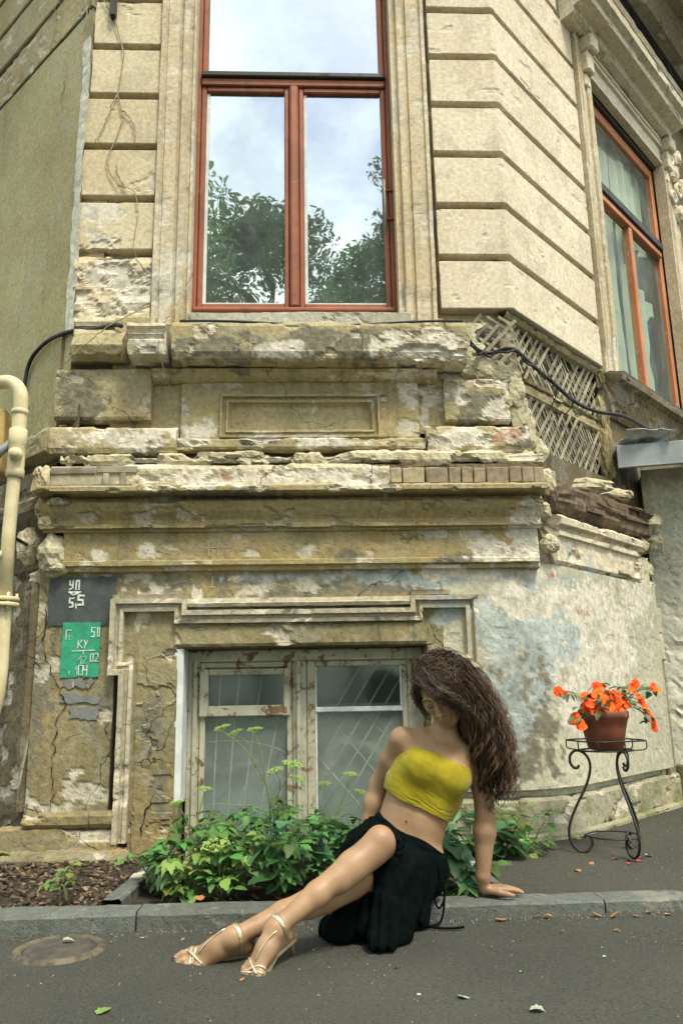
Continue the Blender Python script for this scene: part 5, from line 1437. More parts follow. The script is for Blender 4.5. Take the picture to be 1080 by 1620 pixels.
# ================================================================== plants
def leaf_mat(name, c1, c2, rough=0.5, through=0.22):
    t = NT(name)
    hs = t.n('ShaderNodeHueSaturation')
    base = t.mix(t.ramp(t.noise(18, 4, 0.6), 0.35, 0.65), c2, c1)
    t.set(hs, 'Color', base)
    t.set(hs, 'Value', t.ramp(t.rnd(), 0, 1, 0.6, 1.4))
    t.set(hs, 'Hue', t.ramp(t.rnd(), 0, 1, 0.468, 0.515))
    t.done(hs.outputs[0], rough, t.bump(t.noise(60, 3), 0.3, 0.003), 0.35)
    t.b.inputs['Subsurface Weight'].default_value = 0.0
    tl = t.n('ShaderNodeBsdfTranslucent'); t.t.links.new(hs.outputs[0], tl.inputs[0])
    mx = t.n('ShaderNodeMixShader'); mx.inputs[0].default_value = through
    t.t.links.new(t.b.outputs[0], mx.inputs[1]); t.t.links.new(tl.outputs[0], mx.inputs[2])
    t.t.links.new(mx.outputs[0], t.out.inputs['Surface'])
    return t.m
M['leaf'] = leaf_mat('ground_elder_leaf', (0.085, 0.20, 0.050), (0.050, 0.130, 0.036))
M['leaf_yellow'] = leaf_mat('yellow_green_leaf', (0.18, 0.26, 0.06), (0.11, 0.20, 0.04))
M['leaf_dark'] = leaf_mat('blue_green_lobed_leaf', (0.070, 0.175, 0.075), (0.045, 0.12, 0.055))
M['stem'] = simple('green_stem', (0.12, 0.20, 0.05), (0.10, 0.13, 0.04), 20, 0.6)
M['umbel'] = simple('yellow_green_umbel', (0.30, 0.40, 0.09), (0.22, 0.33, 0.07), 40, 0.7, vary=0.15)

def leaflet(L_, W, fold=0.25, droop=0.3, serr=0.05, n=7, lobes=0, rr=random):
    """one leaf blade along +X, folded along the midrib and drooping to its tip"""
    V, F_ = [], []
    for i in range(n + 1):
        t = i / n
        w = W * (sin(pi * min(1, t ** 0.75)) ** 0.85) * (1 - 0.25 * t)
        if lobes: w *= 1 + 0.32 * abs(sin(t * pi * lobes))
        w += W * serr * (1 if i % 2 else -1) * (0 < i < n)
        x_ = L_ * t
        z_ = -droop * L_ * t * t
        V += [(x_ - 0.12 * w, -w, z_ + fold * w), (x_, 0, z_), (x_ - 0.12 * w, w, z_ + fold * w)]
    for i in range(n):
        a = i * 3
        F_ += [(a, a + 3, a + 4, a + 1), (a + 1, a + 4, a + 5, a + 2)]
    return np.array(V), F_

def compound_leaf(seed, nleaf, L_, W, petiole, lobes=0):
    rr = random.Random(seed)
    g = Geo()
    tip = Vector((petiole * 0.9, 0, petiole * 0.25))
    pts = spline([(0, 0, 0), (petiole * 0.5, 0, petiole * 0.32), tuple(tip)], 6)
    V, F_ = tube_geo(pts, 0.0016, 4)
    g.add(V, F_)
    angs = {1: [0], 3: [0, 62, -62], 5: [0, 48, -48, 100, -100]}[nleaf]
    for k, a in enumerate(angs):
        l = L_ * (1.0 if k == 0 else 0.86 if k < 3 else 0.66) * rr.uniform(0.9, 1.1)
        V, F_ = leaflet(l, W * l / L_ * rr.uniform(0.9, 1.1), rr.uniform(0.1, 0.35), rr.uniform(0.1, 0.45), 0.10, 8, lobes, rr)
        m = Euler((rr.uniform(-.25, .25), rr.uniform(-0.15, 0.3), radians(a + rr.uniform(-8, 8)))).to_matrix()
        st = tip + Vector((0.010 * cos(radians(a)), 0.010 * sin(radians(a)), 0)) * (1.6 if k == 0 else 1)
        g.add([m @ Vector(v) + st for v in V], F_)
        V, F_ = tube_geo([tip, st], 0.0012, 4)
        g.add(V, F_)
    me = bpy.data.meshes.new('leaf')
    me.from_pydata([tuple(v) for v in np.concatenate(g.V)], [], g.F)
    me.polygons.foreach_set('use_smooth', [True] * len(me.polygons))
    return me
def with_mat(me, mat):
    m2 = me.copy(); m2.materials.clear(); m2.materials.append(mat); return m2
LV = [compound_leaf(i, 3 if i % 3 else 5, 0.054, 0.0185, 0.055) for i in range(6)]
LV_G = [with_mat(m, M['leaf']) for m in LV]
LV_Y = [with_mat(m, M['leaf_yellow']) for m in LV]
LB = [compound_leaf(20 + i, 1, 0.072, 0.032, 0.045, 3) for i in range(4)]
LB_G = [with_mat(m, M['leaf_dark']) for m in LB]
LS = [with_mat(compound_leaf(30 + i, 1, 0.072, 0.026, 0.03), M['leaf']) for i in range(3)]

def place_leaf(me, par, p, yaw, pitch, roll, s):
    o = bpy.data.objects.new('leaf', me)
    COL.objects.link(o)
    o.parent = par
    o.location = p
    o.rotation_euler = Euler((roll, pitch, yaw), 'XYZ')
    o.scale = (s, s, s)
    return o

def leafy_plant(x_, y_, z_, h_, spread, n, label, seed, kinds, group=None, nst=5, front=0.0):
    rr = random.Random(seed)
    e = empty('leafy_plant', (x_, y_, z_))
    tag(e, label, 'plant', group)
    stems = []
    for k in range(nst):
        a = rr.uniform(0, 2 * pi)
        r = spread * rr.uniform(0.3, 0.9)
        top = Vector((r * cos(a), r * sin(a) * 0.8 - front * rr.random(), h_ * rr.uniform(0.55, 1.0)))
        P = spline([(rr.uniform(-.02, .02), rr.uniform(-.02, .02), -0.02), tuple(top * 0.5 + Vector((0, 0, 0.08 * h_))), tuple(top)], 8)
        tube('stem', P, np.linspace(0.0032, 0.0018, len(P)), M['stem'], e, 5)
        stems.append(P)
    for k in range(n):
        P = stems[k % nst]
        t = rr.uniform(0.25, 1.0)
        p = P[min(len(P) - 1, int(t * (len(P) - 1)))]
        yaw = rr.uniform(0, 2 * pi)
        if rr.random() < 0.6: yaw = -pi / 2 + rr.gauss(0, 1.0)              # leaves turn to the light of the street
        me = rr.choice(rr.choice(kinds))
        place_leaf(me, e, tuple(p + np.array([0, 0, rr.uniform(-0.01, 0.02)])), yaw, rr.uniform(-0.35, 0.45), rr.uniform(-0.4, 0.4), rr.uniform(0.5, 1.3))
    return e
G_, Y_, B_, S_ = LV_G, LV_Y, LB_G, LS
gL = 'leafy plants crowding the bed under the basement window'
plants = [
    (-0.62, -0.72, .26, .16, 22, 'low leafy plant at the left end of the bed beside the edging stone', [G_, G_, S_]),
    (-0.50, -0.88, .17, .17, 24, 'bright leafy plant spilling over the kerb left of the sandals', [G_, Y_, S_]),
    (-0.40, -0.55, .30, .17, 24, 'taller leafy plant in front of the left window casement corner', [G_, G_]),
    (-0.30, -0.80, .27, .17, 26, 'three leafleted plant in the middle of the bed behind the kerb', [G_, G_, G_, Y_]),
    (-0.16, -0.58, .38, .17, 26, 'tall bushy plant below the window mullion', [G_, G_]),
    (-0.12, -0.84, .27, .16, 24, 'broad leafy plant just behind the kerb left of the crossed shins', [B_, G_, G_]),
    (0.02, -0.70, .32, .16, 22, 'leafy plant next to the raised knee behind the shins', [G_, B_]),
    (0.14, -0.48, .30, .15, 18, 'leafy plant half hidden behind the woman', [G_, G_]),
    (-0.46, -0.36, .26, .14, 16, 'leafy plant against the wall at the left of the window', [G_, G_]),
    (-0.02, -0.38, .28, .15, 16, 'leafy plant against the glass under the mullion', [G_, G_])]
for i, (a, b, h_, s_, n, lb, kd) in enumerate(plants):
    leafy_plant(a, b, 0.02, h_ * 1.05, s_, n * 2, lb, 100 + i, kd, gL, 7)
gR = 'leafy plants at the right of the woman'
plants2 = [
    (0.52, -0.80, .26, .13, 24, 'dark lobed plant between the skirt and the supporting arm', [B_, B_, B_, G_]),
    (0.60, -0.55, .30, .12, 20, 'dark lobed plant behind the supporting arm', [B_, B_]),
    (0.62, -0.92, .12, .10, 14, 'small lobed plant low at the kerb beside the hand', [B_, G_]),
    (0.86, -0.42, .30, .13, 24, 'leafy plant growing at the wall right of the arm', [G_, B_, S_]),
    (0.98, -0.38, .24, .15, 24, 'leafy plant with yellowing tips nearest to the iron stand', [S_, G_, S_, Y_]),
    (0.78, -0.20, .34, .12, 18, 'taller leafy plant against the wall below the hair', [B_, G_])]
for i, (a, b, h_, s_, n, lb, kd) in enumerate(plants2):
    leafy_plant(a, b, 0.03, h_, s_, int(n * 1.7), lb, 140 + i, kd, gR, 7)
for i, (a, b, lb) in enumerate(((-1.46, -0.52, 'tiny green seedling on the bark chips at the left edge'), (-1.02, -0.62, 'small yellow green seedling in the middle of the bark chips'), (-0.95, -0.90, 'small green sprout near the kerb on the bark chips'))):
    leafy_plant(a, b, 0.045, 0.10, 0.06, 5, lb, 170 + i, [Y_ if i else S_, S_], None, 2)

# tall flowering stalks with umbels
def umbel_mesh(seed, R_=0.035, n=13):
    rr = random.Random(seed)
    g = Geo()
    for k in range(n):
        a, t = k * 2.4, (0.15 + 0.85 * (k / n)) ** 0.5
        tip = Vector((R_ * t * cos(a), R_ * t * sin(a), R_ * (0.75 - 0.35 * t * t)))
        V, F_ = tube_geo([(0, 0, 0), tuple(tip * 0.6 + Vector((0, 0, 0.002))), tuple(tip)], 0.0009, 3)
        g.add(V, F_)
        for q in range(9):
            c = tip + Vector((rr.gauss(0, .0045), rr.gauss(0, .0045), rr.gauss(0.001, .002)))
            s_ = 0.0027
            V = [c + Vector(v) * s_ for v in ((1, 0, 0), (-1, 0, 0), (0, 1, 0), (0, -1, 0), (0, 0, 1), (0, 0, -1))]
            g.add(V, [(0, 2, 4), (2, 1, 4), (1, 3, 4), (3, 0, 4), (2, 0, 5), (1, 2, 5), (3, 1, 5), (0, 3, 5)])
    me = bpy.data.meshes.new('umbel')
    me.from_pydata([tuple(v) for v in np.concatenate(g.V)], [], g.F)
    me.materials.append(M['umbel'])
    return me
UM = [umbel_mesh(i) for i in range(3)]
def umbellifer(base, label, stalks, seed):
    rr = random.Random(seed)
    e = empty('umbel_plant', base)
    tag(e, label, 'plant', 'tall umbel stalks in the bed')
    b0 = np.array(base)
    for P, r, um in stalks:
        q = spline([np.array(p) - b0 for p in P], 18)
        tube('stem', q, np.linspace(r, r * 0.55, len(q)), M['stem'], e, 5)
        if um > 0:
            o = bpy.data.objects.new('umbel', rr.choice(UM)); COL.objects.link(o); o.parent = e
            o.location = q[-1]; d = Vector(q[-1] - q[-3])
            o.rotation_euler = (d.normalized() * 0.5 + Vector((0, -0.1, 0.9))).to_track_quat('Z', 'Y').to_euler()
            o.scale = (um, um, um)
    for k in range(4):
        P = stalks[0][0]
        p = np.array(P[0]) * (1 - 0.2 * k) + np.array(P[1]) * 0.2 * k - b0
        place_leaf(rr.choice(LV_G), e, tuple(p), rr.uniform(0, 6.3), -0.2, 0, 1.0)
umbellifer((-0.17, -0.62, 0.03), 'tallest umbel stalk rising in front of the left casement', [
    ([(-0.17, -0.62, .03), (-0.18, -0.62, .38), (-0.27, -0.62, .56), (-0.385, -0.60, .655)], .0045, 1.0),
    ([(-0.235, -0.62, .50), (-0.27, -0.60, .60), (-0.325, -0.57, .635)], .0026, 0.9),
    ([(-0.19, -0.62, .42), (-0.21, -0.6, .55), (-0.245, -0.58, .645)], .003, 0.95),
    ([(-0.175, -0.62, .33), (-0.12, -0.63, .42), (-0.08, -0.64, .49)], .003, 1.35),
    ([(-0.13, -0.63, .41), (-0.13, -0.65, .45), (-0.145, -0.66, .475)], .002, 1.0),
    ([(-0.15, -0.62, .35), (-0.10, -0.60, .40), (-0.06, -0.58, .43)], .0022, 1.0)], 1)
umbellifer((-0.50, -0.62, 0.03), 'shorter umbel stalk at the left part of the bed', [
    ([(-0.50, -0.62, .03), (-0.49, -0.62, .25), (-0.46, -0.60, .40)], .003, 0.9),
    ([(-0.495, -0.62, .2), (-0.54, -0.6, .30), (-0.575, -0.58, .345)], .0024, 0.9)], 2)
umbellifer((-0.35, -0.86, 0.03), 'low dense umbel sitting among the leaves in mid bed', [
    ([(-0.35, -0.86, .03), (-0.36, -0.88, .14), (-0.37, -0.90, .205)], .003, 1.8)], 3)
umbellifer((0.05, -0.52, 0.03), 'umbel stalk leaning beside her resting arm', [
    ([(0.05, -0.52, .03), (0.09, -0.52, .22), (0.15, -0.52, .36), (0.18, -0.52, .44)], .0034, 0.9),
    ([(0.10, -0.52, .25), (0.07, -0.5, .34), (0.065, -0.5, .40)], .0024, 0.9),
    ([(0.13, -0.52, .31), (0.19, -0.5, .34), (0.22, -0.5, .365)], .0022, 0.8)], 4)
umbellifer((1.04, -0.30, 0.07), 'thin pale umbel stalks by the plinth left of the iron stand', [
    ([(1.04, -0.30, .07), (1.08, -0.30, .17), (1.06, -0.28, .26)], .0022, 0.7),
    ([(1.04, -0.30, .08), (1.14, -0.32, .15), (1.24, -0.34, .13)], .0018, 0.6)], 5)

# ================================================================== iron stand, pot and flowers
SX, SY = 1.393, -0.42
SZ = float(pav_z(np.array(SX), np.array(SY)))
stand = empty('plant_stand', (SX, SY, SZ))
tag(stand, 'black wrought iron plant stand with three scrolled legs on the pavement', 'plant stand')
leg_p = [(.128, .388), (.138, .375), (.155, .378), (.168, .400), (.166, .430), (.145, .452), (.115, .450), (.088, .425), (.078, .385), (.088, .335), (.115, .275), (.155, .205), (.188, .135), (.198, .075), (.182, .028), (.150, .006), (.118, .012), (.098, .040), (.102, .070), (.122, .080), (.132, .066)]
for a in (radians(168), radians(-78), radians(35)):
    P = [(r * cos(a), r * sin(a), z) for r, z in leg_p]
    tube('leg', spline(P, 90), 0.0062, M['iron'], stand, 8)
def ring(r, z, n=40, sq=0.0): 
    t = np.arange(n) * 2 * pi / n
    k = (np.abs(np.cos(t)) ** 5 + np.abs(np.sin(t)) ** 5) ** (-1 / 5) if sq else 1.0
    return np.stack([r * k * np.cos(t + 0.25), r * k * np.sin(t + 0.25), np.full(n, z)], -1)
tube('lower_ring', ring(0.118, 0.078), 0.0035, M['iron'], stand, 6, closed=True)
tube('tray_ring', ring(0.120, 0.455), 0.0045, M['iron'], stand, 6, closed=True)
tube('tray_rail', ring(0.148, 0.500, sq=1), 0.0038, M['iron'], stand, 6, closed=True)
for k in range(8):
    a = k * pi / 4 + 0.25
    q = 0.148 if k % 2 == 0 else 0.148 * 2 ** 0.3
    tube('tray_post', spline([(0.118 * cos(a), 0.118 * sin(a), 0.455), (q * 0.98 * cos(a), q * 0.98 * sin(a), 0.463), (q * cos(a), q * sin(a), 0.500)], 8), 0.003, M['iron'], stand, 6)
for a in (0.25, 0.25 + pi / 2):
    tube('tray_bar', [(0.118 * cos(a), 0.118 * sin(a), 0.452), (-0.118 * cos(a), -0.118 * sin(a), 0.452)], 0.004, M['iron'], stand, 6)
PZ = SZ + 0.460
pot = empty('flower_pot', (SX, SY, PZ))
tag(pot, 'brown terracotta flower pot standing in the ring of the iron stand', 'flower pot')
loc_mesh('pot_body', lathe_geo([(0.0005, 0.004), (0.07, 0.0), (0.080, 0.004), (0.098, 0.085), (0.108, 0.128), (0.112, 0.132), (0.112, 0.138), (0.117, 0.142), (0.118, 0.170), (0.114, 0.174), (0.106, 0.172), (0.104, 0.15), (0.0005, 0.15)], 36), M['terracotta'], pot)
V, F_ = lathe_geo([(0.0005, 0.153), (0.05, 0.157), (0.103, 0.151)], 20)
mesh('potting_soil', V, F_, M['soil'], pot)
M['petal'] = simple('orange_red_petal', (0.84, 0.115, 0.010), (0.74, 0.075, 0.008), 30, 0.6, spec=0.15, bump=0.1, vary=0.10)
M['petal_dark'] = simple('deep_orange_petal', (0.50, 0.035, 0.008), None, 30, 0.6)
M['leaf_pot'] = leaf_mat('grey_green_pot_leaf', (0.10, 0.17, 0.075), (0.06, 0.11, 0.05))
fl = empty('flowering_plant', (SX, SY, PZ + 0.15))
tag(fl, 'orange red flowering plant sprawling over its pot', 'flowering plant')
def flower_mesh(seed):
    rr = random.Random(seed)
    g = Geo()
    for k in range(5):
        a = k * 2 * pi / 5 + rr.uniform(-.15, .15)
        L_, W = 0.021 * rr.uniform(.85, 1.15), 0.012 * rr.uniform(.9, 1.15)
        V = []
        for t, w in ((0.05, .2), (0.45, .85), (0.8, 1.0), (1.0, .45)):
            for sg in (-1, 0, 1):
                z_ = 0.006 * t - 0.008 * t * t + (0.002 if sg else 0)
                v = Vector((L_ * t * (1 if sg == 0 else .95), W * w * sg, z_ + rr.uniform(-.0015, .0015)))
                V.append(Euler((0, 0, a)).to_matrix() @ v)
        F_ = []
        for i in range(3):
            for j in range(2):
                F_.append((i * 3 + j, i * 3 + j + 1, i * 3 + j + 4, i * 3 + j + 3))
        g.add(V, F_)
    me = bpy.data.meshes.new('blossom')
    me.from_pydata([tuple(v) for v in np.concatenate(g.V)], [], g.F)
    me.materials.append(M['petal'])
    me.polygons.foreach_set('use_smooth', [True] * len(me.polygons))
    return me
FM = [flower_mesh(i) for i in range(4)]
LP = [with_mat(compound_leaf(50 + i, 1, 0.042, 0.015, 0.014), M['leaf_pot']) for i in range(3)]
rr = random.Random(3)
heads = [(-.075, -.02, .045), (-.05, -.06, .075), (-.03, -.04, .095), (-.06, -.05, .030), (0, -.07, .085), (.02, -.06, .055), (.01, -.085, .03), (-.02, -.09, .055), (.05, -.06, .08), (.075, -.05, .06), (.085, -.03, .09), (.06, -.07, .035), (-.09, -.03, .085),
         (-.01, 0, .145), (.015, .01, .140), (-.025, -.01, .138), (-.205, .0, .115), (-.19, -.02, .11), (-.165, -.05, -.02), (-.14, -.06, -.03), (-.15, -.05, -.005), (-.125, -.06, -.045), (.16, .0, .135), (.175, .0, .145), (.13, -.01, .125), (.255, -.02, .125), (.27, -.02, .120), (.245, -.03, .115), (.265, -.0, .130),
         (.175, -.03, .07), (.19, -.03, .045), (.205, -.03, .015), (.215, -.04, -.015), (.225, -.04, -.035), (.23, -.03, -.055), (.165, -.04, .09), (-.085, -.07, .06), (.03, -.08, .10), (-.04, -.08, .02), (.12, .03, .08), (-.01, -.05, .11), (.095, -.06, .055), (-.10, -.05, .035), (.055, -.08, .015), (-.055, -.075, .055), (-.015, -.085, .075), (.035, -.09, .06), (-.08, -.06, .05), (.07, -.07, .075), (-.045, -.05, .10), (.0, -.095, .045), (-.065, -.085, .025)]
stem_targets = []
for i, (a, b, c) in enumerate(heads):
    P = spline([(a * 0.25, b * 0.2, 0.0), (a * 0.65, b * 0.6, 0.04 + max(0, c) * 0.6), (a, b, c)], 8)
    if i % 2 == 0 or i > 14: tube('stem', P, 0.0017, M['stem'], fl, 4)
    for q in range(1):
        o = bpy.data.objects.new('blossom', FM[(i + q) % 4]); COL.objects.link(o); o.parent = fl
        o.location = (a + rr.uniform(-.006, .006), b + rr.uniform(-.006, .006), c + rr.uniform(-.004, .004))
        d = Vector((a * 1.5, -0.6 + b, 0.35 + rr.uniform(-.3, .3)))
        o.rotation_euler = d.to_track_quat('Z', 'Y').to_euler()
        s_ = rr.uniform(1.1, 1.4) if i < 13 or i > 35 else rr.uniform(0.9, 1.15)
        o.scale = (s_, s_, s_)
    for q in range(3):
        k = rr.choice((3, 4, 5, 6, 7))
        p = P[min(k, len(P) - 1)]
        o = place_leaf(LP[(i + q) % 3], fl, tuple(p), rr.uniform(0, 6.3), rr.uniform(-.3, .6), rr.uniform(-.4, .4), rr.uniform(.7, 1.15))

# ================================================================== fallen leaves and petals
def dry_leaf(seed, L_, W):
    rr = random.Random(seed)
    V, F_ = leaflet(L_, W, rr.uniform(0.05, 0.5), rr.uniform(-0.35, 0.3), 0.16, 7)
    V = V + np.array([[-L_ / 2, 0, 0]])
    V[:, 2] += 0.15 * L_ * np.sin(V[:, 0] / L_ * 3 + rr.uniform(0, 6))
    V[:, 2] -= V[:, 2].min()
    return V, F_
lm = {'ochre': simple('dry_ochre_leaf', (0.44, 0.22, 0.07), (0.26, 0.12, 0.04), 30, 0.8), 'pale': simple('pale_grey_green_leaf', (0.36, 0.40, 0.31), (0.26, 0.30, 0.22), 30, 0.7),
      'green': simple('fresh_green_fallen_leaf', (0.18, 0.28, 0.07), (0.11, 0.19, 0.04), 30, 0.7), 'red': simple('fallen_red_petal', (0.60, 0.07, 0.03), (0.4, 0.04, 0.02), 30, 0.7), 'white': simple('paper_scrap', (0.6, 0.6, 0.54), None, 30, 0.8)}
def fallen(x_, y_, z_, L_, W, mat, label, seed, rz, group=None, nm='fallen_leaf', cat='leaf'):
    V, F_ = dry_leaf(seed, L_, W)
    o = mesh(nm, V, F_, lm[mat], None, True)
    o.location = (x_, y_, z_)
    o.rotation_euler = (0, 0, rz)
    tag(o, label, cat, group)
for a in ((0.411, -1.895, 0.002, .040, .016, 'pale', 'pale curled leaf lying in the middle of the asphalt foreground', 1, .5),
          (0.578, -2.006, 0.002, .044, .017, 'pale', 'pale torn leaf nearest to the bottom edge on the asphalt', 2, -.4),
          (-0.81, -1.31, 0.013, .042, .018, 'pale', 'pale green leaf lying on the round iron cover', 3, .3),
          (-0.546, -1.90, 0.002, .050, .018, 'green', 'fresh yellow green leaf in the foreground below the iron cover', 4, .9),
          (-0.42, -0.985, 0.058, .05, .02, 'ochre', 'withered leaf drooping over the kerb at the plant bed', 5, -1.2),
          (-0.132, -1.34, 0.002, .026, .010, 'pale', 'small pale leaf on the asphalt beside the sandals', 6, .2),
          (0.687, -1.165, 0.002, .048, .014, 'ochre', 'long dry ochre leaf below the hand at the kerb foot', 7, .2),
          (1.125, -0.687, 0.058, .036, .015, 'ochre', 'curled ochre leaf on the pavement in front of the iron stand', 8, 2.2),
          (1.225, -0.583, 0.063, .028, .012, 'ochre', 'smaller ochre leaf nearer to the front foot of the stand', 9, 1.2)):
    fallen(*a)
fallen(1.52, -0.494, 0.072, .038, .014, 'white', 'small white paper scrap on the pavement right of the stand', 10, .1, None, 'paper_scrap', 'scrap')
for i, a in enumerate(((1.242, -1.13), (1.043, -1.15), (1.10, -1.17), (1.30, -1.16), (0.86, -1.155), (1.18, -1.165), (0.82, -1.15), (1.4, -1.15))):
    fallen(a[0], a[1], 0.002, random.uniform(.022, .042), random.uniform(.008, .014), 'ochre', 'dry ochre leaf blown along the foot of the kerb at the right', 20 + i, random.uniform(-.6, .6), 'dry leaves along the kerb foot')
for i, a in enumerate(((1.043, -1.332), (0.256, -1.641), (0.612, -1.715), (0.86, -1.32), (0.291, -1.861), (-0.434, -1.286), (-0.302, -1.328), (-0.678, -1.289), (-0.58, -1.25), (-0.2, -1.7), (0.9, -1.6), (1.2, -1.5), (-0.35, -1.22), (0.7, -1.4))):
    fallen(a[0], a[1], 0.002, random.uniform(.010, .022), random.uniform(.005, .009), 'pale' if i % 3 else 'ochre', 'tiny leaf scrap scattered on the asphalt', 40 + i, random.uniform(0, 6), 'leaf scraps on the asphalt')
for i, a in enumerate(((1.101, -0.351), (1.349, -0.516), (1.36, -0.53), (1.40, -0.56), (1.44, -0.57), (1.38, -0.60), (1.47, -0.52))):
    z = float(pav_z(np.array(a[0]), np.array(a[1])))
    fallen(a[0], a[1], z + .001, random.uniform(.016, .028), random.uniform(.008, .013), 'red', 'red petal fallen on the pavement around the iron stand', 60 + i, random.uniform(0, 6), 'red petals under the stand', 'fallen_petal', 'petal')

# ================================================================== trees across the street, some mirrored in the panes, others unseen
M['bark'] = simple('grey_brown_bark', (0.12, 0.10, 0.075), (0.06, 0.05, 0.04), 5, 0.95, bump=0.8, bscale=18, bd=0.03)
M['tree_leaf'] = leaf_mat('tree_foliage', (0.16, 0.29, 0.12), (0.10, 0.20, 0.08), 0.5, 0.5)
M['birch_leaf'] = leaf_mat('birch_foliage', (0.15, 0.25, 0.09), (0.10, 0.18, 0.06), 0.5, 0.5)
def tree(x_, y_, h_, cr, label, seed, mat, n, sparse=0.0, base=0.2):
    rr = np.random.default_rng(seed)
    e = empty('tree', (x_, y_, 0))
    tag(e, label, 'tree')
    g = Geo()
    top = np.array([rr.normal(0, .3), rr.normal(0, .3), h_ * 0.93])
    P = spline([(0, 0, -0.2), tuple(top * 0.35 + rr.normal(0, .12, 3) * [1, 1, 0]), tuple(top * 0.7), tuple(top)], 18)
    V, F_ = tube_geo(P, np.linspace(0.02 * h_, 0.03, len(P)), 9); g.add(V, F_)
    cl = []
    for k in range(20):
        t = rr.uniform(base, 0.97)
        p = P[int(t * (len(P) - 1))]
        a = k * 2.4 + rr.uniform(-.3, .3)
        prof = sin(pi * min(1, max(0.05, (t - base) / (1.02 - base))) ** 0.8)
        L_ = cr * (0.35 + 0.75 * prof) * rr.uniform(.7, 1.1)
        q = p + np.array([L_ * cos(a), L_ * sin(a), L_ * rr.uniform(.15, .55)])
        m = (p + q) / 2 + np.array([0, 0, 0.1 * L_])
        V, F_ = tube_geo(spline([p, m, q], 8), np.linspace(0.007 * h_, 0.012, 9), 6); g.add(V, F_)
        for s_ in (0.45, 0.7, 0.9, 1.0):
            cl.append((p + (q - p) * s_ + rr.normal(0, .15, 3), 0.22 * cr + 0.22 * L_ * rr.uniform(.6, 1.2)))
    cl.append((top, 0.3 * cr))
    g.build('trunk', M['bark'], e, True)
    cl = [c for c in cl if rr.random() > sparse]
    w = np.array([c[1] ** 2 for c in cl]); w /= w.sum()
    idx = rr.choice(len(cl), n, p=w)
    C_ = np.array([cl[i][0] for i in idx]); R_ = np.array([cl[i][1] for i in idx])
    d = rr.normal(0, 1, (n, 3)); d /= np.linalg.norm(d, axis=1)[:, None]
    pos = C_ + d * (R_ * rr.random(n) ** 0.45)[:, None] * [1, 1, 0.75]
    s = rr.uniform(0.045, 0.095, n)
    u = rr.normal(0, 1, (n, 3)); u /= np.linalg.norm(u, axis=1)[:, None]
    v = np.cross(u, rr.normal(0, 1, (n, 3))); v /= np.linalg.norm(v, axis=1)[:, None]
    V = np.stack([pos - u * s[:, None], pos + v * s[:, None] * .5, pos + u * s[:, None], pos - v * s[:, None] * .5], 1).reshape(-1, 3)
    mesh('crown', V, np.arange(n * 4).reshape(-1, 4), mat, e)
tree(-2.6, -13.6, 14.4, 2.3, 'loose topped tree across the street mirrored at the left of the left pane', 1, M['birch_leaf'], 26000, 0.25)
tree(-1.0, -14.5, 14.0, 2.6, 'dense dark tree mirrored in the middle of the left pane', 2, M['tree_leaf'], 40000)
tree(1.0, -15.0, 13.6, 2.6, 'rounded dark tree mirrored low in the right pane', 3, M['tree_leaf'], 40000)
tree(3.3, -14.0, 15.6, 1.6, 'tall thin birch mirrored along the right edge of the right pane', 4, M['birch_leaf'], 16000, 0.35)
tree(-5.6, -12.0, 12.0, 2.8, 'broad tree across the street left of the mirrored ones', 5, M['tree_leaf'], 9000)
tree(6.6, -13.0, 11.0, 2.6, 'broad tree across the street right of the mirrored ones', 6, M['tree_leaf'], 8000)

for i, (x_, y_, h_, c_) in enumerate(((-9.5, -11.5, 10.5, 3.0), (-13.5, -9.0, 11.5, 3.2), (10.5, -11.0, 9.0, 2.8), (15.0, -9.5, 10.5, 3.0))):  # further unseen trees, added to cut the low sky light and darken soffits
    tree(x_, y_, h_, c_, ('unseen bushy tree well to the left, added to cut low sky light', 'unseen farthest tree to the left, added to cut low sky light', 'unseen bushy tree well to the right, added to cut low sky light', 'unseen farthest tree to the right, added to cut low sky light')[i], 20 + i, M['tree_leaf'], 7000, 0.0, 0.1)
# houseplant standing inside the upper window
hpnt = empty('houseplant', (-0.30, 0.30, 3.06))
tag(hpnt, 'strap leaved houseplant behind the left pane of the upper window', 'houseplant')
M['strap'] = leaf_mat('strap_leaf', (0.22, 0.36, 0.13), (0.14, 0.28, 0.10))
for k in range(9):
    a = k * 0.75 + 0.4; r = 0.10 + 0.10 * ((k * 37) % 10) / 10; h_ = 0.30 + 0.25 * ((k * 53) % 10) / 10
    P = spline([(0, 0, 0.1), (r * .5 * cos(a), r * .5 * sin(a), h_ * .8), (r * 1.3 * cos(a), r * 1.3 * sin(a) * 0.5, h_), (r * 2.0 * cos(a), r * 1.2 * sin(a) * 0.5, h_ * 0.7)], 14)
    W = 0.016 * np.sin(np.linspace(0.25, pi, len(P)))
    sd = np.array([-sin(a), cos(a), 0])
    V = np.concatenate([[p - sd * w_, p + [0, 0, .004], p + sd * w_] for p, w_ in zip(P, W)])
    F_ = []
    for i in range(len(P) - 1):
        F_ += [(i * 3, i * 3 + 1, i * 3 + 4, i * 3 + 3), (i * 3 + 1, i * 3 + 2, i * 3 + 5, i * 3 + 4)]
    mesh('leaf', V, F_, M['strap'], hpnt, True)
loc_mesh('planter', lathe_geo([(0.0005, 0.0), (0.07, 0.0), (0.09, 0.12), (0.094, 0.13), (0.086, 0.13), (0.0005, 0.115)], 18), M['terracotta'], hpnt)
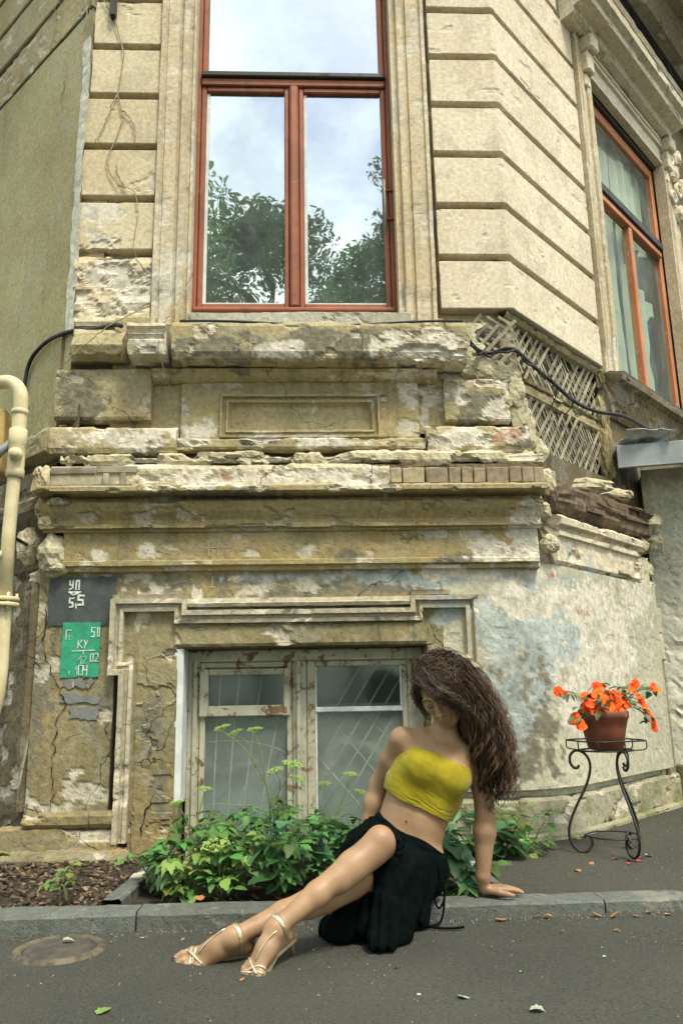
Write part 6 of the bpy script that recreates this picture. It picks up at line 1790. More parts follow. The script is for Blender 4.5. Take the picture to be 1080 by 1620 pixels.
# ================================================================== the woman: one continuous body grown from a distance field
class Field:
    def __init__(s, lo, hi, h):
        s.lo, s.h = np.array(lo, np.float32), h
        s.n = np.ceil((np.array(hi) - np.array(lo)) / h).astype(int) + 1
        s.d = np.full(tuple(s.n), 1.0, np.float32)
    def box(s, a, b):
        i0 = np.clip(np.floor((np.array(a) - s.lo) / s.h).astype(int), 0, s.n - 1)
        i1 = np.clip(np.ceil((np.array(b) - s.lo) / s.h).astype(int) + 1, 1, s.n)
        sl = tuple(slice(int(p), int(q)) for p, q in zip(i0, i1))
        ax = [s.lo[k] + np.arange(i0[k], i1[k], dtype=np.float32) * s.h for k in range(3)]
        return sl, np.meshgrid(*ax, indexing='ij', sparse=True)
    def join(s, sl, v, k):
        d = s.d[sl]
        if k > 0:
            hh = np.clip(0.5 + 0.5 * (d - v) / k, 0, 1)
            s.d[sl] = d + (v - d) * hh - k * hh * (1 - hh)
        else: s.d[sl] = np.minimum(d, v)
    def carve(s, sl, v, k):
        d = s.d[sl]
        hh = np.clip(0.5 - 0.5 * (d + v) / k, 0, 1)
        s.d[sl] = d + (-v - d) * hh + k * hh * (1 - hh)
    def cone(s, a, b, ra, rb, k=0.02, sub=False):
        a, b = np.array(a, float), np.array(b, float)
        m = max(ra, rb) + k + 3 * s.h
        sl, (X, Y, Z) = s.box(np.minimum(a, b) - m, np.maximum(a, b) + m)
        ab = b - a
        L2 = float(ab @ ab) + 1e-12
        t = np.clip(((X - a[0]) * ab[0] + (Y - a[1]) * ab[1] + (Z - a[2]) * ab[2]) / L2, 0, 1)
        v = np.sqrt((X - a[0] - t * ab[0]) ** 2 + (Y - a[1] - t * ab[1]) ** 2 + (Z - a[2] - t * ab[2]) ** 2) - (ra + (rb - ra) * t)
        (s.carve if sub else s.join)(sl, v, k)
    def ell(s, c, R_, r, k=0.02, sub=False):
        """ellipsoid: R_ rows are its axes"""
        c, R_, r = np.array(c, float), np.array(R_, float), np.array(r, float)
        m = r.max() + k + 3 * s.h
        sl, (X, Y, Z) = s.box(c - m, c + m)
        X, Y, Z = X - c[0], Y - c[1], Z - c[2]
        q = [(R_[i, 0] * X + R_[i, 1] * Y + R_[i, 2] * Z) for i in range(3)]
        k0 = np.sqrt((q[0] / r[0]) ** 2 + (q[1] / r[1]) ** 2 + (q[2] / r[2]) ** 2)
        k1 = np.sqrt((q[0] / r[0] ** 2) ** 2 + (q[1] / r[1] ** 2) ** 2 + (q[2] / r[2] ** 2) ** 2) + 1e-9
        v = k0 * (k0 - 1) / k1
        (s.carve if sub else s.join)(sl, v, k)
    def chain(s, pts, k=0.02):
        for (a, ra), (b, rb) in zip(pts[:-1], pts[1:]): s.cone(a, b, ra, rb, k)
    def grid(s):
        ax = [s.lo[k] + np.arange(s.n[k], dtype=np.float32) * s.h for k in range(3)]
        return np.meshgrid(*ax, indexing='ij', sparse=True)

def surface_net(F, extra=None):
    d = F.d if extra is None else extra
    sgn = d < 0
    c = np.zeros(tuple(F.n - 1), np.uint8)
    for dx in (0, 1):
        for dy in (0, 1):
            for dz in (0, 1):
                c += sgn[dx:F.n[0] - 1 + dx, dy:F.n[1] - 1 + dy, dz:F.n[2] - 1 + dz]
    act = np.argwhere((c > 0) & (c < 8))
    idx = -np.ones(tuple(F.n - 1), np.int64)
    idx[tuple(act.T)] = np.arange(len(act))
    P = np.zeros((len(act), 3)); W = np.zeros(len(act))
    corners = [(i, j, k) for i in (0, 1) for j in (0, 1) for k in (0, 1)]
    val = {co: d[act[:, 0] + co[0], act[:, 1] + co[1], act[:, 2] + co[2]].astype(float) for co in corners}
    for a in corners:
        for ax in range(3):
            if a[ax]: continue
            b = tuple(a[i] + (i == ax) for i in range(3))
            va, vb = val[a], val[b]
            m = (va < 0) != (vb < 0)
            t = np.where(m, va / np.where(m, va - vb, 1), 0)
            p = np.array(a, float)[None] + np.zeros((len(act), 3))
            p[:, ax] += t
            P += p * m[:, None]; W += m
    V = F.lo + (act + P / W[:, None]) * F.h
    faces = []
    for ax in range(3):
        u, v = [(1, 2), (2, 0), (0, 1)][ax]
        s0 = [slice(None)] * 3; s1 = [slice(None)] * 3
        s0[ax] = slice(0, -1); s1[ax] = slice(1, None)
        diff = np.argwhere(sgn[tuple(s0)] != sgn[tuple(s1)])
        ok = (diff[:, u] > 0) & (diff[:, v] > 0) & (diff[:, u] < F.n[u] - 1) & (diff[:, v] < F.n[v] - 1)
        diff = diff[ok]
        inside = sgn[tuple(diff.T)]
        def cell(du, dv):
            q = diff.copy(); q[:, u] += du; q[:, v] += dv
            return idx[tuple(q.T)]
        f = np.stack([cell(-1, -1), cell(0, -1), cell(0, 0), cell(-1, 0)], 1)
        f[~inside] = f[~inside][:, ::-1]
        faces.append(f)
    Fc = np.concatenate(faces)
    Fc = Fc[(Fc >= 0).all(1)]
    return V, Fc

def nrm(v):
    v = np.array(v, float); return v / np.linalg.norm(v)
def frame3(fwd, lat):
    fwd = nrm(fwd); lat = np.array(lat, float); lat = nrm(lat - fwd * (lat @ fwd))
    up = np.cross(fwd, lat)
    return fwd, lat, up

# ---- joints, in metres
pel = np.array([.330, -1.08, .172]); wst = np.array([.392, -1.075, .345]); rib = np.array([.438, -1.075, .455])
chs = np.array([.478, -1.08, .535]); nkb = np.array([.518, -1.095, .632]); 
Rsh, Lsh = np.array([.356, -1.10, .632]), np.array([.655, -1.065, .572])
Relb, Rwr, Rpalm = np.array([.268, -.985, .455]), np.array([.205, -.985, .235]), np.array([.185, -.99, .10])
Lelb, Lwr = np.array([.672, -1.045, .345]), np.array([.650, -1.045, .125])
Rhip, Lhip = np.array([.240, -1.085, .205]), np.array([.400, -1.085, .165])
Rkn, Ran = np.array([.232, -1.425, .318]), np.array([-.112, -1.580, .105])
Lkn, Lan = np.array([.165, -1.365, .198]), np.array([-.246, -1.533, .070])
t_ax = nrm(nkb - wst)
lat = nrm(np.array([.96, .05, -.27]) - t_ax * (np.array([.96, .05, -.27]) @ t_ax))
frt = nrm(np.cross(lat, t_ax))
if frt[1] > 0: frt = -frt

def torso(F, g=0.0, k=0.03):
    for s_ in (-1, 1):
        F.cone(pel + lat * s_ * .047, wst + lat * s_ * .040, .101 + g, .080 + g, k)
        F.cone(wst + lat * s_ * .040, rib + lat * s_ * .052, .080 + g, .086 + g, k)
        F.cone(rib + lat * s_ * .052, chs + lat * s_ * .062, .086 + g, .082 + g, k)
        F.cone(chs + lat * s_ * .062, chs + t_ax * .055 + lat * s_ * .07, .082 + g, .056 + g, k)
        F.ell(chs - t_ax * .025 + lat * s_ * .066 + frt * .068, (lat, frt, t_ax), (.060 + g, .050 + g, .060 + g), .022)

B = Field((-.50, -1.80, -.01), (.86, -.80, 1.0), .004)
torso(B)
B.cone(Rhip, Lhip, .098, .094, .04)
# shoulders, collar bones, neck
B.cone(Rsh, nkb + np.array([0, 0, -.012]), .043, .044, .03)
B.cone(Lsh, nkb + np.array([0, 0, -.012]), .043, .044, .03)
B.cone(Rsh - np.array([-.03, .0, .03]), chs + t_ax * .03, .045, .06, .03)
B.cone(Lsh - np.array([.03, .0, .03]), chs + t_ax * .03, .045, .06, .03)
for sh in (Rsh, Lsh):
    B.cone(nkb + frt * .045 + t_ax * -.005, sh + frt * .028 + np.array([0, 0, .012]), .007, .008, .012)
# ---- head
hf, hl, hu = frame3((-.30, -.74, -.60), (1.0, -.25, .25))          # face direction, towards her left, up
if hu[2] < 0: hu = -hu
hup = np.array([-.42, -.35, .84]); hup = nrm(hup - hf * (hup @ hf)); hlat = np.cross(hup, hf)
if hlat[0] < 0: hlat = -hlat
hc = np.array([.502, -1.155, .812])
def H(f, l, u): return hc + hf * f + hlat * l + hup * u
B.cone(nkb, H(-.045, 0, -.06), .050, .046, .03)
HA = (hf, hlat, hup)
B.ell(H(-.012, 0, .022), HA, (.094, .074, .090), .02)               # skull
B.ell(H(.028, 0, -.030), HA, (.062, .060, .082), .025)              # face block
B.cone(H(.045, 0, -.085), H(.060, 0, -.102), .026, .018, .03)       # chin
for s_ in (-1, 1):
    B.cone(H(.000, .050 * s_, -.045), H(.050, .018 * s_, -.098), .022, .018, .02)   # jaw
    B.cone(H(.058, .040 * s_, -.022), H(.045, .050 * s_, -.012), .020, .018, .02)   # cheek bone
    B.ell(H(.098, .031 * s_, .004), HA, (.020, .019, .011), .010, sub=True)         # eye socket
    B.ell(H(.073, .031 * s_, .003), HA, (.0145, .0155, .0120), .004)                # closed lids
    B.cone(H(.083, .012 * s_, .020), H(.074, .048 * s_, .020), .0075, .006, .012)   # brow
    B.ell(H(-.012, .076 * s_, -.012), HA, (.016, .008, .028), .008)                 # ear
B.chain([(H(.084, 0, .012), .0075), (H(.098, 0, -.014), .0085), (H(.110, 0, -.034), .0105)], .008)   # nose
for s_ in (-1, 1): B.ell(H(.096, .011 * s_, -.037), HA, (.010, .008, .007), .006)
B.cone(H(.089, -.014, -.066), H(.089, .014, -.066), .0065, .0065, .006)            # upper lip
B.cone(H(.087, -.012, -.078), H(.087, .012, -.078), .0075, .0075, .006)            # lower lip
B.cone(H(.100, -.020, -.0715), H(.100, .020, -.0715), .0035, .0035, .003, sub=True)
# ---- arms
B.chain([(Rsh, .047), (Rsh + (Relb - Rsh) * .45, .043), (Relb, .036)], .02)
B.chain([(Relb, .036), (Relb + (Rwr - Relb) * .3, .039), (Rwr, .026)], .02)
B.chain([(Lsh, .047), (Lsh + (Lelb - Lsh) * .45, .043), (Lelb, .037)], .02)
B.chain([(Lelb, .037), (Lelb + (Lwr - Lelb) * .28, .041), (Lwr, .0265)], .02)
def hand(wr, fwd, lat_, size=1.0, bend=0.25, thumb=1):
    """palm and five separate fingers; fwd towards the fingertips, lat_ towards the little finger"""
    f, l, u = frame3(fwd, lat_)
    if u[2] < 0: u = -u
    q = lambda a, b, c: wr + (f * a + l * b + u * c) * size
    for b in (-.024, -.008, .008, .024):
        B.cone(q(.012, b * .7, .002), q(.082, b * 1.12, .004), .0125, .0105, .010)
    for i, (b, L_, r) in enumerate(((-.028, .070, .0085), (-.009, .078, .0088), (.010, .072, .0083), (.028, .056, .0074))):
        p0 = q(.080, b, .004)
        sp = b * 0.42
        p1 = q(.080 + L_ * .42, b + sp * .45, .0045); p2 = q(.080 + L_ * .74, b + sp * .75, .001); p3 = q(.080 + L_, b + sp, -.005)
        B.chain([(p0, r * size), (p1, r * .95 * size), (p2, r * .86 * size), (p3, r * .72 * size)], .003)
    B.chain([(q(.014, -.020, .0), .0145), (q(.044, -.046, -.002), .0115), (q(.072, -.062, -.005), .0095), (q(.094, -.070, -.008), .0078)], .006)
    return q
Lhand0 = np.array([.655, -1.040, .079])
B.cone(Lwr, Lhand0, .0265, .021, .012)
hq = hand(Lhand0, (1, .16, -.07), (.0, 1, 0), 0.93)
hand(Rpalm + np.array([0, 0, .0]), (-.6, .2, -.5), (.3, 1, .1), 0.9)
B.cone(Rwr, Rpalm, .026, .022, .012)
# ---- legs
def leg(hip, kn, an, out):
    B.chain([(hip, .100), (hip + (kn - hip) * .5, .078), (kn, .049)], .03)
    d = an - kn
    L_ = np.linalg.norm(d)
    sd = nrm(np.array([0, 0, -1.0]) - d * (d[2] * -1 / L_ ** 2))
    B.chain([(kn, .047), (kn + d * .28, .0445), (kn + d * .62, .037), (an - d * .03, .0265)], .02)
    B.cone(kn + d * .10 + sd * .012, kn + d * .42 + sd * .016, .042, .034, .03)      # calf
    B.ell(kn + nrm(np.array([0, -.5, .9])) * .020, np.eye(3), (.035, .035, .035), .02)  # kneecap
leg(Rhip, Rkn, Ran, 1)
leg(Lhip, Lkn, Lan, -1)
feet = []
def foot(an, fwd, lat_, size=1.0, flip=1):
    """fwd heel to toes along the arched sole of a high heel, lat_ from the little to the big toe"""
    f, l, u = frame3(fwd, lat_)
    if (u @ np.array([0, -.6, .8])) < 0: u = -u
    q = lambda a, b, c: an + (f * a + l * b + u * c) * size
    B.cone(an, q(-.030, 0, -.045), .030, .027, .02)                   # heel
    B.cone(an, q(.050, .004, -.018), .030, .027, .02)
    B.cone(q(-.02, 0, -.045), q(.06, 0, -.04), .022, .020, .03)
    B.cone(q(.050, .006, -.018), q(.112, .018, -.040), .026, .0165, .02)
    B.cone(q(.045, -.006, -.026), q(.104, -.020, -.043), .024, .0145, .02)
    B.cone(q(.118, .030, -.042), q(.106, -.030, -.045), .0155, .0125, .014)
    toes = []
    for i, (b, a0, L_, r) in enumerate(((.031, .126, .040, .0115), (.012, .128, .038, .0085), (-.004, .124, .033, .0080), (-.019, .118, .028, .0075), (-.032, .110, .023, .0072))):
        p0, p1, p2 = q(a0 - .012, b, -.043), q(a0 + L_ * .5, b * 1.04, -.040), q(a0 + L_, b * 1.02, -.049)
        B.chain([(p0, r * size), (p1, r * .92 * size), (p2, r * .95 * size)], .003)
        toes.append((p2, r))
    feet.append(dict(an=an, f=f, l=l, u=u, q=q, toes=toes))
foot(Ran, (-.60, -.58, -.55), (.80, -.54, -.12), 1.04)
foot(Lan, (-.95, -.16, -.25), (-.20, .62, .55), 1.08)
feet[0]['shin'], feet[1]['shin'] = nrm(Ran - Rkn), nrm(Lan - Lkn)
BV, BF = surface_net(B)

woman = empty('person', (0.33, -1.08, 0.05))
tag(woman, 'woman with long curly brown hair, mustard tube top and black skirt sitting on the kerb', 'person')
M['skin'] = None
t = NT('warm_skin')
sc_ = t.mix(t.ramp(t.noise(9, 4), 0.35, 0.65), (0.265, 0.160, 0.086), (0.335, 0.210, 0.118))
sc_ = t.mix(t.ramp(t.noise(160, 2), 0.3, 0.7, 0.0, 0.12), sc_, (0.28, 0.14, 0.07))
t.done(sc_, 0.50, t.bump(t.math('ADD', t.noise(300, 2), t.math('MULTIPLY', t.noise(55, 3), 2.0)), 0.22, 0.0012), 0.42)
t.b.inputs['Subsurface Weight'].default_value = 0.06
t.b.inputs['Subsurface Radius'].default_value = (0.012, 0.005, 0.003)
t.b.inputs['Subsurface Scale'].default_value = 1.0
M['skin'] = t.m
def cloth_mat(name, c1, c2, sheen=0.3, rough=0.85):
    t = NT(name)
    w = t.noise(1.0, 2, 0.5, vec=t.mapping(scale=(420, 420, 60)))
    col = t.mix(t.ramp(t.noise(14, 4), 0.35, 0.65), c1, c2)
    t.done(col, rough, t.bump(t.math('ADD', w, t.math('MULTIPLY', t.noise(45, 4), 1.3)), 0.35, 0.0025), 0.2 if rough < .9 else 0.03)
    t.b.inputs['Sheen Weight'].default_value = sheen
    return t.m
M['top'] = cloth_mat('mustard_knit', (0.225, 0.185, 0.005), (0.29, 0.24, 0.008), 0.15)
M['skirt'] = cloth_mat('black_gauze', (0.0016, 0.0036, 0.0034), (0.003, 0.0058, 0.0054), 0.0, 1.0)
M['gold'] = simple('pale_gold_leather', (0.66, 0.57, 0.38), (0.54, 0.46, 0.29), 20, 0.28, metal=0.75, bump=0.15, bscale=200)
M['nail'] = simple('dark_nail_polish', (0.03, 0.035, 0.045), None, 9, 0.2)
M['lip'] = simple('muted_lip', (0.36, 0.12, 0.085), None, 30, 0.4)
M['brow'] = simple('dark_brow_hair', (0.028, 0.015, 0.009), None, 60, 0.7)
body = rel(mesh('body', BV, BF, M['skin'], None, True), woman)

# ---- tube top
T = Field((.26, -1.28, .33), (.68, -.92, .66), .003)
torso(T, .0075)
T.ell(chs - t_ax * .020 + frt * .068, (lat, frt, t_ax), (.095, .050, .058), .03)
X, Y, Z = T.grid()
s_ax = (X - wst[0]) * t_ax[0] + (Y - wst[1]) * t_ax[1] + (Z - wst[2]) * t_ax[2]
l_ax = (X - wst[0]) * lat[0] + (Y - wst[1]) * lat[1] + (Z - wst[2]) * lat[2]
low = sstep(.150 - .25 * np.abs(l_ax), .085 - .25 * np.abs(l_ax), s_ax - .25 * np.abs(l_ax) * 0)
nz = fbm(l_ax * 9, s_ax * 18, Y * 9, 3, 4)
wr = (np.abs(np.sin((s_ax + .16 * l_ax + .060 * (nz - .5)) * pi / .0125)) - .6) * .0030 * low * sstep(.36, .60, fbm(l_ax * 11 + 3, s_ax * 55, 0, 2, 12))
wr = wr + (fbm(l_ax * 10 + s_ax * 16, s_ax * 20, Y * 8, 3, 7) - .5) * .006
top_e = .246 + .010 * np.cos(l_ax * 10) 
bot_e = .052 - .05 * l_ax + .008 * (fbm(l_ax * 12, Y * 12, 0, 2, 9) - .5) * 2
TD = np.maximum(np.maximum(T.d - wr - .004 * low, s_ax - top_e), bot_e - s_ax).astype(np.float32)
# hollow out so that it is cloth and not a lump
TV, TF = surface_net(T, TD)
rel(mesh('tube_top', TV, TF, M['top'], None, True), woman)
hem_pts = []
# ---- skirt
S_ = Field((-.06, -1.62, .0), (.60, -.90, .40), .004)
S_.cone(Rhip + np.array([.0, 0, -.01]), Lhip, .116, .104, .04)
for s_ in (-1, 1):
    S_.cone(pel + lat * s_ * .048, pel + (wst - pel) * .58 + lat * s_ * .045, .112, .096, .03)
S_.cone((.205, -1.12, .245), (.245, -1.08, .275), .085, .075, .03)
S_.cone((.19, -1.17, .235), (.215, -1.28, .265), .080, .066, .03)
S_.chain([(Rhip, .108), (Rhip + (Rkn - Rhip) * .45, .094), (Rhip + (Rkn - Rhip) * .80, .076)], .03)
S_.chain([(Lhip, .100), (Lhip + (Lkn - Lhip) * .45, .092), (Lhip + (Lkn - Lhip) * .72, .074)], .03)
for a, b, ra, rb in (((.30, -1.28, .215), (.215, -1.455, .035), .060, .040), ((.24, -1.30, .20), (.10, -1.36, .030), .062, .045), ((.345, -1.22, .20), (.285, -1.385, .030), .072, .050),
                     ((.385, -1.14, .17), (.355, -1.225, .045), .080, .058), ((.30, -1.25, .15), (.20, -1.35, .04), .10, .07), ((.25, -1.38, .235), (.245, -1.46, .03), .035, .035), ((.18, -1.33, .12), (.07, -1.31, .03), .05, .04), ((.25, -1.36, .06), (.235, -1.475, .022), .04, .026)):
    S_.cone(a, b, ra, rb, .03)
X, Y, Z = S_.grid()
fold = np.sin((X * 1.0 - Y * .55 + .16 * fbm(X * 6, Y * 6, Z * 4, 3, 3)) * 2 * pi / .055) * .0045 + (fbm(X * 34 - Z * 9, Y * 30, Z * 6, 2, 13) - .5) * .014
wgt = sstep(.30, .14, Z) * sstep(-1.12, -1.22, Y)
fold = fold * wgt + (fbm(X * 16, Y * 16, Z * 22, 3, 8) - .5) * .016
# gathers round the waistband
sw = (X - wst[0]) * t_ax[0] + (Y - wst[1]) * t_ax[1] + (Z - wst[2]) * t_ax[2]
lw = (X - wst[0]) * lat[0] + (Y - wst[1]) * lat[1] + (Z - wst[2]) * lat[2]
fold = fold + np.sin(sw * 2 * pi / .02 + 3 * fbm(lw * 8, sw * 5, 0, 2, 2)) * .003 * sstep(-.11, -.06, sw)
SD = S_.d - fold
SD = np.maximum(SD, sw - (-.048 - .12 * lw + 0 * Y) - .006 * np.sin(lw * 30))
# keep the shins and knees clear of it
def dist_cone(a, b, ra, rb):
    ab = b - a; L2 = float(ab @ ab)
    tt = np.clip(((X - a[0]) * ab[0] + (Y - a[1]) * ab[1] + (Z - a[2]) * ab[2]) / L2, 0, 1)
    return np.sqrt((X - a[0] - tt * ab[0]) ** 2 + (Y - a[1] - tt * ab[1]) ** 2 + (Z - a[2] - tt * ab[2]) ** 2) - (ra + (rb - ra) * tt)
SD = np.maximum(SD, -(dist_cone(Rkn + (Rhip - Rkn) * .06, Ran, .062, .036)))
SD = np.maximum(SD, .004 - Z)
SV, SF = surface_net(S_, SD.astype(np.float32))
rel(mesh('skirt', SV, SF, M['skirt'], None, True), woman)
for i, pts in enumerate(([(.455, -1.16, .235), (.47, -1.19, .15), (.475, -1.20, .08), (.455, -1.21, .012), (.40, -1.235, .008)], [(.455, -1.16, .235), (.435, -1.20, .13), (.45, -1.21, .06), (.475, -1.205, .09), (.478, -1.19, .15)], [(.40, -1.235, .008), (.45, -1.26, .007), (.495, -1.27, .008), (.53, -1.262, .009)])):
    rel(tube('drawstring', spline(pts, 26), 0.0042, M['skirt'], None, 6), woman)
rel(tube('waist_knot', spline([(.345, -1.195, .285), (.352, -1.215, .262), (.348, -1.225, .225), (.352, -1.235, .18)], 14), np.array([.014, .016, .013, .012] + [.010] * 11)[:13] if False else 0.012, M['skirt'], None, 8), woman)

# ---- face details laid on the skin
from mathutils.bvhtree import BVHTree
bvh = BVHTree.FromPolygons([tuple(v) for v in BV], [tuple(int(i) for i in f) for f in BF])
def snap(p, d, lift=.001):
    h = bvh.ray_cast(Vector(p), Vector(d))
    return np.array(h[0]) - np.array(d) * lift if h[0] is not None else np.array(p) + np.array(d) * .03
def face_line(name, pts, r, mat, lift=.0006):
    P = [snap(H(.16, l, u), -hf, lift) for l, u in pts]
    P = spline(P, 14)
    rr_ = np.full(len(P), r); rr_[0] *= .4; rr_[-1] *= .4
    rel(tube(name, P, rr_, mat, None, 6), woman)
for s_ in (-1, 1):
    face_line('eyebrow', [(.012 * s_, .0235), (.030 * s_, .028), (.048 * s_, .022)], .0028, M['brow'])
    face_line('eyelash', [(.017 * s_, -.003), (.031 * s_, -.0075), (.046 * s_, -.002)], .0019, M['brow'])
face_line('lip', [(-.019, -.0695), (-.008, -.066), (0, -.067), (.008, -.066), (.019, -.0695)], .0034, M['lip'], -.0016)
face_line('lip', [(-.016, -.074), (0, -.0775), (.016, -.074)], .0040, M['lip'], -.002)
# navel
nv = snap(np.array([.352, -1.30, .345]), np.array([.0, 1.0, 0.0]), 0.0)
rel(lump('navel', nv, (.005, .0015, .006), simple('shaded_skin_fold', (0.15, 0.075, 0.04)), None, 9, n=6, amp=.1), woman)

# ---- sandals
def wrap(name, ft, p, n0, a0, a1, r, par, flat=2.2, steps=22):
    """strap round the foot: a loop in the plane through p with normal n0, between two angles"""
    n0 = nrm(n0)
    u = nrm(ft['u'] - n0 * (ft['u'] @ n0)); v = np.cross(n0, u)
    P, N_ = [], []
    for a in np.linspace(a0, a1, steps):
        d = u * cos(a) + v * sin(a)
        h = bvh.ray_cast(Vector(p + d * .09), Vector(-d))
        q = np.array(h[0]) if h[0] is not None and np.linalg.norm(np.array(h[0]) - p) < .07 else p + d * .03
        P.append(q + d * .0022); N_.append(d)
    P, N_ = np.array(P), np.array(N_)
    P[1:-1] = (P[:-2] + 2 * P[1:-1] + P[2:]) / 4
    T = np.gradient(P, axis=0); T /= np.linalg.norm(T, axis=1)[:, None] + 1e-9
    W = np.cross(T, N_)
    ang = np.arange(8) * 2 * pi / 8
    V = P[:, None] + np.cos(ang)[None, :, None] * W[:, None] * r * flat + np.sin(ang)[None, :, None] * N_[:, None] * r
    F_ = []
    for i in range(len(P) - 1):
        for k in range(8):
            F_.append((i * 8 + k, i * 8 + (k + 1) % 8, (i + 1) * 8 + (k + 1) % 8, (i + 1) * 8 + k))
    o = mesh(name, V.reshape(-1, 3), F_, M['gold'], None, True)
    o.parent = par
    return o
for ft in feet:
    q = ft['q']
    # sole: shaped plate under the foot, arched up to the heel
    st = [(-.055, .020, -.077), (-.035, .029, -.077), (.0, .026, -.070), (.04, .024, -.063), (.075, .032, -.062), (.11, .043, -.063), (.135, .045, -.064), (.158, .040, -.066), (.172, .026, -.067), (.178, .012, -.067)]
    rows = []
    for a, w, c in st:
        rows.append([q(a, w * .98, c + .006), q(a, w, c), q(a, -w * .92, c), q(a, -w * .90, c + .006)])
    V = np.array(rows).reshape(-1, 3)
    F_ = [(i * 4 + k, i * 4 + (k + 1) % 4, (i + 1) * 4 + (k + 1) % 4, (i + 1) * 4 + k) for i in range(len(st) - 1) for k in range(4)] + [(0, 1, 2, 3), tuple((len(st) - 1) * 4 + k for k in range(4))]
    sole = mesh('sandal', V, F_, M['gold'], None, False)
    sole.data.materials[0] = M['gold']
    rel(sole, woman)
    hp0 = q(-.035, 0, -.080)
    g = Geo()
    V, F_ = tube_geo([q(-.037, 0, -.074), q(-.036, 0, -.100), q(-.030, 0, -.150)], [.022, .011, .006], 8); g.add(V, F_)
    hl_ = g.build('heel', M['gold'], None, True); hl_.parent = sole
    f, l, u = ft['f'], ft['l'], ft['u']
    wrap('strap', ft, q(.118, .0, -.040), nrm(f * 1 + l * .55), -1.9, 1.9, .0023, sole)
    wrap('strap', ft, q(.112, .0, -.040), nrm(f * 1 - l * .55), -1.9, 1.9, .0023, sole)
    wrap('strap', ft, q(.128, .0, -.042), nrm(f * 1 + l * .30), -1.9, 1.9, .0021, sole)
    wrap('strap', ft, ft['an'] - ft['shin'] * .018, ft['shin'], 0, 2 * pi, .0026, sole, 3.0, 30)
    P = [snap(q(a, b, .08), -u, .002) for a, b in ((.10, .004), (.075, .010), (.05, .016), (.02, .024))]
    o = tube('strap', spline(P + [q(.0, .030, .006)], 16), .0022, M['gold'], None, 6); o.parent = sole
    P = [q(-.055, 0, -.070), q(-.062, 0, -.04), q(-.050, 0, -.015), ft['an'] - ft['shin'] * .018 - u * .0 - f * .03]
    o = tube('heel_strap', spline(P, 12), .003, M['gold'], None, 6); o.parent = sole
    for p2, r in ft['toes']:
        c = p2 + u * r * .70 + f * r * .35
        o = lump('toenail', c, (r * .52, r * .52, r * .42), M['nail'], None, 3, n=6, amp=.05)
        rel(o, woman)

# ---- hair: a soft core and many curling locks
t = NT('curly_brown_hair')
ca = t.attr()
hcol = t.mix(ca[0], (0.011, 0.006, 0.003), (0.14, 0.075, 0.034))
t.done(hcol, 0.42, None, 0.5)
M['hair'] = t.m
K = Field((.33, -1.36, .36), (.86, -.92, 1.02), .005)
K.ell(H(-.030, 0, .036), HA, (.092, .084, .092), .02)
K.chain([(H(-.05, .02, .05), .072), (np.array([.600, -1.09, .80]), .078), (np.array([.655, -1.085, .69]), .070), (np.array([.690, -1.085, .58]), .056), (np.array([.705, -1.08, .48]), .036)], .03)
X, Y, Z = K.grid()
q_f = (X - hc[0]) * hf[0] + (Y - hc[1]) * hf[1] + (Z - hc[2]) * hf[2]
q_l = (X - hc[0]) * hlat[0] + (Y - hc[1]) * hlat[1] + (Z - hc[2]) * hlat[2]
q_u = (X - hc[0]) * hup[0] + (Y - hc[1]) * hup[1] + (Z - hc[2]) * hup[2]
K.ell(H(-.012, .006, .026), HA, (.0955, .077, .0915), .015)
KD = K.d - (fbm(X * 30, Y * 30, Z * 22, 3, 3) - .5) * .022
face_open = np.maximum(np.maximum(-(q_f - .040), q_u - (.050 - .30 * q_l)), np.maximum(q_l - .038, -.12 - q_l))
KD = np.maximum(KD, -face_open)
HV, HF = surface_net(K, KD.astype(np.float32))
rel(mesh('hair_base', HV, HF, simple('matt_dark_hair', (0.016, 0.009, 0.0045), (0.008, 0.0045, 0.0025), 60, 1.0, spec=0.0, bump=0.6, bscale=120), None, True), woman)
G = Geo()
cent = np.array([H(-.06, .02, .055), (.560, -1.095, .865), (.615, -1.095, .775), (.660, -1.095, .675), (.690, -1.09, .575), (.705, -1.085, .475), (.712, -1.08, .395)])
crad = np.array([.070, .078, .084, .082, .076, .064, .050])
def strand(root, nor, off, L_, seed, cr, col, r0=.0016, drift=None, phase=None, turn=None, avec=None):
    rr = np.random.default_rng(seed)
    n = 44
    t_ = np.linspace(0, 1, n)
    cp = spline(cent if drift is None else drift, n * 2)
    take = int((len(cp) - 1) * L_)
    path = cp[np.clip((t_ * take).astype(int), 0, len(cp) - 1)]
    rad = np.interp(t_ * L_, np.linspace(0, 1, len(crad)), crad)
    off_v = off[None] * rad[:, None]
    tgt = path + off_v
    w = sstep(0.0, .42, t_)[:, None]
    lift = nor[None] * (.022 * np.sin(np.clip(t_ / .4, 0, 1) * pi))[:, None]
    base = root[None] * (1 - w) + tgt * w + lift
    T = np.gradient(base, axis=0); T /= np.linalg.norm(T, axis=1)[:, None] + 1e-9
    a = np.cross(T, rr.normal(0, 1, 3) if avec is None else avec); a /= np.linalg.norm(a, axis=1)[:, None] + 1e-9
    b = np.cross(T, a)
    ph = rr.uniform(0, 6.28)
    turns = (turn if turn else rr.uniform(5, 9)) * L_
    if phase is not None: ph = phase
    amp = cr * sstep(.06, .70, t_) * rr.uniform(.85, 1.15)
    P = base + a * (amp * np.cos(ph + t_ * turns * 2 * pi))[:, None] + b * (amp * np.sin(ph + t_ * turns * 2 * pi))[:, None]
    V, F_ = tube_geo(P, r0 * np.linspace(1.0, .45, n), 3, caps=False)
    G.add(V, F_, (col, 0, 0))
hr_ = np.random.default_rng(5)
crad = crad * np.array([.98, .95, .92, .94, .98, 1.0, 1.0])
cnt = 0
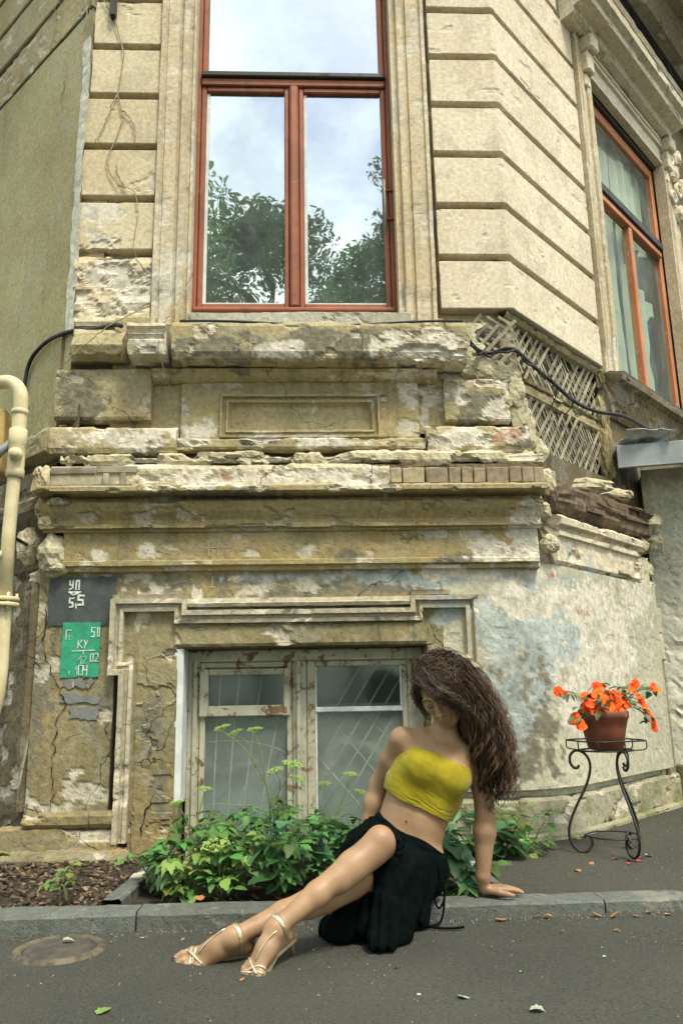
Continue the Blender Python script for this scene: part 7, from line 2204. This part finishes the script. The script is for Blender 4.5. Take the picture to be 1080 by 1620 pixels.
while cnt < 230:
    d = hr_.normal(0, 1, 3); d /= np.linalg.norm(d)
    f_, l_, u_ = d
    if f_ > 0.42 and u_ < 0.72 - .25 * l_: continue
    if u_ < -0.45: continue
    nor = hf * f_ + hlat * l_ + hup * u_
    if nor[0] < -.6 and hr_.random() < .4: continue
    o = hr_.normal(0, 1, 3); o /= np.linalg.norm(o)
    o = o * hr_.uniform(.70, 1.15)
    if hr_.random() < .62: o[1] = -abs(o[1])
    L_ = hr_.uniform(.60, 1.0)
    ph, tn, av, tone, cr = hr_.uniform(0, 6.28), hr_.uniform(3.2, 6.5), hr_.normal(0, 1, 3), hr_.normal(.40, .27), hr_.uniform(.010, .021)
    for j in range(6):
        f2, l2, u2 = d + hr_.normal(0, .10, 3)
        root = H(-.030 + .092 * f2, .083 * l2, .036 + .092 * u2)
        strand(root, nor, o + hr_.normal(0, .025, 3), L_ * hr_.uniform(.9, 1.0), cnt * 10 + j, cr, float(np.clip(tone + hr_.normal(0, .12), 0, 1)), r0=.00165, phase=ph + hr_.normal(0, .12), turn=tn, avec=av)
    cnt += 1
# straighter hair hugging the crown so that no scalp shows
for i in range(420):
    d = hr_.normal(0, 1, 3); d /= np.linalg.norm(d)
    f_, l_, u_ = d
    if u_ < .1 or (f_ > .5 and u_ < .62): continue
    root = H(-.030 + .093 * f_, .084 * l_, .036 + .093 * u_)
    o = np.array([.3, -.75, .5]) * hr_.uniform(.8, 1.05) + hr_.normal(0, .35, 3)
    strand(root, hf * f_ + hlat * l_ + hup * u_, o, hr_.uniform(.45, .75), 7000 + i, .006, float(np.clip(hr_.normal(.28, .2), 0, 1)), r0=.0017)
# hair combed from the parting over the skull, then down with the rest
def on_skull(d, k=1.0):
    d = np.array(d) / np.linalg.norm(d)
    return H(-.014 + .1015 * k * d[0], .083 * k * d[1], .026 + .0985 * k * d[2])
for i in range(1300):
    pf = hr_.uniform(-.80, .80)
    d0 = np.array([pf, -.30 + hr_.normal(0, .05), math.sqrt(max(.05, 1 - pf * pf)) ])
    if i % 7 == 0: d1 = np.array([pf * .6 - .1 + hr_.normal(0, .15), -1.0, -.15 + hr_.normal(0, .2)])
    else: d1 = np.array([min(pf * .92 + .03, .60) + hr_.normal(0, .12), 1.0, -.10 + hr_.normal(0, .35)])
    d0 /= np.linalg.norm(d0); d1 /= np.linalg.norm(d1)
    k = 1.0 + abs(hr_.normal(0, .05))
    om = math.acos(np.clip(d0 @ d1, -1, 1))
    seg = [on_skull((math.sin((1 - t) * om) * d0 + math.sin(t * om) * d1) / math.sin(om), k * (1 + .05 * t)) for t in np.linspace(0, 1, 9)]
    if i % 7:
        j = hr_.uniform(.30, .45)
        o = hr_.normal(0, 1, 3); o /= np.linalg.norm(o); o[1] = -abs(o[1])
        for t in (j, j + .15, j + .30, j + .45)[:hr_.integers(2, 5)]:
            x_ = t * (len(cent) - 1); a_ = int(x_); 
            if a_ >= len(cent) - 1: break
            seg.append(cent[a_] * (1 - x_ + a_) + cent[a_ + 1] * (x_ - a_) + o * crad[a_] * hr_.uniform(.8, 1.08))
    else:
        seg.append(seg[-1] + np.array([.0, -.01, -.05]))
    dr_ = np.array(seg)
    strand(dr_[0], np.zeros(3), np.zeros(3), hr_.uniform(.85, 1.0), 9000 + i, .0045 if i % 7 else .003, float(np.clip(hr_.normal(.32, .25), 0, 1)), r0=.0014, drift=dr_)
# loose curls at the outline
for i in range(70):
    d = hr_.normal(0, 1, 3); d /= np.linalg.norm(d); d[1] = -abs(d[1]) * .5
    root = H(-.03 + .08 * d[0], .08 * abs(d[1]), .04 + .08 * abs(d[2]))
    o = np.array([hr_.uniform(.2, 1.0), hr_.uniform(-.9, .2), hr_.uniform(-.3, .9)]); o = o / np.linalg.norm(o) * hr_.uniform(1.15, 1.55)
    L_ = hr_.uniform(.72, 1.0)
    ph, tn, av = hr_.uniform(0, 6.28), hr_.uniform(4, 7), hr_.normal(0, 1, 3)
    for j in range(3):
        strand(root, d, o + hr_.normal(0, .04, 3), L_, 2000 + i * 5 + j, .014, float(np.clip(hr_.normal(.65, .2), 0, 1)), r0=.0011, phase=ph + hr_.normal(0, .2), turn=tn, avec=av)
# lock falling at her right temple, close to the cheek
dr = np.array([H(.045, -.050, .085), H(.050, -.078, .045), H(.045, -.084, .0), H(.045, -.080, -.045), H(.050, -.066, -.085)])
for i in range(46):
    o = hr_.normal(0, 1, 3) * .12
    strand(dr[0] + hr_.normal(0, .008, 3), -hlat * .3, o, hr_.uniform(.75, 1.0), 4000 + i, .004, float(np.clip(hr_.normal(.25, .2), 0, 1)), .0013, dr)
# locks across the brow and down her left cheek
for i, dd in enumerate(([H(.04, .0, .11), H(.085, .035, .065), H(.088, .060, .02), H(.07, .075, -.04), H(.05, .085, -.10), (.62, -1.15, .60)], [H(.05, -.03, .105), H(.092, .01, .066), H(.098, .048, .035), H(.085, .068, -.01), H(.07, .075, -.07), (.60, -1.16, .62)])):
    for j in range(60):
        o = hr_.normal(0, 1, 3) * .16
        strand(np.array(dd[0]) + hr_.normal(0, .012, 3), hf * .2, o, hr_.uniform(.7, 1.0), 5000 + i * 100 + j, .005, float(np.clip(hr_.normal(.35, .25), 0, 1)), .0015, np.array(dd))
ho_ = G.build('hair', M['hair'], None, True, True)
rel(ho_, woman)
